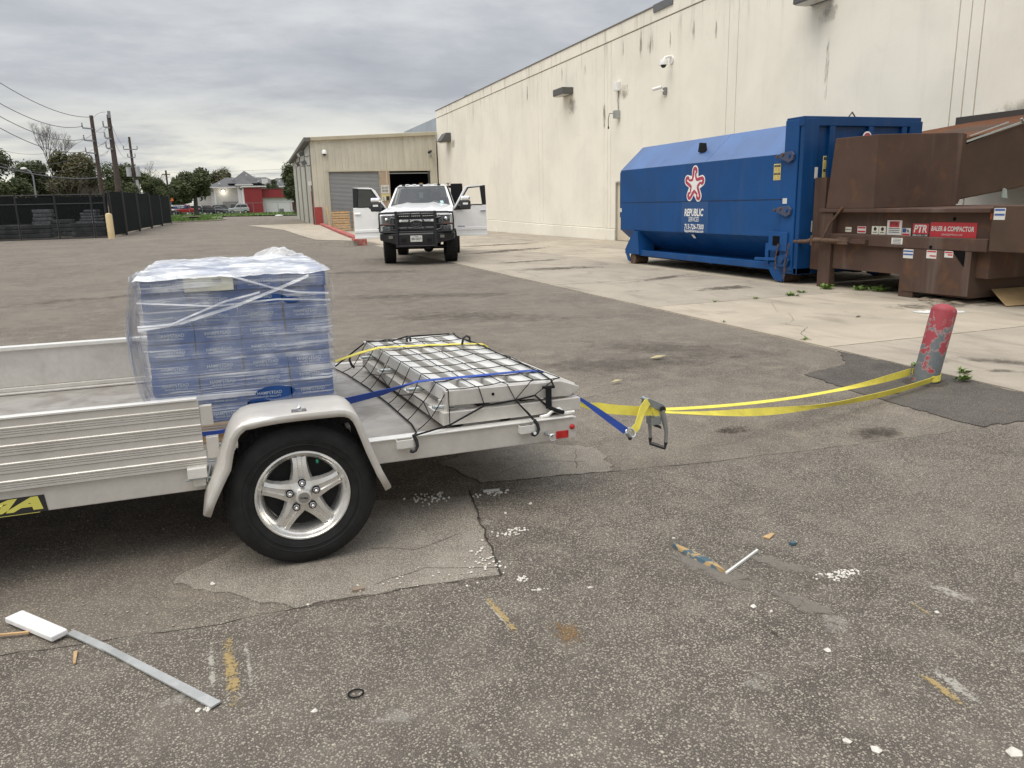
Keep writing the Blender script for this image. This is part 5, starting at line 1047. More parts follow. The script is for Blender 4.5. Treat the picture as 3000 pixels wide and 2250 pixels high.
# stretch film: clear plastic, fold glints and haze painted in as whiter opacity; torn open in two places
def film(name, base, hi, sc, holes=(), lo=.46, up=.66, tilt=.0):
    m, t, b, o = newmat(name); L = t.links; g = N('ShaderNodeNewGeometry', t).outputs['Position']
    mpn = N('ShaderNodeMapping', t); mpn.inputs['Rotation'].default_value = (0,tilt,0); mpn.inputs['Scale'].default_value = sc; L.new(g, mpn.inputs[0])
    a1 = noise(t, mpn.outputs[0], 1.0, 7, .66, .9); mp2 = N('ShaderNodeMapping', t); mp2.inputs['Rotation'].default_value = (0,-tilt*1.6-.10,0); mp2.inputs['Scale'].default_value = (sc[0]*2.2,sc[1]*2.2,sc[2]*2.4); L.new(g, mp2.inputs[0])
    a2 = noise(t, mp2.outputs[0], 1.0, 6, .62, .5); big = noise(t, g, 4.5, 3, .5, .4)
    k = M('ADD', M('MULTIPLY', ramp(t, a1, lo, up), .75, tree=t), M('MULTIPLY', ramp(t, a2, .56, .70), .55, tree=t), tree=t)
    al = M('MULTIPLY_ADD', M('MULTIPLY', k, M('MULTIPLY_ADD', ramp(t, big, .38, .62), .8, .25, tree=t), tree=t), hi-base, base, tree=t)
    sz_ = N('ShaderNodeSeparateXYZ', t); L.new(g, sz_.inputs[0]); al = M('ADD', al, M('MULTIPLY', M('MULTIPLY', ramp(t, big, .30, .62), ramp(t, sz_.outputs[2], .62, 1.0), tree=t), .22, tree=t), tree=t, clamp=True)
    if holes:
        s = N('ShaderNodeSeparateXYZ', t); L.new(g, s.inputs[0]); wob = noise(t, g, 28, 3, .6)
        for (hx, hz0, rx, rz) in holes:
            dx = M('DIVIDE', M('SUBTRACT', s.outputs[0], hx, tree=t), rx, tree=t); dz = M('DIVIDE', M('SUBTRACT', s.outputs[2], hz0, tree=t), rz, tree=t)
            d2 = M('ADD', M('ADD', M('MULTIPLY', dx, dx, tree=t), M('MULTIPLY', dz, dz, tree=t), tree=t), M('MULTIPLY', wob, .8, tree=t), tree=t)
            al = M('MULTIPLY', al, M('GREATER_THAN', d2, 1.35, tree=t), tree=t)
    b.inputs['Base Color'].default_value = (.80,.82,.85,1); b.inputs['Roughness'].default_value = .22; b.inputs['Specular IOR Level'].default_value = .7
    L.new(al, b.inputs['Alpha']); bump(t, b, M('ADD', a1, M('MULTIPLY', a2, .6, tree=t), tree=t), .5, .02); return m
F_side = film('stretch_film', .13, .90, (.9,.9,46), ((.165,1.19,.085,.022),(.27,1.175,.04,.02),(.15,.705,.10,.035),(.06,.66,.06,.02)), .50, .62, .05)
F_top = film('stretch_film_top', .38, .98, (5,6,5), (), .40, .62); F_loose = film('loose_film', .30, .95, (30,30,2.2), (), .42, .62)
def wob(x, y, z, a=.008): return a*mnoise.noise(Vector((x*3,y*3,z*14)))+a*.6*mnoise.noise(Vector((x*9,y*9,z*34+7)))
def path(u):          # round the load: left-back, left-front, right-front, right-back
    P = [(bx0,by1),(bx0,by0),(bx1,by0),(bx1,by1)]; Ln = [by1-by0,bx1-bx0,by1-by0]; q = u*sum(Ln)
    for i in range(3):
        if q <= Ln[i]+1e-9: f_ = q/Ln[i]; break
        q -= Ln[i]
    a, b = P[i], P[i+1]; nv = [(-1,0),(0,-1),(1,0)][i]; return a[0]+(b[0]-a[0])*f_, a[1]+(b[1]-a[1])*f_, nv
def wrapf(u, v_):
    x, y, nv = path(u); z = .55+v_*(1.328-.55); d = .022+wob(x,y,z)*.9
    if v_ > .86 and nv[1]: d += .016*sstep(.86,.92,v_)
    return (x+nv[0]*d, y+nv[1]*d, z+(.012*math.sin(x*9) if v_ < .05 else 0))
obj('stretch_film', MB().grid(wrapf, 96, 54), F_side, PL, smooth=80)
def topf(u, v_):
    x, y = bx0-.025+u*(bx1-bx0+.05), by0-.045+v_*(by1-by0+.07); e_ = min(u,1-u,v_,1-v_)
    return (x, y, 1.330+.010*math.sin(min(e_*8,1.57))+.016*mnoise.noise(Vector((x*7,y*5,2)))+.008*mnoise.noise(Vector((x*22,y*17,5)))-(.02 if e_ <= 0 else 0))
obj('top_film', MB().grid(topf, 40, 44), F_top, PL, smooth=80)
# film bagging off the left edge, ear at the back, twisted rope of film across the front
def bag(u, v_):
    z = .62+v_*.71; bl = .014+.055*math.sin(math.pi*min(1,(1-v_)*1.0+.02))**1.2*(1-.45*abs(u-.35)); y = by0-.03+u*.42
    return (bx0-.02-bl*(1-.25*u)+.012*mnoise.noise(Vector((u*9,v_*5,3))), y+.015*mnoise.noise(Vector((u*6,v_*9,8))), z)
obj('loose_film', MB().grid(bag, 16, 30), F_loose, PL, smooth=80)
def ear(u, v_): return (.16+u*.26+.02*math.sin(v_*6), 5.16+.10*v_+.02*math.sin(u*7), 1.338+.05*math.sin(math.pi*u)**.7*v_+.01*mnoise.noise(Vector((u*8,v_*8,1))))
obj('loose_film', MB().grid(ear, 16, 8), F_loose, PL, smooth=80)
def ear2(u, v_): return (bx1+.03+.022*math.sin(math.pi*v_)*u, by0-.03+u*.10, 1.10+v_*.20)
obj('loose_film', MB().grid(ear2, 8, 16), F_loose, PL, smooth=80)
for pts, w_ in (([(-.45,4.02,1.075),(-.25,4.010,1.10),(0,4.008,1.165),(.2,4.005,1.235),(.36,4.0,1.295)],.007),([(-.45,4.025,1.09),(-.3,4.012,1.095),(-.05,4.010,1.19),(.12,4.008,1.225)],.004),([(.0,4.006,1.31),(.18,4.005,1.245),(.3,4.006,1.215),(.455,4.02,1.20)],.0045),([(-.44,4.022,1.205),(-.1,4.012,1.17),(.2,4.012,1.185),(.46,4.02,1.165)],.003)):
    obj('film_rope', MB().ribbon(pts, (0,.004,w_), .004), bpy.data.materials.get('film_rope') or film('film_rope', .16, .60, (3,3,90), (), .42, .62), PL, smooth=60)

# ================================================================== FOLDED RAMP ON THE TAIL
RX0, RY0, RY1 = .955, 3.755, 5.47
def sh(p): return (p[0]-.080*(p[1]-RY0), p[1], p[2])
RM = thing('folding_ramp', 'folded two-layer aluminium loading ramp lying across the trailer tail', 'ramp', (1.3,4.6,.48))
def rb(nm, x0, x1, y0, y1, z0, z1, m='alu', bevel=.004, par=None):
    mb = MB().box(x0,x1,y0,y1,z0,z1); mb.v = [sh(p) for p in mb.v]; return obj(nm, mb, MAT[m], par or RM, bevel=bevel)
def rpoly(nm, pts, y0, y1, m='alu'):
    mb = MB().prism(pts, 'y', y0, y1); mb.v = [sh(p) for p in mb.v]; return obj(nm, mb, MAT[m], RM, bevel=.003)
U0, U1 = .604, .684
for k in range(4): rb('slat', RX0+.036+.140*k, RX0+.036+.140*k+.084, RY0+.062, RY1-.03, U0+.004, U1-.003, 'alu_b', .006)
rpoly('slat', [(RX0+.585,U0+.012),(RX0+.585,U1-.002),(RX0+.69,U1-.002),(RX0+.785,U0+.035),(RX0+.785,U0+.02),(RX0+.74,U0+.005)], RY0+.05, RY1-.03, 'alu_b')
rpoly('end_rail', [(RX0+.036,U0),(RX0+.036,U1),(RX0+.675,U1-.012),(RX0+.785,U0+.028),(RX0+.785,U0+.012),(RX0+.72,U0-.02)], RY0, RY0+.058)
rb('end_rail', RX0+.02, RX0+.70, RY1-.028, RY1+.012, U0, U1+.004, 'alu_b')
rb('end_cap', RX0+.022, RX0+.0355, RY0-.004, RY0+.05, U0-.04, U1)
for k in range(4): rb('tread_bar', RX0+.06, RX0+.70, RY0+.3+k*.36, RY0+.34+k*.36, U0-.003, U0+.003, 'alu')
rb('end_rail', RX0+.0, RX0+.785, RY0-.01, RY0+.05, .500, .572); rb('end_rail', RX0+.0, RX0+.76, RY1-.04, RY1+.0, .500, .572)
rb('side_rail', RX0+.0, RX0+.06, RY0+.051, RY1-.042, .500, .568); rb('side_rail', RX0+.72, RX0+.78, RY0+.051, RY1-.042, .50, .568)
for k in range(3): rb('spacer_block', RX0+.08+.27*k, RX0+.13+.27*k, RY0+.06, RY1-.1, .474, .499, 'rubber', 0)
for yy in (3.80,4.26,4.86,5.36):
    rb('hinge_plate', RX0-.03, RX0+.06, yy, yy+.10, .572, .577, 'alu_b', .002)
    mb = MB().cyl((RX0-.02,yy+.01,.59),(RX0+.08,yy+.0,.592),.011,10).cyl((RX0-.026,yy+.03,.583),(RX0-.01,yy+.03,.583),.013,8); mb.v = [sh(p) for p in mb.v]; obj('hinge_pin', mb, MAT['zinc'], RM, smooth=40)
    rb('hinge_tab', RX0+.02, RX0+.05, yy+.05, yy+.08, .577, .615, 'alu', .002)
mb = MB().tube([(1.49,3.725,.492),(1.535,3.725,.497),(1.565,3.72,.525),(1.60,3.72,.528),(1.63,3.72,.500),(1.69,3.72,.500)], .010, 10); obj('latch_handle', mb, MAT['alu_b'], RM, smooth=50)
obj('bolt_hole', MB().cyl((1.235,3.752,.642),(1.235,3.7545,.642),.008,12), MAT['dark'], RM)
obj('corner_latch', MB().box(1.70,1.735,3.79,3.83,.485,.51).cyl((1.72,3.80,.52),(1.75,3.80,.505),.012,8), MAT['zinc'], RM)

# ================================================================== CARGO NET
NT = thing('cargo_net', 'black cord cargo net stretched over the folded ramp with hooks', 'net', (1.2,4.5,.6)); rng = random.Random(31)
EL = [(.62,5.681),(.687,5.366),(.752,4.901),(.796,4.425),(.825,3.92),(.83,3.72)]
def xe(y):
    for (xa, ya), (xb, yb) in zip(EL, EL[1:]):
        if yb <= y <= ya: return xa+(xb-xa)*(ya-y)/(ya-yb)
    return EL[0][0] if y > 5 else EL[-1][0]
def xl(y): return RX0+.036-.080*(y-RY0)
def S(x, y):
    if x <= xe(y): return .478
    if x < xl(y): q = (x-xe(y))/(xl(y)-xe(y)); return .478+.210*q**1.7
    return .690
rows = 9; cols = [('e',0)]+[('m',0)]+[('r',q) for q in (.0,.16,.32,.48,.63)]; G_ = []
for j in range(rows):
    y = 3.80+(5.46-3.80)*j/(rows-1); r_ = []
    for k, (c_, q) in enumerate(cols):
        yy = y+rng.uniform(-.022,.022)-(.03 if c_ == 'r' else 0)+.016*math.sin(k*2.1+j)
        if c_ == 'e': x = xe(y); yy = y
        elif c_ == 'm': x = (xe(y)*.5+xl(y)*.5)+rng.uniform(-.02,.02)
        else: x = xl(yy)+q+rng.uniform(-.014,.014)*(q > 0)
        r_.append(V3((x, yy, S(x, yy)+.002)))
    G_.append(r_)
def rope(pts, r=.0027, nm='cord'): return obj(nm, MB().tube(pts, r, 6), MAT['blackmatte'], NT)
for r_ in G_:
    P = []
    for a, b in zip(r_, r_[1:]):
        for i in range(4):
            q = i/4; p = a+(b-a)*q; p.z = max(p.z-.004*math.sin(math.pi*q), S(p.x,p.y)+.001 if p.x < xl(p.y) else .686); P.append(p)
    P.append(r_[-1]); rope(P)
for k in range(1, len(cols)):
    P = []
    for j in range(rows-1):
        a, b = G_[j][k], G_[j+1][k]
        for i in range(3): P.append(a+(b-a)*(i/3))
    P.append(G_[-1][k]); rope(P)
rope([V3((x,y,.481)) for x, y in EL[:-1]]+[V3((.80,3.70,.50)),V3((.785,3.665,.50))], .0048, 'edge_cord')
rope([V3((.785,3.66,.497)), V3((.985,3.725,.510)), V3((1.182,3.74,.588)), V3((1.356,3.74,.598)), V3((1.47,3.742,.612)), V3((1.53,3.735,.552))], .0052, 'edge_cord')
for a, b in ((2,V3((.985,3.725,.515))),(3,V3((1.182,3.742,.590))),(4,V3((1.356,3.742,.60))),(5,V3((1.356,3.742,.60))),(6,V3((1.47,3.742,.615)))):
    p = G_[0][a]; f_ = V3((p.x+(b.x-p.x)*.25, 3.742, .690)); rope([p, f_, b])
rope([V3((1.356,3.735,.598)), V3((1.40,3.70,.54)), V3((1.425,3.662,.502))], .0048, 'edge_cord'); rope([V3((1.36,3.738,.592)), V3((1.415,3.705,.53)), V3((1.432,3.665,.502))], .0035)
rope([V3((xl(5.5)+.66,5.5,.69)), V3((xl(5.3)+.62,5.3,.692)), V3((xl(5.0)+.64,5.0,.692)), V3((xl(4.4)+.62,4.4,.692)), V3((xl(3.95)+.60,3.95,.692)), V3((1.565,3.742,.688)), V3((1.572,3.725,.655))], .0048, 'edge_cord')
rope([V3((xl(5.47)+.62,5.47,.692)), V3((xl(5.5)+.3,5.5,.693)), V3((1.02,5.32,.70)), V3((xl(5.45),5.45,.690)), V3((.64,5.60,.50))], .0055, 'edge_cord')
def hook(P, r=.0085): return obj('hook', MB().tube(P, r, 8), MAT['black'], NT, smooth=50)
hook([(.775,3.652,.505),(.788,3.648,.47),(.790,3.645,.445),(.780,3.645,.424),(.765,3.645,.418),(.752,3.647,.424)], .0095)
hook([(1.428,3.652,.502),(1.445,3.648,.475),(1.448,3.645,.45),(1.440,3.645,.430),(1.424,3.645,.421),(1.408,3.647,.430)], .0095)
obj('hook_eye', MB().cyl((1.424,3.636,.434),(1.424,3.634,.434),.008,10), MAT['white'], NT)
hook([(.733,5.442,.60),(.722,5.43,.57),(.735,5.43,.53),(.752,5.44,.51)]); hook([(1.107,5.257,.70),(1.10,5.24,.725),(1.125,5.24,.735),(1.13,5.25,.70)]); hook([(1.43,4.99,.69),(1.437,4.98,.735),(1.46,4.98,.752),(1.482,4.98,.74),(1.484,4.985,.715)])
obj('toggle', MB().box(1.528,1.558,3.718,3.736,.535,.653).cyl((1.508,3.727,.655),(1.578,3.727,.652),.0085,10).tube([(1.545,3.725,.54),(1.575,3.715,.525),(1.60,3.712,.515),(1.625,3.716,.505)], .012, 8), MAT['blackmatte'], NT, bevel=.002)
# flat webbing over the ramp
YT = thing('tie_down', 'flat yellow strap pulled over the far end of the ramp from the load', 'strap', (1,4.9,.6))
obj('webbing', MB().ribbon([(.46,4.50,.735),(.70,4.78,.735),(.862,5.10,.697),(.90,5.13,.6945),(1.2,5.07,.6945),(1.48,4.99,.6945),(1.57,4.95,.690),(1.66,4.93,.60),(1.72,4.92,.48)], [V3((.012,-.022,.004))]+[V3((.005,-.024,.0))]*8, .003), MAT['yellow'], YT)
BT = thing('tie_down', 'flat royal blue strap running from the fender over the near end of the ramp', 'strap', (1,4.0,.6))
obj('webbing', MB().ribbon([(.47,4.00,.622),(.70,4.0,.655),(.885,4.0,.694),(.95,4.0,.6955),(1.25,3.99,.6955),(1.526,3.985,.6955),(1.60,3.975,.688),(1.70,3.93,.61),(1.735,3.82,.57)], [V3((0,.008,-.022)),V3((0,.014,-.018))]+[V3((0,.022,0))]*5+[V3((.004,.02,0))]*2, .003), MAT['blue_strap'], BT)
# ================================================================== WHITE PICKUP TRUCK (local axes: -y forward, origin on the ground under the front axle)
MAT['carwhite'] = mat('white_car_paint', (.86,.86,.85), .25, 0, .02, 2, rvar=.03, coat=.6); MAT['glass'] = glassmat('tinted_glass', (.50,.56,.55), .25); MAT['glass_d'] = glassmat('dark_side_glass', (.22,.25,.26), .5)
MAT['plastic'] = plain('black_plastic', (.022,.022,.024), .5); MAT['seat'] = plain('dark_upholstery', (.05,.05,.055), .8); MAT['lampglass'] = mat('lamp_glass', (.13,.14,.15), .12, .3, .5, 18)
TK = thing('pickup_truck', 'white crew cab pickup truck with both front doors open and a black grille guard', 'truck', (5.33,22.68,0), R_(-17.5))
def ko(nm, mb, m, par=TK, **kw):
    par_ = par; o_ = obj(nm, mb, m if not isinstance(m, str) else MAT[m], None, **kw); o_.parent = par_; return o_
def sym(fn): return [fn(-1), fn(1)]
# tyres and wheels, front pair steered
def wheel(x, y, steer, par):
    g = bpy.data.objects.new('t', None)
    mt_ = Matrix.Translation((x,y,.475)) @ Matrix.Rotation(steer, 4, 'Z'); sgn = 1 if x > 0 else -1
    def X(mb): mb.v = [tuple(mt_ @ Vector(p)) for p in mb.v]; return mb
    pr = [(.25,-.13),(.27,-.165),(.36,-.178),(.43,-.17),(.465,-.15),(.475,-.11),(.475,.11),(.465,.15),(.43,.17),(.36,.178),(.27,.165),(.25,.13)]
    tyr = ko('tyre', X(MB().lathe(pr, (0,0,0), (1,0,0), 40)), 'rubber', smooth=40)
    mb = MB()
    for i in range(26):
        a = 2*math.pi*i/26
        for (h0, h1, da) in ((-.165,-.09,0),(-.07,.0,.12),(.01,.08,0),(.09,.165,.12)):
            P = [(h, r_*math.cos(a+da+q), r_*math.sin(a+da+q)) for r_ in (.46,.490) for h in (h0,h1) for q in (-.075,.075)]
            mb.add(P, [(4,5,7,6),(0,1,5,4),(2,6,7,3),(0,4,6,2),(1,3,7,5)])
    ko('tread', X(mb), 'rubber', tyr, kind='stuff')
    rm = ko('rim', X(MB().lathe([(.25,sgn*.135),(.255,sgn*.155),(.235,sgn*.15),(.22,sgn*.10),(.10,sgn*.07),(.08,sgn*.12),(0,sgn*.125)], (0,0,0), (1,0,0), 30)), 'black', smooth=35)
    mb = MB()
    for k in range(8): a = 2*math.pi*k/8; c_, s_ = math.cos(a), math.sin(a); mb.bar((sgn*.135,c_*.07,s_*.07),(sgn*.14,c_*.235,s_*.235),(0.012,0,0),(0,-s_*.026,c_*.026))
    ko('spokes', X(mb), 'zinc', rm); 
for sx_ in (-1,1): wheel(sx_*.90, 0, R_(8), TK); wheel(sx_*.90, 4.10, 0, TK)
ko('front_axle', MB().cyl((-.8,0,.45),(.8,0,.45),.06,10).sphere((.25,0,.45),.16,12,8), 'black'); ko('rear_axle', MB().cyl((-.8,4.1,.45),(.8,4.1,.45),.06,10).sphere((0,4.1,.45),.18,12,8), 'black')
ko('chassis', MB().box(-.45,-.35,-.9,5.6,.58,.78).box(.35,.45,-.9,5.6,.58,.78).box(-.6,.6,.2,.5,.5,.7).box(-.35,.35,1.0,2.0,.5,.75), 'blackmatte')
# front fenders with arches
def arch(cx_, cz_, r_, a0, a1, n=9): return [(cx_+r_*math.cos(R_(a0+(a1-a0)*i/n)), cz_+r_*math.sin(R_(a0+(a1-a0)*i/n))) for i in range(n+1)]
def fender_(s):
    pts = [(-.93,.95),(-.62,.95)]+arch(0,.52,.62,138,38)[0:]+[(.72,.72),(.95,.72),(.98,1.60),(-.72,1.50),(-.92,1.40)]
    mb = MB().prism(pts, 'x', s*.86, s*1.03); return ko('front_fender', mb, 'carwhite', bevel=.035, smooth=40)
sym(fender_); ko('wheel_well', MB().box(-.84,.84,-.6,.85,.78,1.3), 'blackmatte')
# bonnet, domed
def bon(u, v_):
    x = -1+2*u; y = -.90+v_*1.95; e_ = 1-abs(x)**3.5; z = 1.455+.20*v_-.03*v_*v_+.10*e_-(.05*(1-v_)**3)+(.03*max(0,1-abs(abs(x)-.42)/.16) if v_ > .12 else 0)
    return (x*.955, y, z)
ko('bonnet', MB().grid(bon, 28, 18), 'carwhite', smooth=50)
ko('bonnet_front', MB().grid(lambda u, v_: (-.92+1.84*u, -.905-.01*v_, 1.36+(bon(u*.92+.04,0)[2]-1.36)*(1-v_)), 20, 2), 'carwhite')
# cab shell
ko('cab_lower', MB().box(-1.0,1.0,2.16,3.30,.72,1.60).box(-1.0,1.0,1.0,1.10,.72,1.62), 'carwhite', bevel=.03); ko('cab_floor', MB().box(-.95,.95,.95,3.25,.70,.80), 'blackmatte')
ko('sill', MB().box(-.98,-.90,1.0,3.3,.66,.80).box(.90,.98,1.0,3.3,.66,.80), 'plastic')
def cab_sec(y, hw, z): return (y, hw, z)
ko('cab_roof', MB().loft([[(-.76,1.72,2.20),(-.70,1.66,2.235),(.70,1.66,2.235),(.76,1.72,2.20)],[(-.79,2.1,2.24),(-.70,2.1,2.295),(.70,2.1,2.295),(.79,2.1,2.24)],[(-.79,2.9,2.24),(-.70,2.9,2.29),(.70,2.9,2.29),(.79,2.9,2.24)],[(-.77,3.25,2.2),(-.68,3.25,2.25),(.68,3.25,2.25),(.77,3.25,2.2)]]), 'carwhite', smooth=40)
mb = MB()
for i in range(5): mb.box(-.5+i*.22,-.40+i*.22,1.9,3.0,2.285,2.305)
ko('roof_ribs', mb, 'carwhite', bevel=.008); [ko('roof_lamp', MB().box(x-.05,x+.05,1.72,1.8,2.25,2.295), 'plastic') for x in (-.55,0,.55)]
def pillar(s):
    ko('windscreen_pillar', MB().loft([[(s*.93,.98,1.60),(s*1.0,1.04,1.60),(s*1.0,1.12,1.60),(s*.93,1.08,1.60)],[(s*.735,1.66,2.205),(s*.79,1.72,2.20),(s*.79,1.80,2.20),(s*.735,1.78,2.205)]]), 'carwhite')
    ko('rear_pillar', MB().loft([[(s*.96,2.16,1.58),(s*1.0,2.16,1.58),(s*1.0,3.28,1.58),(s*.96,3.28,1.58)],[(s*.96,2.16,1.62),(s*1.0,2.16,1.62),(s*1.0,3.28,1.62),(s*.96,3.28,1.62)]]), 'carwhite')
    ko('middle_pillar', MB().bar((s*.985,2.20,1.6),(s*.80,2.24,2.22),(.02,0,0),(0,.05,0)), 'plastic'); ko('back_pillar', MB().bar((s*.985,3.22,1.6),(s*.79,3.2,2.22),(.02,0,0),(0,.07,0)), 'carwhite')
    ko('rear_side_glass', MB().add([(s*.985,2.26,1.62),(s*.985,3.15,1.62),(s*.795,3.13,2.2),(s*.80,2.29,2.2)], [(0,1,2,3)]), 'glass_d')
sym(pillar)
def wsf(u, v_): 
    hw = .925+(.735-.925)*v_; x = (-1+2*u); return (x*hw, .97+.69*v_-.10*(1-x*x)*(1-v_*.5)*1.0, 1.605+.60*v_+.012*(1-x*x))
ko('windscreen', MB().grid(wsf, 12, 6), 'glass', smooth=60)
ko('scuttle', MB().box(-.93,.93,.84,1.06,1.56,1.60), 'plastic')
for x0, x1 in ((-.80,-.12),(-.02,.68)): ko('wiper', MB().bar((x0,.90,1.635),(x1,.93,1.665),(0,.012,0),(0,0,.010)), 'black')
ko('dashboard', MB().box(-.9,.9,1.05,1.45,1.42,1.60), 'seat', bevel=.05); ko('steering_wheel', MB().tube([(.42+.19*math.cos(a),1.52+.05*math.sin(a),1.60+.17*math.sin(a)) for a in [i*math.pi/9 for i in range(18)]], .017, 6, closed=True), 'white')
for x in (-.42,.42):
    st_ = ko('seat', MB().box(x-.27,x+.27,1.9,2.45,1.1,1.28).box(x-.25,x+.25,2.4,2.55,1.2,1.85), 'seat', bevel=.04); ko('headrest', MB().box(x-.14,x+.14,2.45,2.55,1.87,2.06), 'seat', st_, bevel=.04)
ko('rear_seat', MB().box(-.8,.8,2.95,3.15,1.1,1.9), 'seat', bevel=.04); ko('rear_window', MB().add([(-.75,3.24,1.65),(.75,3.24,1.65),(.7,3.22,2.2),(-.7,3.22,2.2)], [(0,1,2,3)]), 'glass_d')
ko('interior_mirror', MB().box(-.12,.12,1.52,1.55,2.06,2.13), 'black', bevel=.01); ko('hanging_card', MB().box(-.06,.06,1.50,1.505,1.88,2.05), plain('pale_teal_card',(.42,.62,.62),.6)); ko('windscreen_sticker', MB().add([(.62,.98,1.70),(.72,.995,1.70),(.69,1.06,1.78),(.60,1.045,1.78)], [(0,1,2,3)]).add([(.60,.955,1.655),(.74,.98,1.655),(.735,1.0,1.685),(.60,.98,1.685)], [(0,1,2,3)]), bpy.data.materials['pale_teal_card'])
# grille, lamps
ko('grille_backing', MB().box(-.98,.98,-.90,-.60,.90,1.42), 'plastic', bevel=.02)
gr = ko('grille', MB().box(-.58,.58,-.965,-.90,.93,1.43), 'black', bevel=.02)
for z in (1.36,1.05,.98): ko('grille_bar', MB().box(-.56,.56,-.985,-.966,z-.012,z+.012), 'black', gr)
ko('chrome_bar', MB().box(-.56,.56,-.995,-.966,1.195,1.265), 'chrome', gr, bevel=.01); ko('chrome_bar', MB().box(-.58,.58,-.992,-.966,1.00,1.06), mat('smoked_chrome',(.16,.165,.17),.25,.8,.2,20), gr, bevel=.01)
mb = MB()
for i in range(22):
    for j in range(2): x = -.42+i*.038+(j*.019); mb.box(x,x+.02,-1.0,-.9955,1.20+j*.035,1.225+j*.035)
ko('grille_mesh', mb, 'black', gr, kind='stuff')
mb = MB(); 
for z in (1.36,): 
    for i in range(20): mb.box(-.54+i*.056,-.51+i*.056,-.99,-.986,z-.008,z+.008)
ko('grille_studs', mb, 'chrome', gr, kind='stuff')
ko('emblem', MB().lathe([(.165,0),(.165,-.02),(.15,-.03),(0,-.03)], (0,-.99,0), (0,1,0), 28), 'black', gr).matrix_basis = Matrix.Translation((0,0,1.15)) @ Matrix.Diagonal((1,1,.50,1))
ko('emblem_ring', MB().tube([(.165*math.cos(a),-1.015,1.15+.083*math.sin(a)) for a in [i*math.pi/14 for i in range(28)]], .007, 5, closed=True), bpy.data.materials['smoked_chrome'], gr)
e_ = text('emblem_script', 'Ford', None, (0,-1.024,1.15), (1,0,0), (0,0,1), bpy.data.materials['smoked_chrome'], width=.20, shear=.4); e_.parent = gr
def lamps(s):
    h = ko('headlight', MB().box(min(s*.62,s*.99),max(s*.62,s*.99),-.955,-.70,1.13,1.40), 'lampglass', bevel=.03)
    ko('lamp_frame', MB().tube([(s*.66,-.962,1.385),(s*.96,-.95,1.385),(s*.97,-.95,1.16)], .012, 6), 'chrome', h); ko('projector', MB().sphere((s*.84,-.95,1.27),.06,12,8).sphere((s*.72,-.955,1.27),.04,10,6), 'chrome', h, smooth=60)
    ko('indicator', MB().box(min(s*.70,s*.96),max(s*.70,s*.96),-.965,-.953,1.12,1.165), plain('amber_lens',(.40,.10,.02),.3) if s < 0 else bpy.data.materials['amber_lens'], h)
    ko('lamp_clamp', MB().tube([(s*.58,-.975,1.30),(s*.70,-.99,1.32),(s*.735,-.99,1.27),(s*.735,-.99,1.10),(s*.70,-.985,1.0),(s*.56,-.97,.96)], .024, 8), bpy.data.materials['smoked_chrome'], h, smooth=50)
    ko('lower_lamp', MB().box(min(s*.66,s*.97),max(s*.66,s*.97),-.95,-.75,.93,1.09), 'lampglass', bevel=.03)
sym(lamps)
# heavy bumper and grille guard
GY = -1.16
bp_ = ko('bumper', MB().prism([(-.62,.90),(-1.22,.90),(-1.24,.86),(-1.22,.56),(-.9,.50),(-.62,.60)], 'x', -.50,.50), 'black', bevel=.02)
def wing(s): return ko('bumper_wing', MB().loft([[(s*.50,-.62,.60),(s*.50,-1.22,.57),(s*.50,-1.23,.88),(s*.50,-.62,.90)],[(s*1.06,-.55,.70),(s*1.06,-.86,.70),(s*1.06,-.88,.88),(s*1.06,-.55,.90)]]), 'black', bevel=.02)
sym(wing)
for s in (-1,1):
    ko('fog_lamp', MB().box(min(s*.66,s*.78),max(s*.66,s*.78),-1.16,-1.10,.75,.83), plain('dim_lamp',(.16,.15,.13),.3) if s < 0 else bpy.data.materials['dim_lamp'], bp_); ko('tow_hook', MB().box(min(s*.30,s*.42),max(s*.30,s*.42),-1.27,-1.22,.66,.74), 'blackmatte', bp_)
gg = ko('grille_guard', MB().tube([(-1.03,-.98,1.44),(-.9,-1.08,1.455),(0,GY,1.47),(.9,-1.08,1.455),(1.03,-.98,1.44)], .028, 8), 'black', smooth=50)
for z in (1.13,.93): [ko('guard_bar', MB().tube([(s*1.04,-.95,z),(s*.9,-1.05,z),(s*.5,GY+.02,z)], .02, 8), 'black', gg) for s in (-1,1)]
ko('guard_bar', MB().tube([(-1.04,-.95,.93),(-.5,GY,.925),(.5,GY,.925),(1.04,-.95,.93)], .026, 8), 'black', gg)
for s in (-1,1):
    ko('guard_upright', MB().box(min(s*.50,s*.58),max(s*.50,s*.58),-1.25,-1.17,.50,1.50), 'black', gg, bevel=.015); ko('guard_side', MB().tube([(s*1.03,-.98,1.44),(s*1.045,-.95,1.30),(s*1.045,-.94,.93)], .022, 8), 'black', gg)
    ko('guard_brace', MB().tube([(s*.14,GY-.01,1.45),(s*.27,GY-.01,.94)], .014, 6), 'black', gg)
ko('guard_lower_bar', MB().cyl((-.56,-1.22,.54),(.56,-1.22,.54),.024,8), 'black', gg)
pt = ko('licence_plate', MB().box(-.165,.165,-1.262,-1.25,.655,.825), 'white_sticker', bevel=.01)
for s_, z, w_, h_ in (('SBV-5019',.735,.28,.075),('TEXAS',.80,.11,.026)):
    x_ = text('lettering', s_, None, (0,-1.264,z), (1,0,0), (0,0,1), MAT['black_sticker'], width=w_, height=h_, bold=.02); x_.parent = pt
for x in (-.12,.12):
    x_ = text('lettering', '12' if x < 0 else 'TX', None, (x,-1.264,.80), (1,0,0), (0,0,1), MAT['black_sticker'], width=.03, height=.016); x_.parent = pt
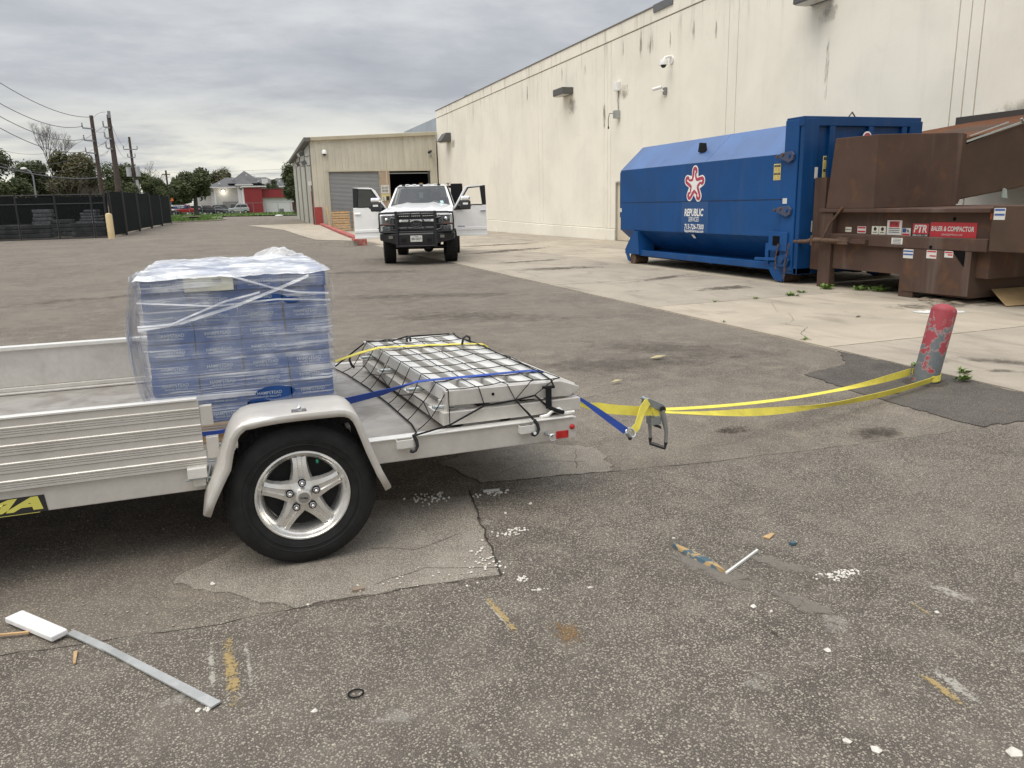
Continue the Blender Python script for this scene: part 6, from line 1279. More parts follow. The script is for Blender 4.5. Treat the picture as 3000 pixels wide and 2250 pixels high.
# rear bed, toolbox rack behind the cab
ko('bed_side', MB().prism([(3.36,.80),(3.52,.80)]+arch(4.1,.55,.62,150,30)+[(4.75,.80),(5.7,.85),(5.7,1.58),(3.36,1.60)], 'x', -1.03,-.92), 'carwhite', bevel=.02); ko('bed_side', MB().prism([(3.36,.80),(3.52,.80)]+arch(4.1,.55,.62,150,30)+[(4.75,.80),(5.7,.85),(5.7,1.58),(3.36,1.60)], 'x', .92,1.03), 'carwhite', bevel=.02)
ko('bed_floor', MB().box(-.92,.92,3.36,5.7,.85,.95).box(-.92,.92,5.62,5.7,.95,1.55).box(-.92,.92,3.36,3.42,.95,1.6), 'plastic')
ko('rear_bumper', MB().box(-.95,.95,5.72,5.9,.65,.85), 'chrome'); ko('mud_flap', MB().box(-1.0,-.66,4.7,4.72,.25,.85).box(.66,1.0,4.7,4.72,.25,.85), 'blackmatte')
ko('headache_rack', MB().box(.86,1.26,3.46,3.54,1.55,2.34) , 'blackmatte', bevel=.03); ko('headache_rack', MB().box(-.9,.86,3.46,3.52,2.20,2.28), 'blackmatte', bevel=.015)
ko('whip_mount', MB().cyl((.80,2.9,2.28),(.80,2.9,2.34),.02,6).box(.72,.88,2.89,2.91,2.335,2.35), 'black')
# open doors; door local: hinge at origin, panel along +x*s, seen face = outer face
def door_(s, ang):
    hx, hy_ = s*1.0, 1.03
    a = R_(ang); ux = Vector((s*math.sin(a), math.cos(a), 0)); nx_ = Vector((s*math.cos(a), -math.sin(a), 0))     # along the door, outward normal when shut
    def D(u, n_, z): q = Vector((hx, hy_, 0))+ux*u+nx_*n_; return (q.x, q.y, z)
    def slab(nm, poly, n0, n1, m, par=None, bev=.012):
        n = len(poly); mb = MB(); mb.add([D(u,n0,z) for u, z in poly]+[D(u,n1,z) for u, z in poly], [tuple(range(n-1,-1,-1)), tuple(range(n,2*n))]+[(i,(i+1)%n,n+(i+1)%n,n+i) for i in range(n)])
        return ko(nm, mb, m, par if par is not None else TK, bevel=bev)
    dr = slab('door', [(0,.70),(1.12,.68),(1.12,1.62),(.62,1.62),(.48,1.50),(.0,1.49)], -.09, .0, 'carwhite')
    slab('door_step_line', [(0,.88),(1.12,.86),(1.12,.95),(0,.97)], .0, .018, 'carwhite', dr); slab('door_foot', [(0,.70),(1.12,.68),(1.12,.74),(0,.76)], .0, .012, 'carwhite', dr)
    slab('inner_panel', [(.05,.78),(1.07,.76),(1.07,1.55),(.05,1.45)], -.14, -.0905, 'seat', dr)
    # window frame: sloped front post, top, rear post (gloss black outside)
    slab('window_frame', [(.0,1.49),(.06,1.49),(.52,2.14),(.52,2.205),(.40,2.13)], -.075, -.02, 'carwhite', dr, .004); slab('window_frame', [(.40,2.13),(.52,2.145),(1.08,2.17),(1.10,2.225),(.60,2.22)], -.075, -.02, 'carwhite', dr, .004)
    slab('window_post', [(1.00,1.62),(1.12,1.62),(1.10,2.22),(.93,2.20)], -.07, -.015, 'black', dr, .004)
    slab('window_seal', [(.03,1.49),(.07,1.49),(.53,2.13),(.95,2.165),(.95,2.19),(.50,2.165)], -.015, -.008, 'black', dr, 0)
    slab('belt_trim', [(.0,1.49),(.48,1.50),(.62,1.62),(1.0,1.62),(1.0,1.65),(.61,1.65),(.47,1.53),(.0,1.53)], -.02, .004, 'black', dr, 0)
    if s < 0: slab('window', [(.07,1.52),(.49,1.53),(.62,1.63),(1.0,1.63),(.93,2.17),(.53,2.13)], -.05, -.046, 'glass_d', dr, 0)
    h = slab('door_handle', [(.88,1.415),(1.08,1.415),(1.08,1.46),(.88,1.46)], .02, .045, 'chrome', dr, .008)
    slab('badge', [(.12,.985),(.36,.975),(.36,.998),(.12,1.008)], .001, .006, 'chrome' if s > 0 else 'plastic', dr, 0)
    # tow mirror on a double arm
    slab('mirror_base', [(.02,1.50),(.30,1.50),(.34,1.68),(.16,1.70)], -.01, .05, 'plastic', dr)
    ar = slab('mirror_arm', [(.12,1.60),(.20,1.60),(.20,1.66),(.12,1.66)], .05, .30, 'plastic', dr)
    mc = Vector(D(.20,.44,0)); fwd_ = -ux
    def MBx(nm, du, dn, z0, z1, m, off_n=0, off_u=0, bev=.03):
        mb = MB(); c = Vector(D(.22+off_u,.20+off_n,(z0+z1)/2)); mb.obox(c, Vector((s*1,0,0))*dn, Vector((0,1,0))*du, Vector((0,0,(z1-z0)/2))); return ko(nm, mb, m, dr, bevel=bev)
    mh = MBx('mirror_housing', .09, .155, 1.50, 1.76, 'plastic', .20, .02); MBx('mirror_cap', .095, .15, 1.755, 1.90, 'chrome', .20, .02, .05); MBx('mirror_signal', .096, .08, 1.64, 1.70, 'chrome', .20, .02, .004)
door_(-1, 78); door_(1, 66)
# ================================================================== BLACK SCREENED FENCE, CREAM BOLLARD
def meshmat(name, a, col=(.012,.014,.015)):
    m, t, b, o = newmat(name); L = t.links; v = coords(t); big = noise(t, coords(t, (1,1,.2)), 1.6, 4, .6)
    b.inputs['Base Color'].default_value = (*col,1); b.inputs['Roughness'].default_value = .9; b.inputs['Specular IOR Level'].default_value = .1
    L.new(M('MULTIPLY_ADD', ramp(t, big, .35, .65), -.06, a, tree=t), b.inputs['Alpha']); return m
MAT['screen'] = meshmat('black_screen', .56); MAT['screen2'] = meshmat('open_black_mesh', .42); MAT['screen3'] = meshmat('dense_black_screen', .975, (.016,.02,.02))
FN = thing('screen_fence', 'low black fence of see-through mesh screens in front of the stacked stock', 'fence', (-9,48.7,.3))
px_ = [-16,-14.1,-12.4,-10.5,-8.65,-6.9,-6.25]
for x in px_: obj('post', MB().cyl((x,48.7,.2),(x,48.7,2.74),.05,10), MAT['black'], FN)
for a, b_ in zip(px_, px_[1:]):
    obj('screen_panel', MB().box(a+.06,b_-.06,48.69,48.70,.40,2.22), MAT['screen'], FN); obj('mesh_panel', MB().box(a+.06,b_-.06,48.69,48.70,2.24,2.66), MAT['screen2'], FN)
for z in (2.70,2.23,.38): obj('rail', MB().cyl((-16,48.7,z),(-6.25,48.7,z),.028,8), MAT['black'], FN)
GT = thing('screen_fence', 'tall black screened gate panels standing in a zigzag by the drive', 'fence', (-5.7,65,.4))
nG = 9; gp = [V3((-6.05+.85*q+(.30 if i % 2 else -.05), 49.6+30.5*q**1.25, 0)) for i, q in [(i, i/nG) for i in range(nG+1)]]
for i in range(nG):
    a, b_ = gp[i], gp[i+1]; d = (b_-a).normalized(); za, zb_ = hy(a.y), hy(b_.y)
    n_ = V3((d.y,-d.x,0))*.012; a2, b2 = a+d*.10, b_-d*.10
    mb = MB(); mb.add([a2+n_+V3((0,0,za+.10)),b2+n_+V3((0,0,zb_+.10)),b2+n_+V3((0,0,zb_+2.50)),a2+n_+V3((0,0,za+2.50)),a2-n_+V3((0,0,za+.10)),b2-n_+V3((0,0,zb_+.10)),b2-n_+V3((0,0,zb_+2.50)),a2-n_+V3((0,0,za+2.50))], [(0,1,2,3),(7,6,5,4),(0,4,5,1),(1,5,6,2),(2,6,7,3),(3,7,4,0)])
    obj('screen_panel', mb, MAT['screen3'], GT)
for p in gp: obj('post', MB().cyl((p.x,p.y,hy(p.y)-.05),(p.x,p.y,hy(p.y)+2.58),.07,10), MAT['black'], GT)
obj('track_kerb', MB().bar((-5.95,51,hy(51)+.04),(-5.0,80,hy(80)+.04),(.12,0,0),(0,0,.06)), MAT['concrete'], parent=ground)
t_ = thing('bollard', 'cream painted post with rounded cap in front of the black gate', 'bollard', (-5.93,47.2,.3)); obj('post', MB().lathe([(.17,-.1),(.17,1.27),(.13,1.36),(.0,1.39)], (-5.93,47.2,.3), (0,0,1), 18), mat('cream_paint',(.62,.49,.27),.6,0,.06,3), t_, smooth=45)
BACKING = thing('screen_fence', 'added black backing screen that darkens the view behind the stock', 'fence', (-11,57,.4))  # extra backing, added so the view through the mesh reads dark
for i in range(5): x = -17+i*1.98; obj('screen_panel', MB().box(x,x+1.95,57,57.02,1.15 ,2.75), MAT['screen3'], BACKING); obj('lower_backing', MB().box(x,x+1.95,57,57.02,.4,1.14), MAT['screen3'], BACKING); obj('post', MB().cyl((x,57.05,.3),(x,57.05,2.8),.05,8), MAT['black'], BACKING)
# stock behind the fence
MAT['cage'] = mat('grey_stock', (.17,.175,.18), .7, .2, .4, 2.5, spots=((.30,.31,.32), 3, .55, .65, .8)); MAT['cage2'] = mat('pale_wire', (.34,.35,.36), .6, .2, .35, 5)
rng = random.Random(5)
def stack(lb, x0, x1, y0, y1, z0, n, h, m, taper=0.0, jit=.08):
    t_ = thing('stock_stack', lb, 'stack', ((x0+x1)/2,(y0+y1)/2,z0), group='stock piled behind the black fence')
    for i in range(n):
        tp = taper*i; j = rng.uniform(-jit,jit); obj('layer', MB().box(x0+tp+j,x1-tp+j,y0,y1,z0+i*h+.01,z0+(i+1)*h-.02), m, t_, bevel=.03)
stack('long low row of dark crates behind the left end of the fence', -16,-9.6,51.4,52.4,.38,3,.26,MAT['cage'],0,.05)
stack('pale grey crates stacked behind the second fence post', -10.9,-9.9,54,55,.4,7,.23,MAT['cage2'],.0,.06)
stack('low dark crates between the two grey piles', -9.8,-8.7,53.5,54.5,.4,4,.25,MAT['cage'],0,.05)
stack('tapering heap of wire baskets near the fence corner', -8.9,-6.6,53.5,55,.4,9,.17,MAT['cage2'],.10,.10)
stack('dark crates under the wire baskets in front', -8.5,-6.7,51.6,52.6,.38,3,.27,MAT['cage'],.0,.05)

# ================================================================== UTILITY POLES AND WIRES
MAT['pole'] = mat('weathered_pole', (.075,.058,.048), .9, 0, .25, 6, streak=((.04,.032,.028), 5, .5, .75, .6)); MAT['insul'] = plain('insulator_grey', (.22,.23,.25), .5)
def pole(lb, x, y, z0, z1, r0, r1, arms, lean=0):
    t_ = thing('utility_pole', lb, 'utility pole', (x,y,z0), group='utility poles')
    obj('shaft', MB().cyl((x,y,z0-.2),(x+lean,y,z1),r0,12,r1), MAT['pole'], t_, smooth=50)
    for (dx0, dx1, z) in arms:
        xx = x+lean*(z-z0)/(z1-z0); a = obj('cross_arm', MB().bar((xx+dx0,y-.15,z),(xx+dx1,y-.15,z+(.0 if dx1-dx0 > 1 else -.06)),(0,.04,0),(0,0,.045)), MAT['insul'], t_)
        for dx in ((dx0,) if dx0*dx1 <= 0 and abs(dx1) < .15 else (dx0,dx1)): obj('insulator', MB().lathe([(.02,0),(.06,.05),(.03,.10),(.06,.15),(.03,.22),(.05,.30)], (xx+dx,y-.15,z+.03), (0,0,1), 8), MAT['insul'], a)
    return t_
p1 = pole('brown utility pole farthest left with three stub arms', -8.0,62,.45,8.25,.17,.12,[(-.62,.0,7.42),(-.62,.0,6.62),(-.62,.0,5.80)])
p2 = pole('tall dark utility pole standing at the bend of the black fence', -6.13,54.9,.43,7.55,.24,.11,[(-.34,.0,6.82),(-.34,.0,6.18),(-.34,.0,5.58)])
obj('top_bracket', MB().box(-6.16,-6.0,54.7,54.9,7.35,7.75), MAT['insul'], p2)
p3 = pole('distant utility pole with crossarm and two grey transformer cans', -8.25,88,.6,9.05,.17,.11,[(-.62,.62,7.85),(-.34,.34,7.12)])
for dx, r in ((-.42,.24),(.40,.22)): obj('transformer', MB().cyl((-8.25+dx,87.9,5.25),(-8.25+dx,87.9,6.15),r,14), mat('transformer_grey',(.42,.43,.43),.5) if dx < 0 else bpy.data.materials['transformer_grey'], p3, smooth=40)
obj('riser_conduit', MB().box(-8.15,-7.9,87.6,87.8,2.2,4.9), bpy.data.materials['transformer_grey'], p3)
MAT['wire'] = plain('wire_grey', (.10,.10,.11), .6)
def wire(lb, a, b_, sag, r=.018, n=18, g='overhead wires'): return tag(obj('overhead_wire', MB().tube(cat_(a, b_, n, sag), r, 4), MAT['wire'], loc=tuple(a)), lb, 'wire', g)
for i, (z0_, zp, dx, lb) in enumerate(((7.45,8.15,0,'topmost overhead wire rising to the left picture edge'),(6.53,7.55,-.6,'second overhead wire from the top stub arm'),(5.95,6.72,-.6,'third overhead wire from the middle stub arm'),(5.43,5.92,-.6,'fourth overhead wire from the lowest stub arm'))):
    e = V3((-8.0+dx,62,zp)); s_ = V3((-8.55,40,z0_)); far_ = s_+(s_-e)*.35+V3((0,0,.5)); wire(lb, far_, e, .75)
for z0_, zp, lb in ((5.25,6.9,'thin wire crossing behind from left toward the dark pole'),(4.78,6.0,'slack thin wire crossing the bare branches'),(4.40,5.4,'lowest thin wire crossing the bare branches')):
    wire(lb, (-14.5,62,z0_+1.1), (-6.45,54.9,zp), 1.1, .010)
wire('thick low cable along the dark trees', (-8.98,40,3.74), (-8.0,62,4.15), .25, .03)
for k, (z1_, z2_) in enumerate(((8.1,7.7),(7.4,6.9),(6.6,6.25),(5.8,5.65))): wire(['short span between the pole tops','short span between the upper stub arms','short span between the middle stub arms','short span between the lower stub arms'][k], (-7.9,62,z1_), (-6.3,54.9,z2_), .35 if k else -.1, .010)
for k, z_ in enumerate((7.4,6.5)): wire(['wire running back to the distant pole, upper','wire running back to the distant pole, lower'][k], (-6.13,54.9,z_), (-8.3,88,8.95 if k == 0 else 7.95), 1.2, .010)
wire('long flat wire across the sky above the far roofs', (-8.3,140,7.9), (30,205,12.2), .2, .02)
wire('lower long flat wire above the far roofs', (-8.3,140,7.2), (30,205,11.4), .2, .02)
t_ = thing('street_lamp', 'silver street lamp with curved arm before the dark trees', 'street lamp', (-12.88,66,.6))
obj('shaft', MB().tube([(-12.88,66,.5),(-12.84,66,4.4),(-12.95,66,4.75),(-13.2,66,4.95)], [.07,.05,.045,.04], 8), MAT['insul'], t_); obj('lamp_head', MB().sphere((-13.36,66,4.98),.2,10,6,(1.1,.7,.4)), MAT['white'], t_)
t_ = thing('far_pole', 'small dark pole far off above the trees', 'utility pole', (-8.4,140,1)); obj('shaft', MB().cyl((-8.4,140,1),(-8.4,140,8.3),.14,8), MAT['pole'], t_); obj('cross_arm', MB().box(-9.0,-7.8,139.9,140.1,7.6,7.75), MAT['pole'], t_)

# ================================================================== TREES
def leafmat(name, a, b2, c2):
    m, t, b, o = newmat(name); L = t.links; v = coords(t); k = noise(t, v, .55, 4, .6); k2 = noise(t, v, 3.5, 3, .6)
    c = mixc(t, ramp(t, k, .35, .65), a, b2); c = mixc(t, M('MULTIPLY', ramp(t, k2, .5, .75), .6, tree=t), c, c2); L.new(c, b.inputs['Base Color']); b.inputs['Roughness'].default_value = .75; b.inputs['Specular IOR Level'].default_value = .25; return m
MAT['leaf'] = leafmat('dark_oak_leaves', (.045,.058,.024), (.075,.09,.036), (.11,.115,.055)); MAT['leaf2'] = leafmat('olive_leaves', (.065,.07,.032), (.11,.10,.05), (.14,.125,.08)); MAT['bark'] = mat('grey_bark', (.085,.072,.062), .95, 0, .25, 5)
def crown(cx_, cy_, zb_, zt_, w_, seed, n=3600, size=.30, d=None):
    rng = random.Random(seed); d = d or w_*.8; blobs = []
    for i in range(15):
        q = rng.random(); a = rng.uniform(0,6.28); rr = rng.uniform(.15,.95)*(1-.55*q)
        blobs.append((cx_+math.cos(a)*rr*w_/2, cy_+math.sin(a)*rr*d/2, zb_+(zt_-zb_)*(.25+.68*q), w_*rng.uniform(.13,.23)))
    V, F = [], []
    for i in range(n):
        bx_, by_, bz_, br = blobs[rng.randrange(len(blobs))]
        dv = V3((rng.gauss(0,1),rng.gauss(0,1),rng.gauss(0,.8))); dv = dv.normalized()*br*rng.random()**.4*rng.uniform(.8,1.15); p = V3((bx_,by_,bz_))+dv
        if p.z < zb_*.6: continue
        u = V3((rng.gauss(0,1),rng.gauss(0,1),rng.gauss(0,1))).normalized(); w2 = u.orthogonal().normalized(); s_ = size*rng.uniform(.5,1.15); k = len(V)
        V += [p-u*s_, p+w2*s_*.42, p+u*s_, p-w2*s_*.42]; F.append((k,k+1,k+2,k+3))
    mb = MB(); mb.add(V, F); return mb, blobs
def tree(lb, x, y, zt_, w_, seed, m='leaf', n=3600, size=.17, trunk=None, zb_=None, g='leafy trees beyond the fence'):
    z0 = hy(y); zb_ = zb_ or z0+1.6; t_ = thing('tree', lb, 'tree', (x,y,z0), group=g); mb, bl = crown(x,y,zb_,zt_,w_,seed,int(n*3),size)
    obj('crown', mb, MAT[m], t_, recalc=False); rng = random.Random(seed+99); mb = MB(); tr = trunk or w_*.035+.08
    mb.tube([(x,y,z0-.2),(x+rng.uniform(-.1,.1),y,z0+1.0),(x+rng.uniform(-.2,.2),y,zb_+.6)], [tr*1.25,tr,tr*.8], 9)
    for b_ in bl[:9]: mb.tube([(x,y,zb_+.3),((x+b_[0])/2,(y+b_[1])/2,(zb_+b_[2])/2+.5),(b_[0],b_[1],b_[2])], [tr*.55,tr*.35,tr*.12], 6)
    obj('trunk', mb, MAT['bark'], t_)
tree('dark rounded evergreen cut by the left picture edge', -17.6,75,6.9,5.4,1)
tree('low dark evergreen just right of the leftmost tree', -15.6,80,6.0,4.2,2,n=3000)
tree('broad olive tinted tree behind the street lamp', -12.3,78,6.75,5.0,3,'leaf2',n=4200)
tree('dark green tree seen behind the two tall poles', -10.2,95,6.5,5.6,4,n=3800)
tree('dark tree behind the transformer pole', -9.1,112,6.6,4.6,5,n=3000)
tree('low dark tree filling the gap beyond the gate', -8.6,128,6.2,4.0,6,n=2600)
tree('spreading oak in front of the pale hotel', -4.4,135,7.5,7.6,7,'leaf',n=4600,size=.34,zb_=4.0)
tree('dark tree half hidden behind the metal building', 10.2,125,8.3,5.4,8,n=4200)
tree('small dark tree below the hotel roof beside the red building', 9.0,160,7.6,3.4,9,n=1800)
tree('low dark tree far back left of the oak', -8.0,165,7.4,6.0,12,n=2600,size=.36)
tree('grey green tree crown above the hotel roof', -.9,232,11.6,9,10,'leaf2',n=2600,size=.5,zb_=8)
tree('dense dark tree low behind the screen fence', -13.6,92,5.2,5.4,13,n=3000); tree('dark shrubby tree behind the fence corner', -8.9,86,4.6,3.8,14,n=2600)
def bare(lb, x, y, z0, h, spread, seed, depth=6):
    t_ = thing('bare_tree', lb, 'tree', (x,y,z0), group='leafless trees'); rng = random.Random(seed); mb = MB(); tw = MB()
    def br(p, d, l, r, k):
        q = p+d*l; (mb if k > 3 else tw).tube([p, p+d*l*.5+V3((rng.uniform(-.06,.06)*l,rng.uniform(-.06,.06)*l,0)), q], [r, r*.85, r*.7], 5 if k > 3 else 3, caps=False)
        if k == 0: return
        for i in range(3 if k > 2 else 2+(rng.random() < .5)):
            e_ = (d+V3((rng.uniform(-1,1)*spread,rng.uniform(-1,1)*spread,rng.uniform(-.1,.45)))).normalized(); br(q, e_, l*rng.uniform(.60,.82), r*.62, k-1)
    br(V3((x,y,z0)), V3((0,0,1)), h*.27, h*.011, depth); obj('trunk', mb, MAT['bark'], t_, recalc=False); obj('twigs', tw, MAT['bark'], t_, recalc=False, kind='stuff')
bare('tall bare tree with fine twigs above the olive tree', -14.6,84,2.2,8.6,.5,3,7); bare('bare pale tree right of the transformer pole', -11.2,130,2.0,8.6,.6,5,5); bare('second bare tree beside the transformer pole', -9.7,131,2.0,6.8,.6,6,5); bare('small bare tree far behind the hotel roof', 1.0,235,8,7.5,.6,8,5)
bare('tangled grey bare tree low in front of the olive crown', -11.2,70,.6,5.2,.75,11,5); bare('tangled grey bare shrub by the first utility pole', -9.7,68,.6,4.2,.8,12,5)

# ================================================================== FAR BUILDINGS AND CARS
MAT['hotelwall'] = mat('pale_hotel_wall', (.46,.455,.43), .8, 0, .04, .5); MAT['shingle'] = mat('grey_shingle', (.105,.105,.108), .9, 0, .15, 2.5); MAT['hoteltrim'] = plain('white_trim', (.60,.60,.58), .6)
H = thing('hotel', 'pale grey hotel with dark hipped roofs, lamp lit on its wall', 'building', (4,206,1.2))
def hip(x0, x1, y0, y1, z, zr, inset):
    V = [(x0,y0,z),(x1,y0,z),(x1,y1,z),(x0,y1,z),(x0+inset,(y0+y1)/2,zr),(x1-inset,(y0+y1)/2,zr)]; return MB().add(V, [(0,1,5,4),(1,2,5),(2,3,4,5),(3,0,4),(0,3,2,1)])
obj('wall', MB().box(-2.9,14.5,206,216,.8,7.4), MAT['hotelwall'], H); obj('wall', MB().box(-6.2,-2.9,208.5,216,.8,7.2), MAT['hotelwall'], H); obj('wall', MB().box(14.5,24,208,216,.8,7.4), MAT['hotelwall'], H)
obj('roof', hip(-3.6,15,205,217,7.4,9.8,4.5), MAT['shingle'], H); obj('roof', hip(-7,-1,207.6,217,7.2,9.6,3), MAT['shingle'], H); obj('roof', hip(10,25,207,217,7.4,9.6,3), MAT['shingle'], H)
obj('roof', hip(1.2,9.6,205.5,214,8.2,11.3,4.1), MAT['shingle'], H); obj('roof', hip(2.9,6.9,203.2,209,7.9,9.5,1.9), MAT['shingle'], H)
obj('tower', MB().box(3.3,6.6,204,206.2,.8,7.9), MAT['hoteltrim'], H); obj('fascia', MB().box(-3.7,15.1,204.8,205.0,7.15,7.42), MAT['hoteltrim'], H); obj('fascia', MB().box(2.8,7.0,203.0,203.2,7.65,7.92), MAT['hoteltrim'], H)
for i in range(5):
    for j in range(2):
        wd = obj('window', MB().box(4.1+j*1.2,5.1+j*1.2,203.94,203.995,1.6+i*1.05,2.4+i*1.05), plain('pale_pane',(.50,.50,.49),.3) if i+j == 0 else bpy.data.materials['pale_pane'], H)
obj('arch', MB().tube([(3.6+2.7*i/8,203.95,6.9+.45*math.sin(math.pi*i/8)) for i in range(9)], .08, 6), MAT['shingle'], H)
obj('wall_pier', MB().box(-2.2,-1.8,205.7,205.99,.8,7.2), MAT['hoteltrim'], H)
obj('service_gate', MB().box(-.4,3.1,205.2,205.4,1.0,3.9), mat('grey_gate',(.19,.185,.17),.8), H)
obj('roof_vent', MB().box(9.2,10.6,204.6,205.6,8.0,9.2), MAT['hoteltrim'], H)
for i, (x, z) in enumerate(((-.9,8.6),(2.3,9.9),(5.6,10.6),(7.4,10.2),(4.5,9.0),(8.2,9.0),(13.2,9.0))): obj('roof_vent', MB().box(x,x+.35,204.6+.5*(z-7.4)*1.0,205.1+.5*(z-7.4),z-.5,z-.2), MAT['hoteltrim'], H)
lm, lt, lb_, lo = newmat('lit_lamp'); lb_.inputs['Emission Color'].default_value = (1,.93,.75,1); lb_.inputs['Emission Strength'].default_value = 5.0
wl_ = thing('wall_lamp', 'lit floodlight glowing on the pale hotel wall', 'lamp', (.0,205.7,6.4)); obj('lit_lens', MB().box(-.25,.25,205.55,205.75,6.25,6.65), lm, wl_); obj('housing', MB().box(-.3,.3,205.76,205.98,6.2,6.75), MAT['fixture'], wl_)
pl_ = bpy.data.lights.new('hotel_wall_lamp_light', 'POINT'); pl_.energy = 60; pl_.color = (1,.92,.75); pl_.shadow_soft_size = .2; po = bpy.data.objects.new('hotel_wall_lamp_light', pl_); COL.objects.link(po); po.location = (0,205.2,6.3)
RB = thing('red_white_building', 'low building with red end, red fascia band and white wall', 'building', (9,152,1.1)); MAT['brickred'] = mat('red_siding', (.27,.028,.032), .6, 0, .08, 1.0, streak=((.2,.02,.025), 2, .5, .7, .5)); MAT['whitewall'] = mat('white_wall', (.66,.655,.63), .75, 0, .04, 1)
obj('end_wall', MB().box(3.45,6.55,150,156,.9,5.72), MAT['brickred'], RB); obj('white_corner', MB().box(3.25,3.45,150,156,.9,5.7), MAT['whitewall'], RB); obj('wall', MB().box(6.55,18,151,156,.9,3.85), MAT['whitewall'], RB); obj('fascia_band', MB().box(6.55,18,150.6,156,3.85,5.42), MAT['brickred'], RB)
obj('coping', MB().box(3.1,7.4,149.8,156.1,5.73,5.95), MAT['whitewall'], RB); obj('coping', MB().box(7.4,18,150.5,156.1,5.43,5.5), MAT['fixture'], RB); obj('floodlight', MB().box(2.85,3.2,149.7,150,5.25,5.65), MAT['fixture'], RB)
pb_ = obj('picture_board', MB().box(11.75,13.6,150.9,150.98,1.5,2.95), plain('dark_red_board',(.12,.02,.03),.6), RB)
for i, (a, b_, z) in enumerate(((12.3,12.9,2.1),(12.5,13.2,2.4),(12.2,12.5,1.8))): obj('picture_patch', MB().box(a,b_,150.87,150.9,z-.15,z+.15), MAT['white_sticker'], pb_)
t_ = thing('chain_fence', 'thin chain link fence in front of the parked cars', 'fence', (2,146,1.1))
for i in range(12): x = -10+i*2.1; obj('post', MB().cyl((x,146,.9),(x,146,2.95),.035,6), MAT['insul'], t_)
for z in (2.93,): obj('rail', MB().cyl((-10,146,z),(13.1,146,z),.022,6), MAT['insul'], t_)
t_ = thing('ac_unit', 'small grey air conditioning box at the foot of the white wall', 'air conditioner', (9.6,148,1.1)); obj('cabinet', MB().box(9.2,9.95,147.6,148.3,1.05,1.85), MAT['cage'], t_, bevel=.03); obj('pipe', MB().tube([(9.15,148,1.1),(9.1,148,1.7),(9.2,148.1,1.75)], .03, 6), MAT['insul'], t_)
for i, (x0, x1, y, z1, c_, lb) in enumerate(((-21,-15,96,4.1,(.42,.33,.22),'low beige building glimpsed behind the dark trees'),(-13.5,-10.5,108,3.8,(.40,.30,.21),'small tan building between the tree trunks'))):
    t_ = thing('low_building', lb, 'building', (x0,y,1)); obj('wall', MB().box(x0,x1,y,y+4,.4,z1), plain('beige_wall_%s' % 'ab'[i], c_, .8), t_); obj('roof', MB().box(x0-.2,x1+.2,y-.2,y+4.2,z1+.01,z1+.2), MAT['hoteltrim'], t_)
t_ = thing('shop_sign', 'blank bright orange sign panel glimpsed under the oak', 'sign', (-9.2,158,3)); obj('panel', MB().box(-9.75,-8.8,158,158.15,3.7,4.5), plain('orange_panel',(.75,.16,.04),.5), t_); obj('post', MB().cyl((-9.3,158.1,1),(-9.3,158.1,3.7),.08,8), MAT['insul'], t_)
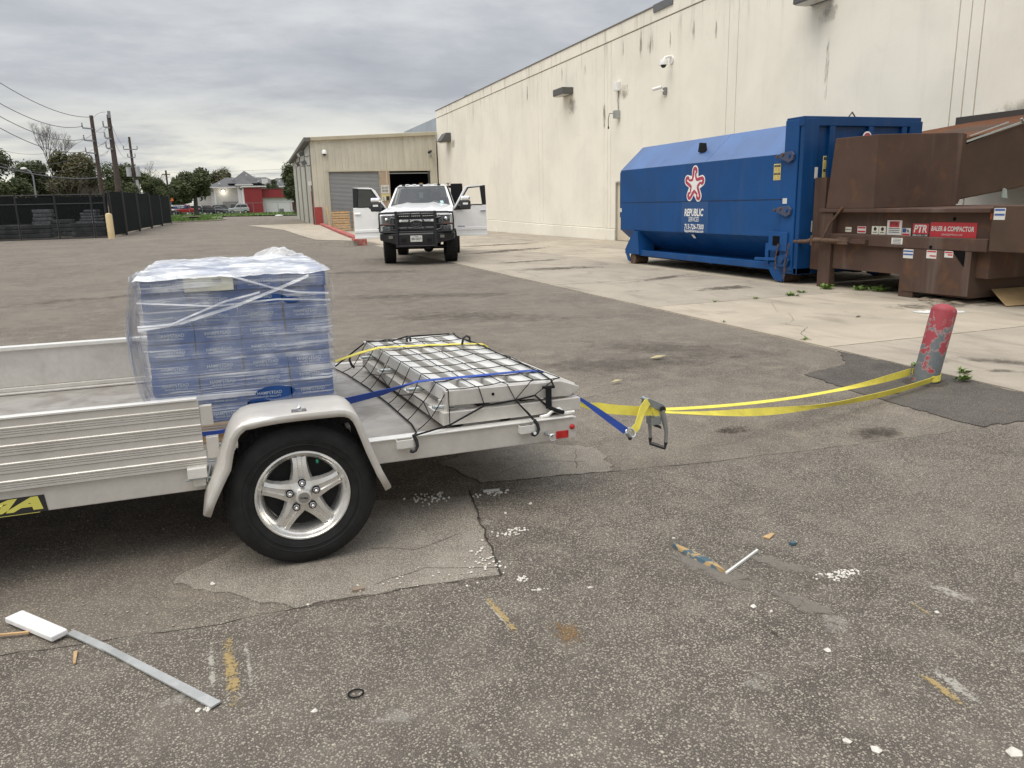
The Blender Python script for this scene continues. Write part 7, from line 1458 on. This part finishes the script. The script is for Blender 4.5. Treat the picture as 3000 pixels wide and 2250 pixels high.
# parked cars (x along the body)
def car(lb, x, y, L_, col, kind, face=1, g='cars parked behind the chain link fence'):
    z = hy(y)+.02; t_ = thing('parked_'+('pickup' if kind == 'pickup' else 'car'), lb, 'pickup' if kind == 'pickup' else 'car', (x,y,z), 0 if face > 0 else math.pi, g)
    m = mat('car_'+lb.split()[0]+'_'+str(len(bpy.data.materials)), col, .25, .1, .04, 3, coat=.5, kind='obj', rvar=.03)
    h = L_/2
    if kind == 'sedan': lo = [(-h,.35),(-h,.75),(-h*.86,.95),(-h*.55,1.0),(h*.38,.96),(h*.92,.78),(h,.62),(h,.32)]; up = [(-h*.72,.97),(-h*.38,1.40),(h*.05,1.43),(h*.44,.97)]
    elif kind == 'suv': lo = [(-h,.4),(-h,1.0),(-h*.9,1.1),(h*.42,1.08),(h*.95,.98),(h,.75),(h,.38)]; up = [(-h*.93,1.08),(-h*.80,1.72),(h*.12,1.74),(h*.42,1.08)]
    else: lo = [(-h,.5),(-h,1.10),(h*.45,1.10),(h*.95,1.02),(h,.8),(h,.45)]; up = [(-h*.18,1.10),(-h*.12,1.76),(h*.22,1.76),(h*.44,1.10)]
    body = obj('body', MB().prism(lo, 'y', -.9, .9), m, t_, bevel=.10, world=False); cabm = MB().prism(up, 'y', -.74, .74); obj('cabin', cabm, m, t_, bevel=.08, world=False)
    cx_ = sum(p[0] for p in up)/4; cz_ = sum(p[1] for p in up)/4; gl = [(cx_+(p[0]-cx_)*.86, cz_+(p[1]-cz_)*.74) for p in up]
    gs = obj('side_window', MB().prism(gl, 'y', -.752, .752), MAT['glass_s'], t_, world=False); wsx = [up[-1],up[-2]]
    obj('windscreen', MB().add([(wsx[0][0]+.02,-.62,wsx[0][1]+.03),(wsx[0][0]+.02,.62,wsx[0][1]+.03),(wsx[1][0]+.04,.56,wsx[1][1]-.06),(wsx[1][0]+.04,-.56,wsx[1][1]-.06)], [(0,1,2,3)]), MAT['glass_s'], t_, world=False)
    for xx in (-h*.62,h*.64):
        for s in (-1,1):
            w_ = obj('wheel', MB().cyl((xx,s*.74,.33),(xx,s*.93,.33),.33,16), MAT['rubber'], t_, world=False); obj('rim', MB().cyl((xx,s*.92,.33),(xx,s*.94,.33),.2,12), MAT['zinc'], w_, world=True)
            w_.children[0].data.transform(Matrix.Translation(WL(w_)))
    obj('headlight', MB().box(h*.9,h+.01,-.85,-.5,.66,.80), MAT['lampglass'], t_, world=False); obj('headlight', MB().box(h*.9,h+.01,.5,.85,.66,.80), MAT['lampglass'], t_, world=False); obj('tail_light', MB().box(-h-.01,-h*.95,-.86,-.6,.75,.95), MAT['red_lens'], t_, world=False); obj('tail_light', MB().box(-h-.01,-h*.95,.6,.86,.75,.95), MAT['red_lens'], t_, world=False)
    return t_
MAT['glass_s'] = plain('car_window', (.03,.035,.04), .08, 0, .8)
car('dark blue sedan nose by the gate end', -9.8,149,4.4,(.02,.025,.04),'sedan',1)
car('black sedan in the middle of the row', -2.7,150,4.7,(.015,.016,.02),'sedan',1)
car('dark grey pickup beside the red wall', 1.4,153,5.2,(.03,.032,.035),'pickup',1)
car('silver hatchback touching the red wall', 2.3,150,3.6,(.40,.41,.42),'suv',-1)
rt = car('red pickup with blue Q lettered cover and white stripe', -6.1,151,5.0,(.32,.03,.025),'pickup',-1)
bx_ = obj('cargo_cover', MB().box(.1,2.4,-.86,.86,1.12,1.58), plain('cover_blue',(.03,.05,.17),.5), rt, bevel=.05, world=False); q_ = text('lettering', 'Quik', None, (1.2,.88,1.36), (-1,0,0), (0,0,1), MAT['white_sticker'], width=1.2, height=.32, bold=.03); q_.parent = bx_
car('white suv behind the red pickup', -7.6,158,4.6,(.62,.62,.60),'suv',1); car('silver sedan second row behind the oak trunk', -4.6,160,4.6,(.42,.42,.42),'suv',1); car('dark suv in the second row by the hotel gate', -.3,160,4.5,(.025,.025,.03),'suv',1); car('white sedan second row at the far left', -10.9,160,4.5,(.58,.58,.57),'sedan',-1); car('maroon suv beneath the oak crown', -3.0,166,4.5,(.10,.02,.02),'suv',1); car('black suv second row near the orange sign', -9.0,168,4.5,(.02,.02,.02),'suv',1); car('grey sedan wedged beside the dark grey pickup', -.9,151.6,3.4,(.16,.16,.17),'sedan',1)
t_ = thing('drain_box', 'small brown concrete inlet box in the grass', 'drain', (-3.4,96,.8)); obj('box', MB().box(-3.9,-2.9,95.6,96.2,.78,1.12), plain('brown_box',(.10,.07,.055),.9), t_); obj('slab', MB().box(-4.6,-2.8,95.4,96.4,1.125,1.18), MAT['concrete2'], t_)
t_ = thing('litter_bag', 'white plastic bag lying on the pavement edge', 'litter', (6.6,108,.8)); obj('bag', MB().sphere((6.6,108,.86),.35,10,6,(1.5,1,.5)), MAT['white_sticker'], t_, smooth=60)

# ================================================================== FOREGROUND DEBRIS
def gbar(nm, a, b_, w0, w1, z0, h, m, lb, cat, bev=0.0):
    a, b_ = V3((*a,0)), V3((*b_,0)); d = (b_-a).normalized(); n_ = V3((-d.y,d.x,0)); P = [a+n_*w0/2,a-n_*w0/2,b_-n_*w1/2,b_+n_*w1/2]
    mb = MB(); mb.add([p+V3((0,0,z0)) for p in P]+[p+V3((0,0,z0+h)) for p in P], [(0,1,2,3),(7,6,5,4),(0,4,5,1),(1,5,6,2),(2,6,7,3),(3,7,4,0)])
    o_ = obj(nm, mb, m, loc=tuple((a+b_)/2)); 
    if bev: bm_ = o_.modifiers.new('bevel','BEVEL'); bm_.width = bev; bm_.segments = 2
    return tag(o_, lb, cat)
gbar('foam_block', (-.985,3.40), (-.775,3.155), .072, .066, .008, .024, mat('white_foam',(.72,.71,.70),.8,0,.06,40,bmp=(120,.3,.002)), 'white foam strip lying at the left end of the grey strip', 'foam', .005)
gs_ = mat('grey_plastic_strip',(.32,.33,.325),.6,0,.12,12,spots=((.45,.45,.44),10,.5,.7,.6))
gbar('plastic_strip', (-.745,3.185), (-.585,2.99), .030, .034, .009, .006, gs_, 'short grey plastic strip piece next to the white foam', 'strip'); gbar('plastic_strip', (-.60,3.005), (-.195,2.468), .028, .038, .013, .006, gs_, 'long grey plastic strip pointing at the faded yellow line', 'strip')
gbar('wood_stick', (-1.25,3.32), (-.90,3.245), .012, .010, .009, .008, MAT['wood'], 'thin wooden stick partly under the white foam', 'stick'); gbar('wood_chip', (-.70,3.02), (-.69,2.93), .014, .008, .009, .006, MAT['wood'], 'tiny upright wood sliver under the grey strip', 'wood chip')
mb = MB(); pts = [(1.855,2.94),(1.885,2.80),(1.905,2.70),(1.915,2.615)]; wd = [.012,.032,.026,.004]; S_ = []
for (x, y), w_ in zip(pts, wd): S_.append([(x-w_*.9,y-w_*.2,.008),(x+w_*.9,y+w_*.2,.008),(x+w_*.7,y+w_*.2,.020),(x-w_*.6,y-w_*.1,.024)])
mb.loft(S_); m, t, b, o = newmat('painted_splinter'); v = coords(t); c = mixc(t, ramp(t, noise(t, v, 16, 4, .6, .5), .47, .53), (.055,.10,.13), (.38,.26,.12)); t.links.new(c, b.inputs['Base Color']); b.inputs['Roughness'].default_value = .8
tag(obj('wood_splinter', mb, m, loc=(1.88,2.8,.01)), 'pointed wood splinter with flaking blue paint on the asphalt', 'wood')
gbar('white_stick', (1.912,2.605), (2.182,2.742), .011, .010, .008, .010, MAT['white_sticker'], 'thin white stick meeting the tip of the wood splinter', 'stick')
gbar('wood_chip', (2.307,2.84), (2.37,2.868), .034, .016, .008, .007, MAT['wood'], 'pale flat wood chip above the white stick', 'wood chip'); gbar('wood_chip', (2.365,2.735), (2.40,2.732), .022, .02, .008, .014, m, 'small square wood chip right of the pale flat chip', 'wood chip')
tag(obj('rubber_ring', MB().tube([(.252+.026*math.cos(a), 2.36+.022*math.sin(a), .012) for a in [i*math.pi/14 for i in range(28)]], .0028, 6, closed=True), MAT['blackmatte'], loc=(.252,2.36,.012)), 'thin black rubber ring lying on the front asphalt', 'ring')
gbar('white_chip_strip', (1.235,3.99), (1.33,3.975), .02, .018, .004, .012, MAT['white_sticker'], 'white foam strip broken in the shade behind the wheel', 'foam')
gbar('pale_offcut', (.35,3.10), (.40,3.10), .03, .03, .004, .012, MAT['card2'], 'small brown flat offcut in front of the wheel', 'offcut')
rng = random.Random(77)
leafm = plain('dead_leaf', (.10,.07,.045), .9); tanl = plain('pale_twig', (.42,.36,.20), .9)
for i, (x, y, r, k, lb) in enumerate(((5.1,4.75,.05,0,'curled dead leaf on the dark patch by the strap'),(4.1,6.9,.10,1,'pale yellow twig on the asphalt before the concrete edge'),(7.35,4.85,.06,0,'dead leaf on the concrete right of the bollard'),(6.9,4.35,.03,0,'dark crumb on the concrete edge near the weeds'),(7.9,8.1,.05,0,'dead leaf on the concrete near the white spill'),(2.3,6.6,.06,0,'dark twig beyond the trailer tail'),(3.2,6.1,.06,1,'pale straw beyond the ratchet'))):
    tag(obj('fallen_leaf', MB().add([(x-r,y,.02),(x,y-r*.35,.028),(x+r,y+r*.1,.03),(x,y+r*.4,.035)], [(0,1,2,3)]).add([(x-r,y,.018),(x,y-r*.35,.024),(x+r,y+r*.1,.026),(x,y+r*.4,.03)], [(3,2,1,0)]), tanl if k else leafm, loc=(x,y,.02)), lb, 'leaf')
# weeds in the joints
wm = leafmat('weed_leaves', (.10,.17,.035), (.14,.22,.05), (.18,.24,.07))
def weed(x, y, r, n, seed, lb, hh=1.0):
    rng = random.Random(seed); mb = MB()
    for i in range(n):
        a = rng.uniform(0,6.28); l = r*rng.uniform(.5,1.1); e_ = rng.uniform(.35,1.1)*hh; d = V3((math.cos(a),math.sin(a),0)); p = V3((x+rng.gauss(0,r*.35),y+rng.gauss(0,r*.25),.012)); m_ = p+d*l*.5+V3((0,0,l*e_*.6)); q = p+d*l+V3((0,0,l*e_*.75)); s_ = V3((-d.y,d.x,0))*l*.16
        mb.add([p,m_+s_,q,m_-s_], [(0,1,2,3)])
    tag(obj('weed', mb, wm, loc=(x,y,.01)), lb, 'weed', 'weeds in the concrete joints')
for i, (x, y, r, n, lb) in enumerate(((8.75,10.45,.14,34,'leafy weed on the joint before the container roller'),(9.15,10.7,.10,24,'small weed left of the compactor leg'),(9.9,10.95,.20,46,'tallest weed clump beside the compactor leg'),(10.2,10.5,.16,34,'weed clump under the tie rod of the compactor'),(10.35,10.2,.2,60,'wide mat of weeds in the shade of the compactor'),(8.0,10.42,.08,16,'tiny weed in the middle of the concrete joint'),(7.2,10.40,.07,14,'tiny weed near the start of the concrete joint'),(6.12,7.05,.07,16,'tiny weed at the asphalt edge left of the bollard'),(6.05,5.45,.09,18,'weed tuft just behind the bollard'),(5.95,4.85,.12,30,'bright weed tuft at the right foot of the bollard'),(6.2,5.05,.10,26,'small weed at the concrete edge right of the bollard'),(6.75,4.60,.22,120,'dense low mat of weeds at the right picture edge'),(6.1,8.6,.06,12,'tiny weed on the asphalt edge farther back'))):
    weed(x, y, r*.75, n, 300+i, lb, .45 if n > 100 else 1.0)
